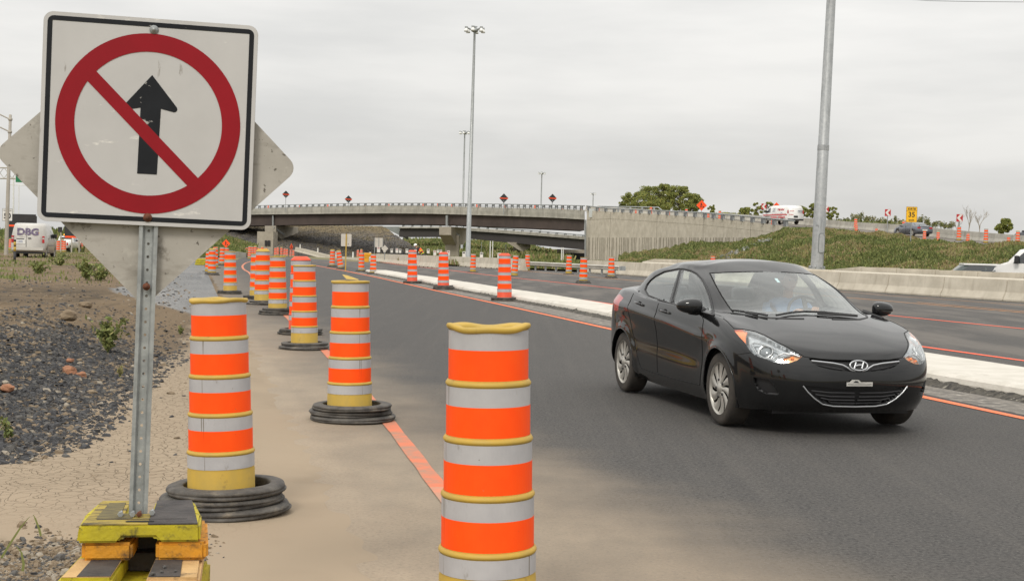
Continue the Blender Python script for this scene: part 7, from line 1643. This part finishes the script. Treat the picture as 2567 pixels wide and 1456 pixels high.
def tree(px,Y,zbase,H,Wd,label,seed,group='trees beyond the ramp',dens=1.,leaf=.20,trunk_h=.22,mats=None,clumps=26):
    clumps=int(clumps*1.9)
    b_=onX(px,Y,zbase); root=thing('tree',label,'tree',b_,0,group); rg_=random.Random(seed); tr=MB(); ends=[]
    n=max(3,int(5*dens)); tr.tube([(0,0,-1.5),(.05*H*.1,0,H*.2),(rg_.uniform(-.2,.2),0,H*.45),(rg_.uniform(-.3,.3),.1,H*.8)],[.03*H,.024*H,.016*H,.005*H],7)
    for k in range(n*2):
        a=rg_.uniform(0,6.28); z0=H*rg_.uniform(.2,.6); l=Wd*rg_.uniform(.5,.95); z1=min(H*.95,z0+H*rg_.uniform(.15,.4)); e=(math.cos(a)*l*.8,math.sin(a)*l*.8,z1); tr.tube([(0,0,z0),(e[0]*.5,e[1]*.5,z0+(z1-z0)*.65),e],[.010*H,.006*H,.002*H],5); ends.append(e)
    tr.build('trunk',mat('bark',srgb(92,80,66),.9,c2=srgb(70,60,50),vs=6),root)
    cr_=MB(); 
    for k in range(clumps):
        u=rg_.random(); a=rg_.uniform(0,6.28); zz_=H*(trunk_h+(1-trunk_h)*rg_.random()**.85*.97); env=math.sin(PI*min(1,max(.08,(zz_/H-trunk_h*.6)/(1.05-trunk_h*.6))))**.6; r_=Wd*env*rg_.random()**.5
        cs=Wd*rg_.uniform(.13,.30); leaves(cr_,(math.cos(a)*r_,math.sin(a)*r_,zz_-cs*.4),cs,cs*.7,int(120*dens),leaf,rg_)
    cr_.build('crown',mats or LV,root); return root
def tp(px,ytop,Y,ybase,half,label,seed,**k):
    z0=atY(px,ybase,Y).z; H=atY(px,ytop,Y).z-z0; tree(px,Y,z0,H,half*Y/FP,label,seed,**k)
tp(1588,478,236,536,34,'leafy tree at the left end of the clump, crown lower than its neighbours',1); tp(1628,466,240,538,38,'broad tree in the middle left of the clump behind the ramp',2,clumps=34); tp(1662,460,238,538,36,'tallest tree of the clump with twin tufts on top',3,clumps=34)
tp(1702,463,235,540,36,'tree right of the tallest one in the clump, rounded top',4,clumps=34); tp(1732,482,230,541,28,'dark tree at the right end of the clump next to the orange sign',5,clumps=30); tp(1558,505,236,536,18,'low bush at the left foot of the tree clump',6,clumps=14); tp(1645,500,228,542,44,'low dense growth in front of the tree clump behind the ramp barrier',61,clumps=30)
tp(1785,513,215,545,13,'small round tree right of the orange workers sign',7,clumps=10); tp(1868,519,205,547,20,'squat yellowish bush left of the white van',8,clumps=14); tp(1897,508,198,548,15,'bush right behind the leftmost chevron sign',9,clumps=12); tp(1925,505,196,550,14,'bush between the leftmost chevron sign and the white van',10,clumps=12)
tp(2008,516,192,553,22,'bush just right of the white van',11,clumps=16); tp(2036,509,190,556,18,'bush touching the left side of the tall grey pole',12,clumps=14); tp(2085,519,188,558,16,'bush right of the tall grey pole below the half hidden chevron',13,clumps=14); tp(2516,548,150,590,22,'small yellow-green tree near the right edge behind the ramp barrier',14,clumps=16,leaf=.25)
tp(1830,535,205,549,60,'long low hedge between the orange workers sign and the white van',15,clumps=26,trunk_h=0); 
# bare trees
def bare(px,ytop,Y,ybase,spread,label,seed):
    z0=atY(px,ybase,Y).z; H=atY(px,ytop,Y).z-z0; root=thing('bare_tree',label,'tree',onX(px,Y,z0),0,'bare trees behind the ramp'); rg_=random.Random(seed); mb=MB()
    def br(p,d,l,r,k):
        q=p+d*l; mb.tube([p,q],[r,r*.6],5)
        if k==0: return
        for _ in range(3 if k>2 else 3):
            d2=(d+Vector((rg_.uniform(-.6,.6)*spread,rg_.uniform(-.5,.5),rg_.uniform(-.05,.35)))).normalized(); br(p+d*l*rg_.uniform(.45,1),d2,l*rg_.uniform(.55,.8),r*.6,k-1)
    br(Vector((0,0,-.8)),Vector((.05,0,1)).normalized(),H*.42+.4,.05,4); mb.build('trunk',mat('grey bark',srgb(150,140,126),.9),root)
bare(2428,512,146,574,1.0,'tall bare tree between the two chevron-side barrels right of the rightmost chevron',3); bare(2455,520,145,576,1.2,'wide bare tree to the right of the tall bare tree',4); bare(2400,540,147,572,1.3,'short bare shrub directly behind the rightmost chevron sign',5)
# tall weeds on the skyline
def tall_weed(px,ytop,Y,ybase,label,seed,n=7):
    z0=atY(px,ybase,Y).z; H=atY(px,ytop,Y).z-z0; rg_=random.Random(seed); mb=MB(); o=onX(px,Y,z0)
    for k in range(n):
        a=rg_.uniform(-.5,.5); h=H*rg_.uniform(.6,1); x=rg_.uniform(-.35,.35); tip=(x+math.sin(a)*h*.6,rg_.uniform(-.2,.2),h); mb.tube([(x*.4,0,-.5),(x+math.sin(a)*h*.2,0,h*.5),tip],[.02,.014,.004],4,1)
        leaves(mb,(x+math.sin(a)*h*.35,0,h*.68),.16,h*.32,26,.13,rg_,(0,2,3,5),(4,3,3,3))
    ob=mb.build('tall_weed',GV); ob.location=o; tag(ob,label,'weed','tall weeds behind the ramp barrier')
WX=[2105,2122,2138,2150,2160,2172,2182,2205,2215,2232,2240,2258,2300,2310,2322,2332,2345,2357,2372,2383]
for i,px in enumerate(WX):
    yt=[552,545,530,532,528,540,538,542,548,550,540,548,543,532,536,556,550,553,556,552][i]; Y=float(np.interp(px,[2022,2141,2255,2395],[161,150,140,129])); tall_weed(px,yt+rg.uniform(-2,2),Y,float(np.interp(px,[2022,2141,2255,2395],[550,560,567,580])),f'{ORD[i]} tall weed from the left on the skyline behind the far ramp barrier',i)
hb=MB(); rh=random.Random(8)
for px in range(2090,2300,7): 
    Y=float(np.interp(px,[2022,2141,2255,2395],[160,149,139,128])); p=atY(px,float(np.interp(px,[2090,2300],[556,567])),Y); leaves(hb,p,.9,.35,60,.2,rh,(0,1,2,3,5),(4,3,2,5,1))
for px in range(1780,1900,8): p=atY(px,543+(px-1780)*.06,196); leaves(hb,p,1.2,.6,60,.25,rh,(0,1,2,3,5),(4,3,2,5,1))
stuff(hb.build('undergrowth',GV),'low green undergrowth showing over the far ramp barrier','undergrowth')
# ---- grass and weeds on the embankment
def surf_bvh(o): return BVHTree.FromPolygons([v.co for v in o.data.vertices],[list(p.vertices) for p in o.data.polygons])
def grass_on(o,n,s,name,label,mats,seed,wts,box=None,hgt=1.2,dens=None):
    me=o.data; me.calc_loop_triangles(); tris=[[me.vertices[i].co for i in t.vertices] for t in me.loop_triangles]; ar=np.array([((b-a).cross(c-a)).length for a,b,c in tris]); 
    # weight by nearness so that blades are spread evenly over the picture
    cy_=np.array([(a.y+b.y+c.y)/3 for a,b,c in tris]); w=ar/cy_**1.1; cs=np.cumsum(w/w.sum()); r_=random.Random(seed); vs=[];fs=[];mi=[]
    nr=np.random.RandomState(seed); idx=np.searchsorted(cs,nr.rand(n))
    for t in idx:
        a,b,c=tris[min(t,len(tris)-1)]; u,v=r_.random(),r_.random()
        if u+v>1: u,v=1-u,1-v
        p=a+(b-a)*u+(c-a)*v; pn=min(1,1.5*mnoise.noise(p*.16)+.9*mnoise.noise(p*.6)+.4*mnoise.noise(p*1.9))
        if dens and r_.random()>dens(p): continue
        sz=s*r_.uniform(.5,1.5)*(1+p.y*.0)*(1+.35*max(0,pn)); k=r_.choices(range(len(wts)),[max(.02,w_*(1+2.2*pn*sg)) for w_,sg in wts])[0]
        an=r_.uniform(0,6.28); dx,dy=math.cos(an)*sz*.26,math.sin(an)*sz*.26; o0=len(vs); lx,ly=r_.uniform(-.4,.4)*sz,r_.uniform(-.4,.4)*sz
        vs+=[(p.x-dx,p.y-dy,p.z-.04),(p.x+dx,p.y+dy,p.z-.04),(p.x+lx+dx*.3,p.y+ly+dy*.3,p.z+sz*hgt*.9),(p.x+lx-dx*.6,p.y+ly-dy*.6,p.z+sz*hgt*.7)]; fs.append((o0,o0+1,o0+2,o0+3)); mi.append(k)
    m2=bpy.data.meshes.new(name); m2.from_pydata(vs,[],fs)
    for m_ in mats: m2.materials.append(m_)
    m2.polygons.foreach_set('material_index',mi); stuff(link_obj(name,m2),label,'grass')
WT=[(6,.7),(4.5,.7),(2.2,-1),(5,1),(1.2,-1),(1.2,-1)]
grass_on(emb,190000,.15,'slope_grass','tangled green grass and weeds covering the ramp embankment',GV,1,WT,hgt=.95)
verge_o=bpy.data.objects['grass_verge']; grass_on(verge_o,40000,.24,'verge_grass','rough grass behind the concrete barriers under the overpass',GV,2,[(4,1),(4,1),(3,-1),(4,.6),(2.0,-1),(3.,-1)],hgt=1.5)
grass_on(bpy.data.objects['far_grass_slope'],14000,.7,'far_slope_grass','tall grass on the green slope beyond the overpass',GV,3,[(5,1),(4,1),(2.,-1),(5,.6),(.6,-1),(1.4,-1)])
grass_on(bpy.data.objects['left_grass_slope'],7000,.35,'left_slope_grass','green grass on the slope at the left end of the overpass',GV,4,[(6,1),(5,1),(1.,-1),(5,.6),(.2,-1),(.6,-1)])
grass_on(bpy.data.objects['left_far_bank'],8000,.9,'far_bank_bushes','bushy green bank behind the white van at far left',GV,5,[(5,1),(3,1),(1.5,-1),(6,.6),(.3,-1),(.8,-1)],hgt=1.4)
rk=bpy.data.objects['rocky_slope']; grass_on(rk,40000,.17,'slope_rubble','dark rock rubble and dry brush on the slope under the overpass',[st1,st2,GV[5],st4,GV[4]],7,[(4,-.2),(5,.2),(2,1),(.12,0),(1.2,1)],hgt=.5)
# riprap chute on the embankment
vsr=[]; rr2=random.Random(21); eb=surf_bvh(emb)
for _ in range(230):
    t_=rr2.random(); px=1931+(1812-1931)*t_+rr2.gauss(0,2.5+4*t_); py=600+(645-600)*t_+rr2.gauss(0,1.6); d_=ray(px,py); l_,n_,i_,dd=eb.ray_cast(CAMP,d_)
    if l_: vsr.append((l_.x,l_.y,l_.z-.02,rr2.uniform(.06,.17),rr2.choice((2,2,3))))
stuff(shard_mesh('riprap',[st1,st2,mat('riprap grey stone',srgb(128,130,128),.9,c2=srgb(104,106,104),vs=5),mat('riprap pale stone',srgb(156,156,150),.9)],vsr,flat=.9),'chute of pale grey stones running down the grassy embankment','stones')
def dden(p):
    g=ss(.0,.35,mnoise.noise(Vector((p.x,p.y,0))*.22)+.25*mnoise.noise(Vector((p.x,p.y,0))*.9)+.18)*ss(34,46,p.y)*ss(1.5,4,edgeX(p.y)-p.x); return g
grass_on(bpy.data.objects['dirt_verge'],150000,.08,'weedy_grass','patches of weeds and grass on the dirt at the left',GV,6,[(6,1),(7,1),(2,-1),(3,.5),(.5,-1),(1.4,-1)],dens=dden,hgt=1.2)
# individual plants on the dirt
def plant(px,py,h,w,label,seed,n=60,mis=(0,1,2,3),wt=(4,5,1,2),leaf=.03,name='leafy_plant',cat='plant'):
    p=gnd(px,py)
    for _ in range(3): p=rayZ(px,py,hleft(p.x,p.y)+gz(p.y))
    root=thing(name,label,cat,p,0,'plants on the dirt verge'); rg_=random.Random(seed); st=MB(); lf=MB()
    for k in range(max(4,n//12)):
        a=rg_.uniform(0,6.28); l=w*rg_.random(); e=Vector((math.cos(a)*l,math.sin(a)*l,h*rg_.uniform(.5,1))); st.tube([(0,0,-.02),(e.x*.4,e.y*.4,e.z*.6),e],[.004,.003,.0015],4)
        for q in range(12): t_=rg_.uniform(.25,1); c=Vector((e.x*t_*t_,e.y*t_*t_,e.z*t_)); leaves(lf,c,leaf*1.1,leaf*.9,2,leaf,rg_,mis,wt)
    st.build('stems',GV[3],root); lf.build('leaves',GV,root)
plant(270,880,.42,.26,'leafy green bush growing on the slate bank in the middle of the dirt',1,260,leaf=.055)
plant(305,812,.12,.1,'small low sprout on the dirt above the leafy bush',2,40,leaf=.03); plant(300,946,.14,.1,'dry yellow-green tuft right of the reddish rocks',3,40,leaf=.025,mis=(2,5),wt=(1,1)); plant(452,838,.16,.14,'little green weed by the left side of the large tyre-ringed barrel',4,50,leaf=.03)
plant(20,1100,.16,.07,'spiky green grass tuft at the left edge below the slate',5,40,leaf=.03); plant(150,668,.5,.7,'low green weed patch plant in front of the striped bollard',6,160,leaf=.09); plant(215,700,.62,.55,'bright green bushy weed on the dirt bank near the sign post',7,260,leaf=.10); plant(95,690,.5,.6,'weed clump right of the striped bollard foot',8,160,leaf=.09); plant(250,705,.5,.5,'bushy weed just right of the bright green one',9,160,leaf=.09)
def blade(px,py,pts,label,i):
    p=gnd(px,py); mb=MB(); vs=[Vector(q) for q in pts]; w=[.006,.006,.0045,.001]
    mb.add([v+Vector((d_*w[min(k,3)],0,0)) for k,v in enumerate(vs) for d_ in (-1,1)],[(2*k,2*k+1,2*k+3,2*k+2) for k in range(len(vs)-1)]); o=mb.build('grass_blade',GV[1]); o.location=(p.x,p.y,p.z); tag(o,label,'grass blade','single grass blades in the gravel')
blade(56,1435,[(0,0,0),(.005,0,.04),(-.005,0,.09),(-.03,0,.12)],'thick curled green blade standing in the gravel at bottom left',0); blade(2,1400,[(0,0,0),(.04,0,.07),(.09,.0,.15),(.13,0,.20)],'long thin green blade leaning right from the left picture edge',1); blade(103,1345,[(0,0,0),(-.01,0,.04),(-.03,0,.09),(-.04,0,.11)],'thin drooping blade behind the long leaning one',2)
for o in bpy.data.objects:
    l=o.get('label')
    if l and not 4<=len(l.split())<=16: print('LBL',len(l.split()),o.name,'|',l)
import collections
cn=collections.Counter(o.get('label') for o in bpy.data.objects if o.get('label') and o.get('category'))
for k,v in cn.items():
    if v>1: print('DUPL',v,k)
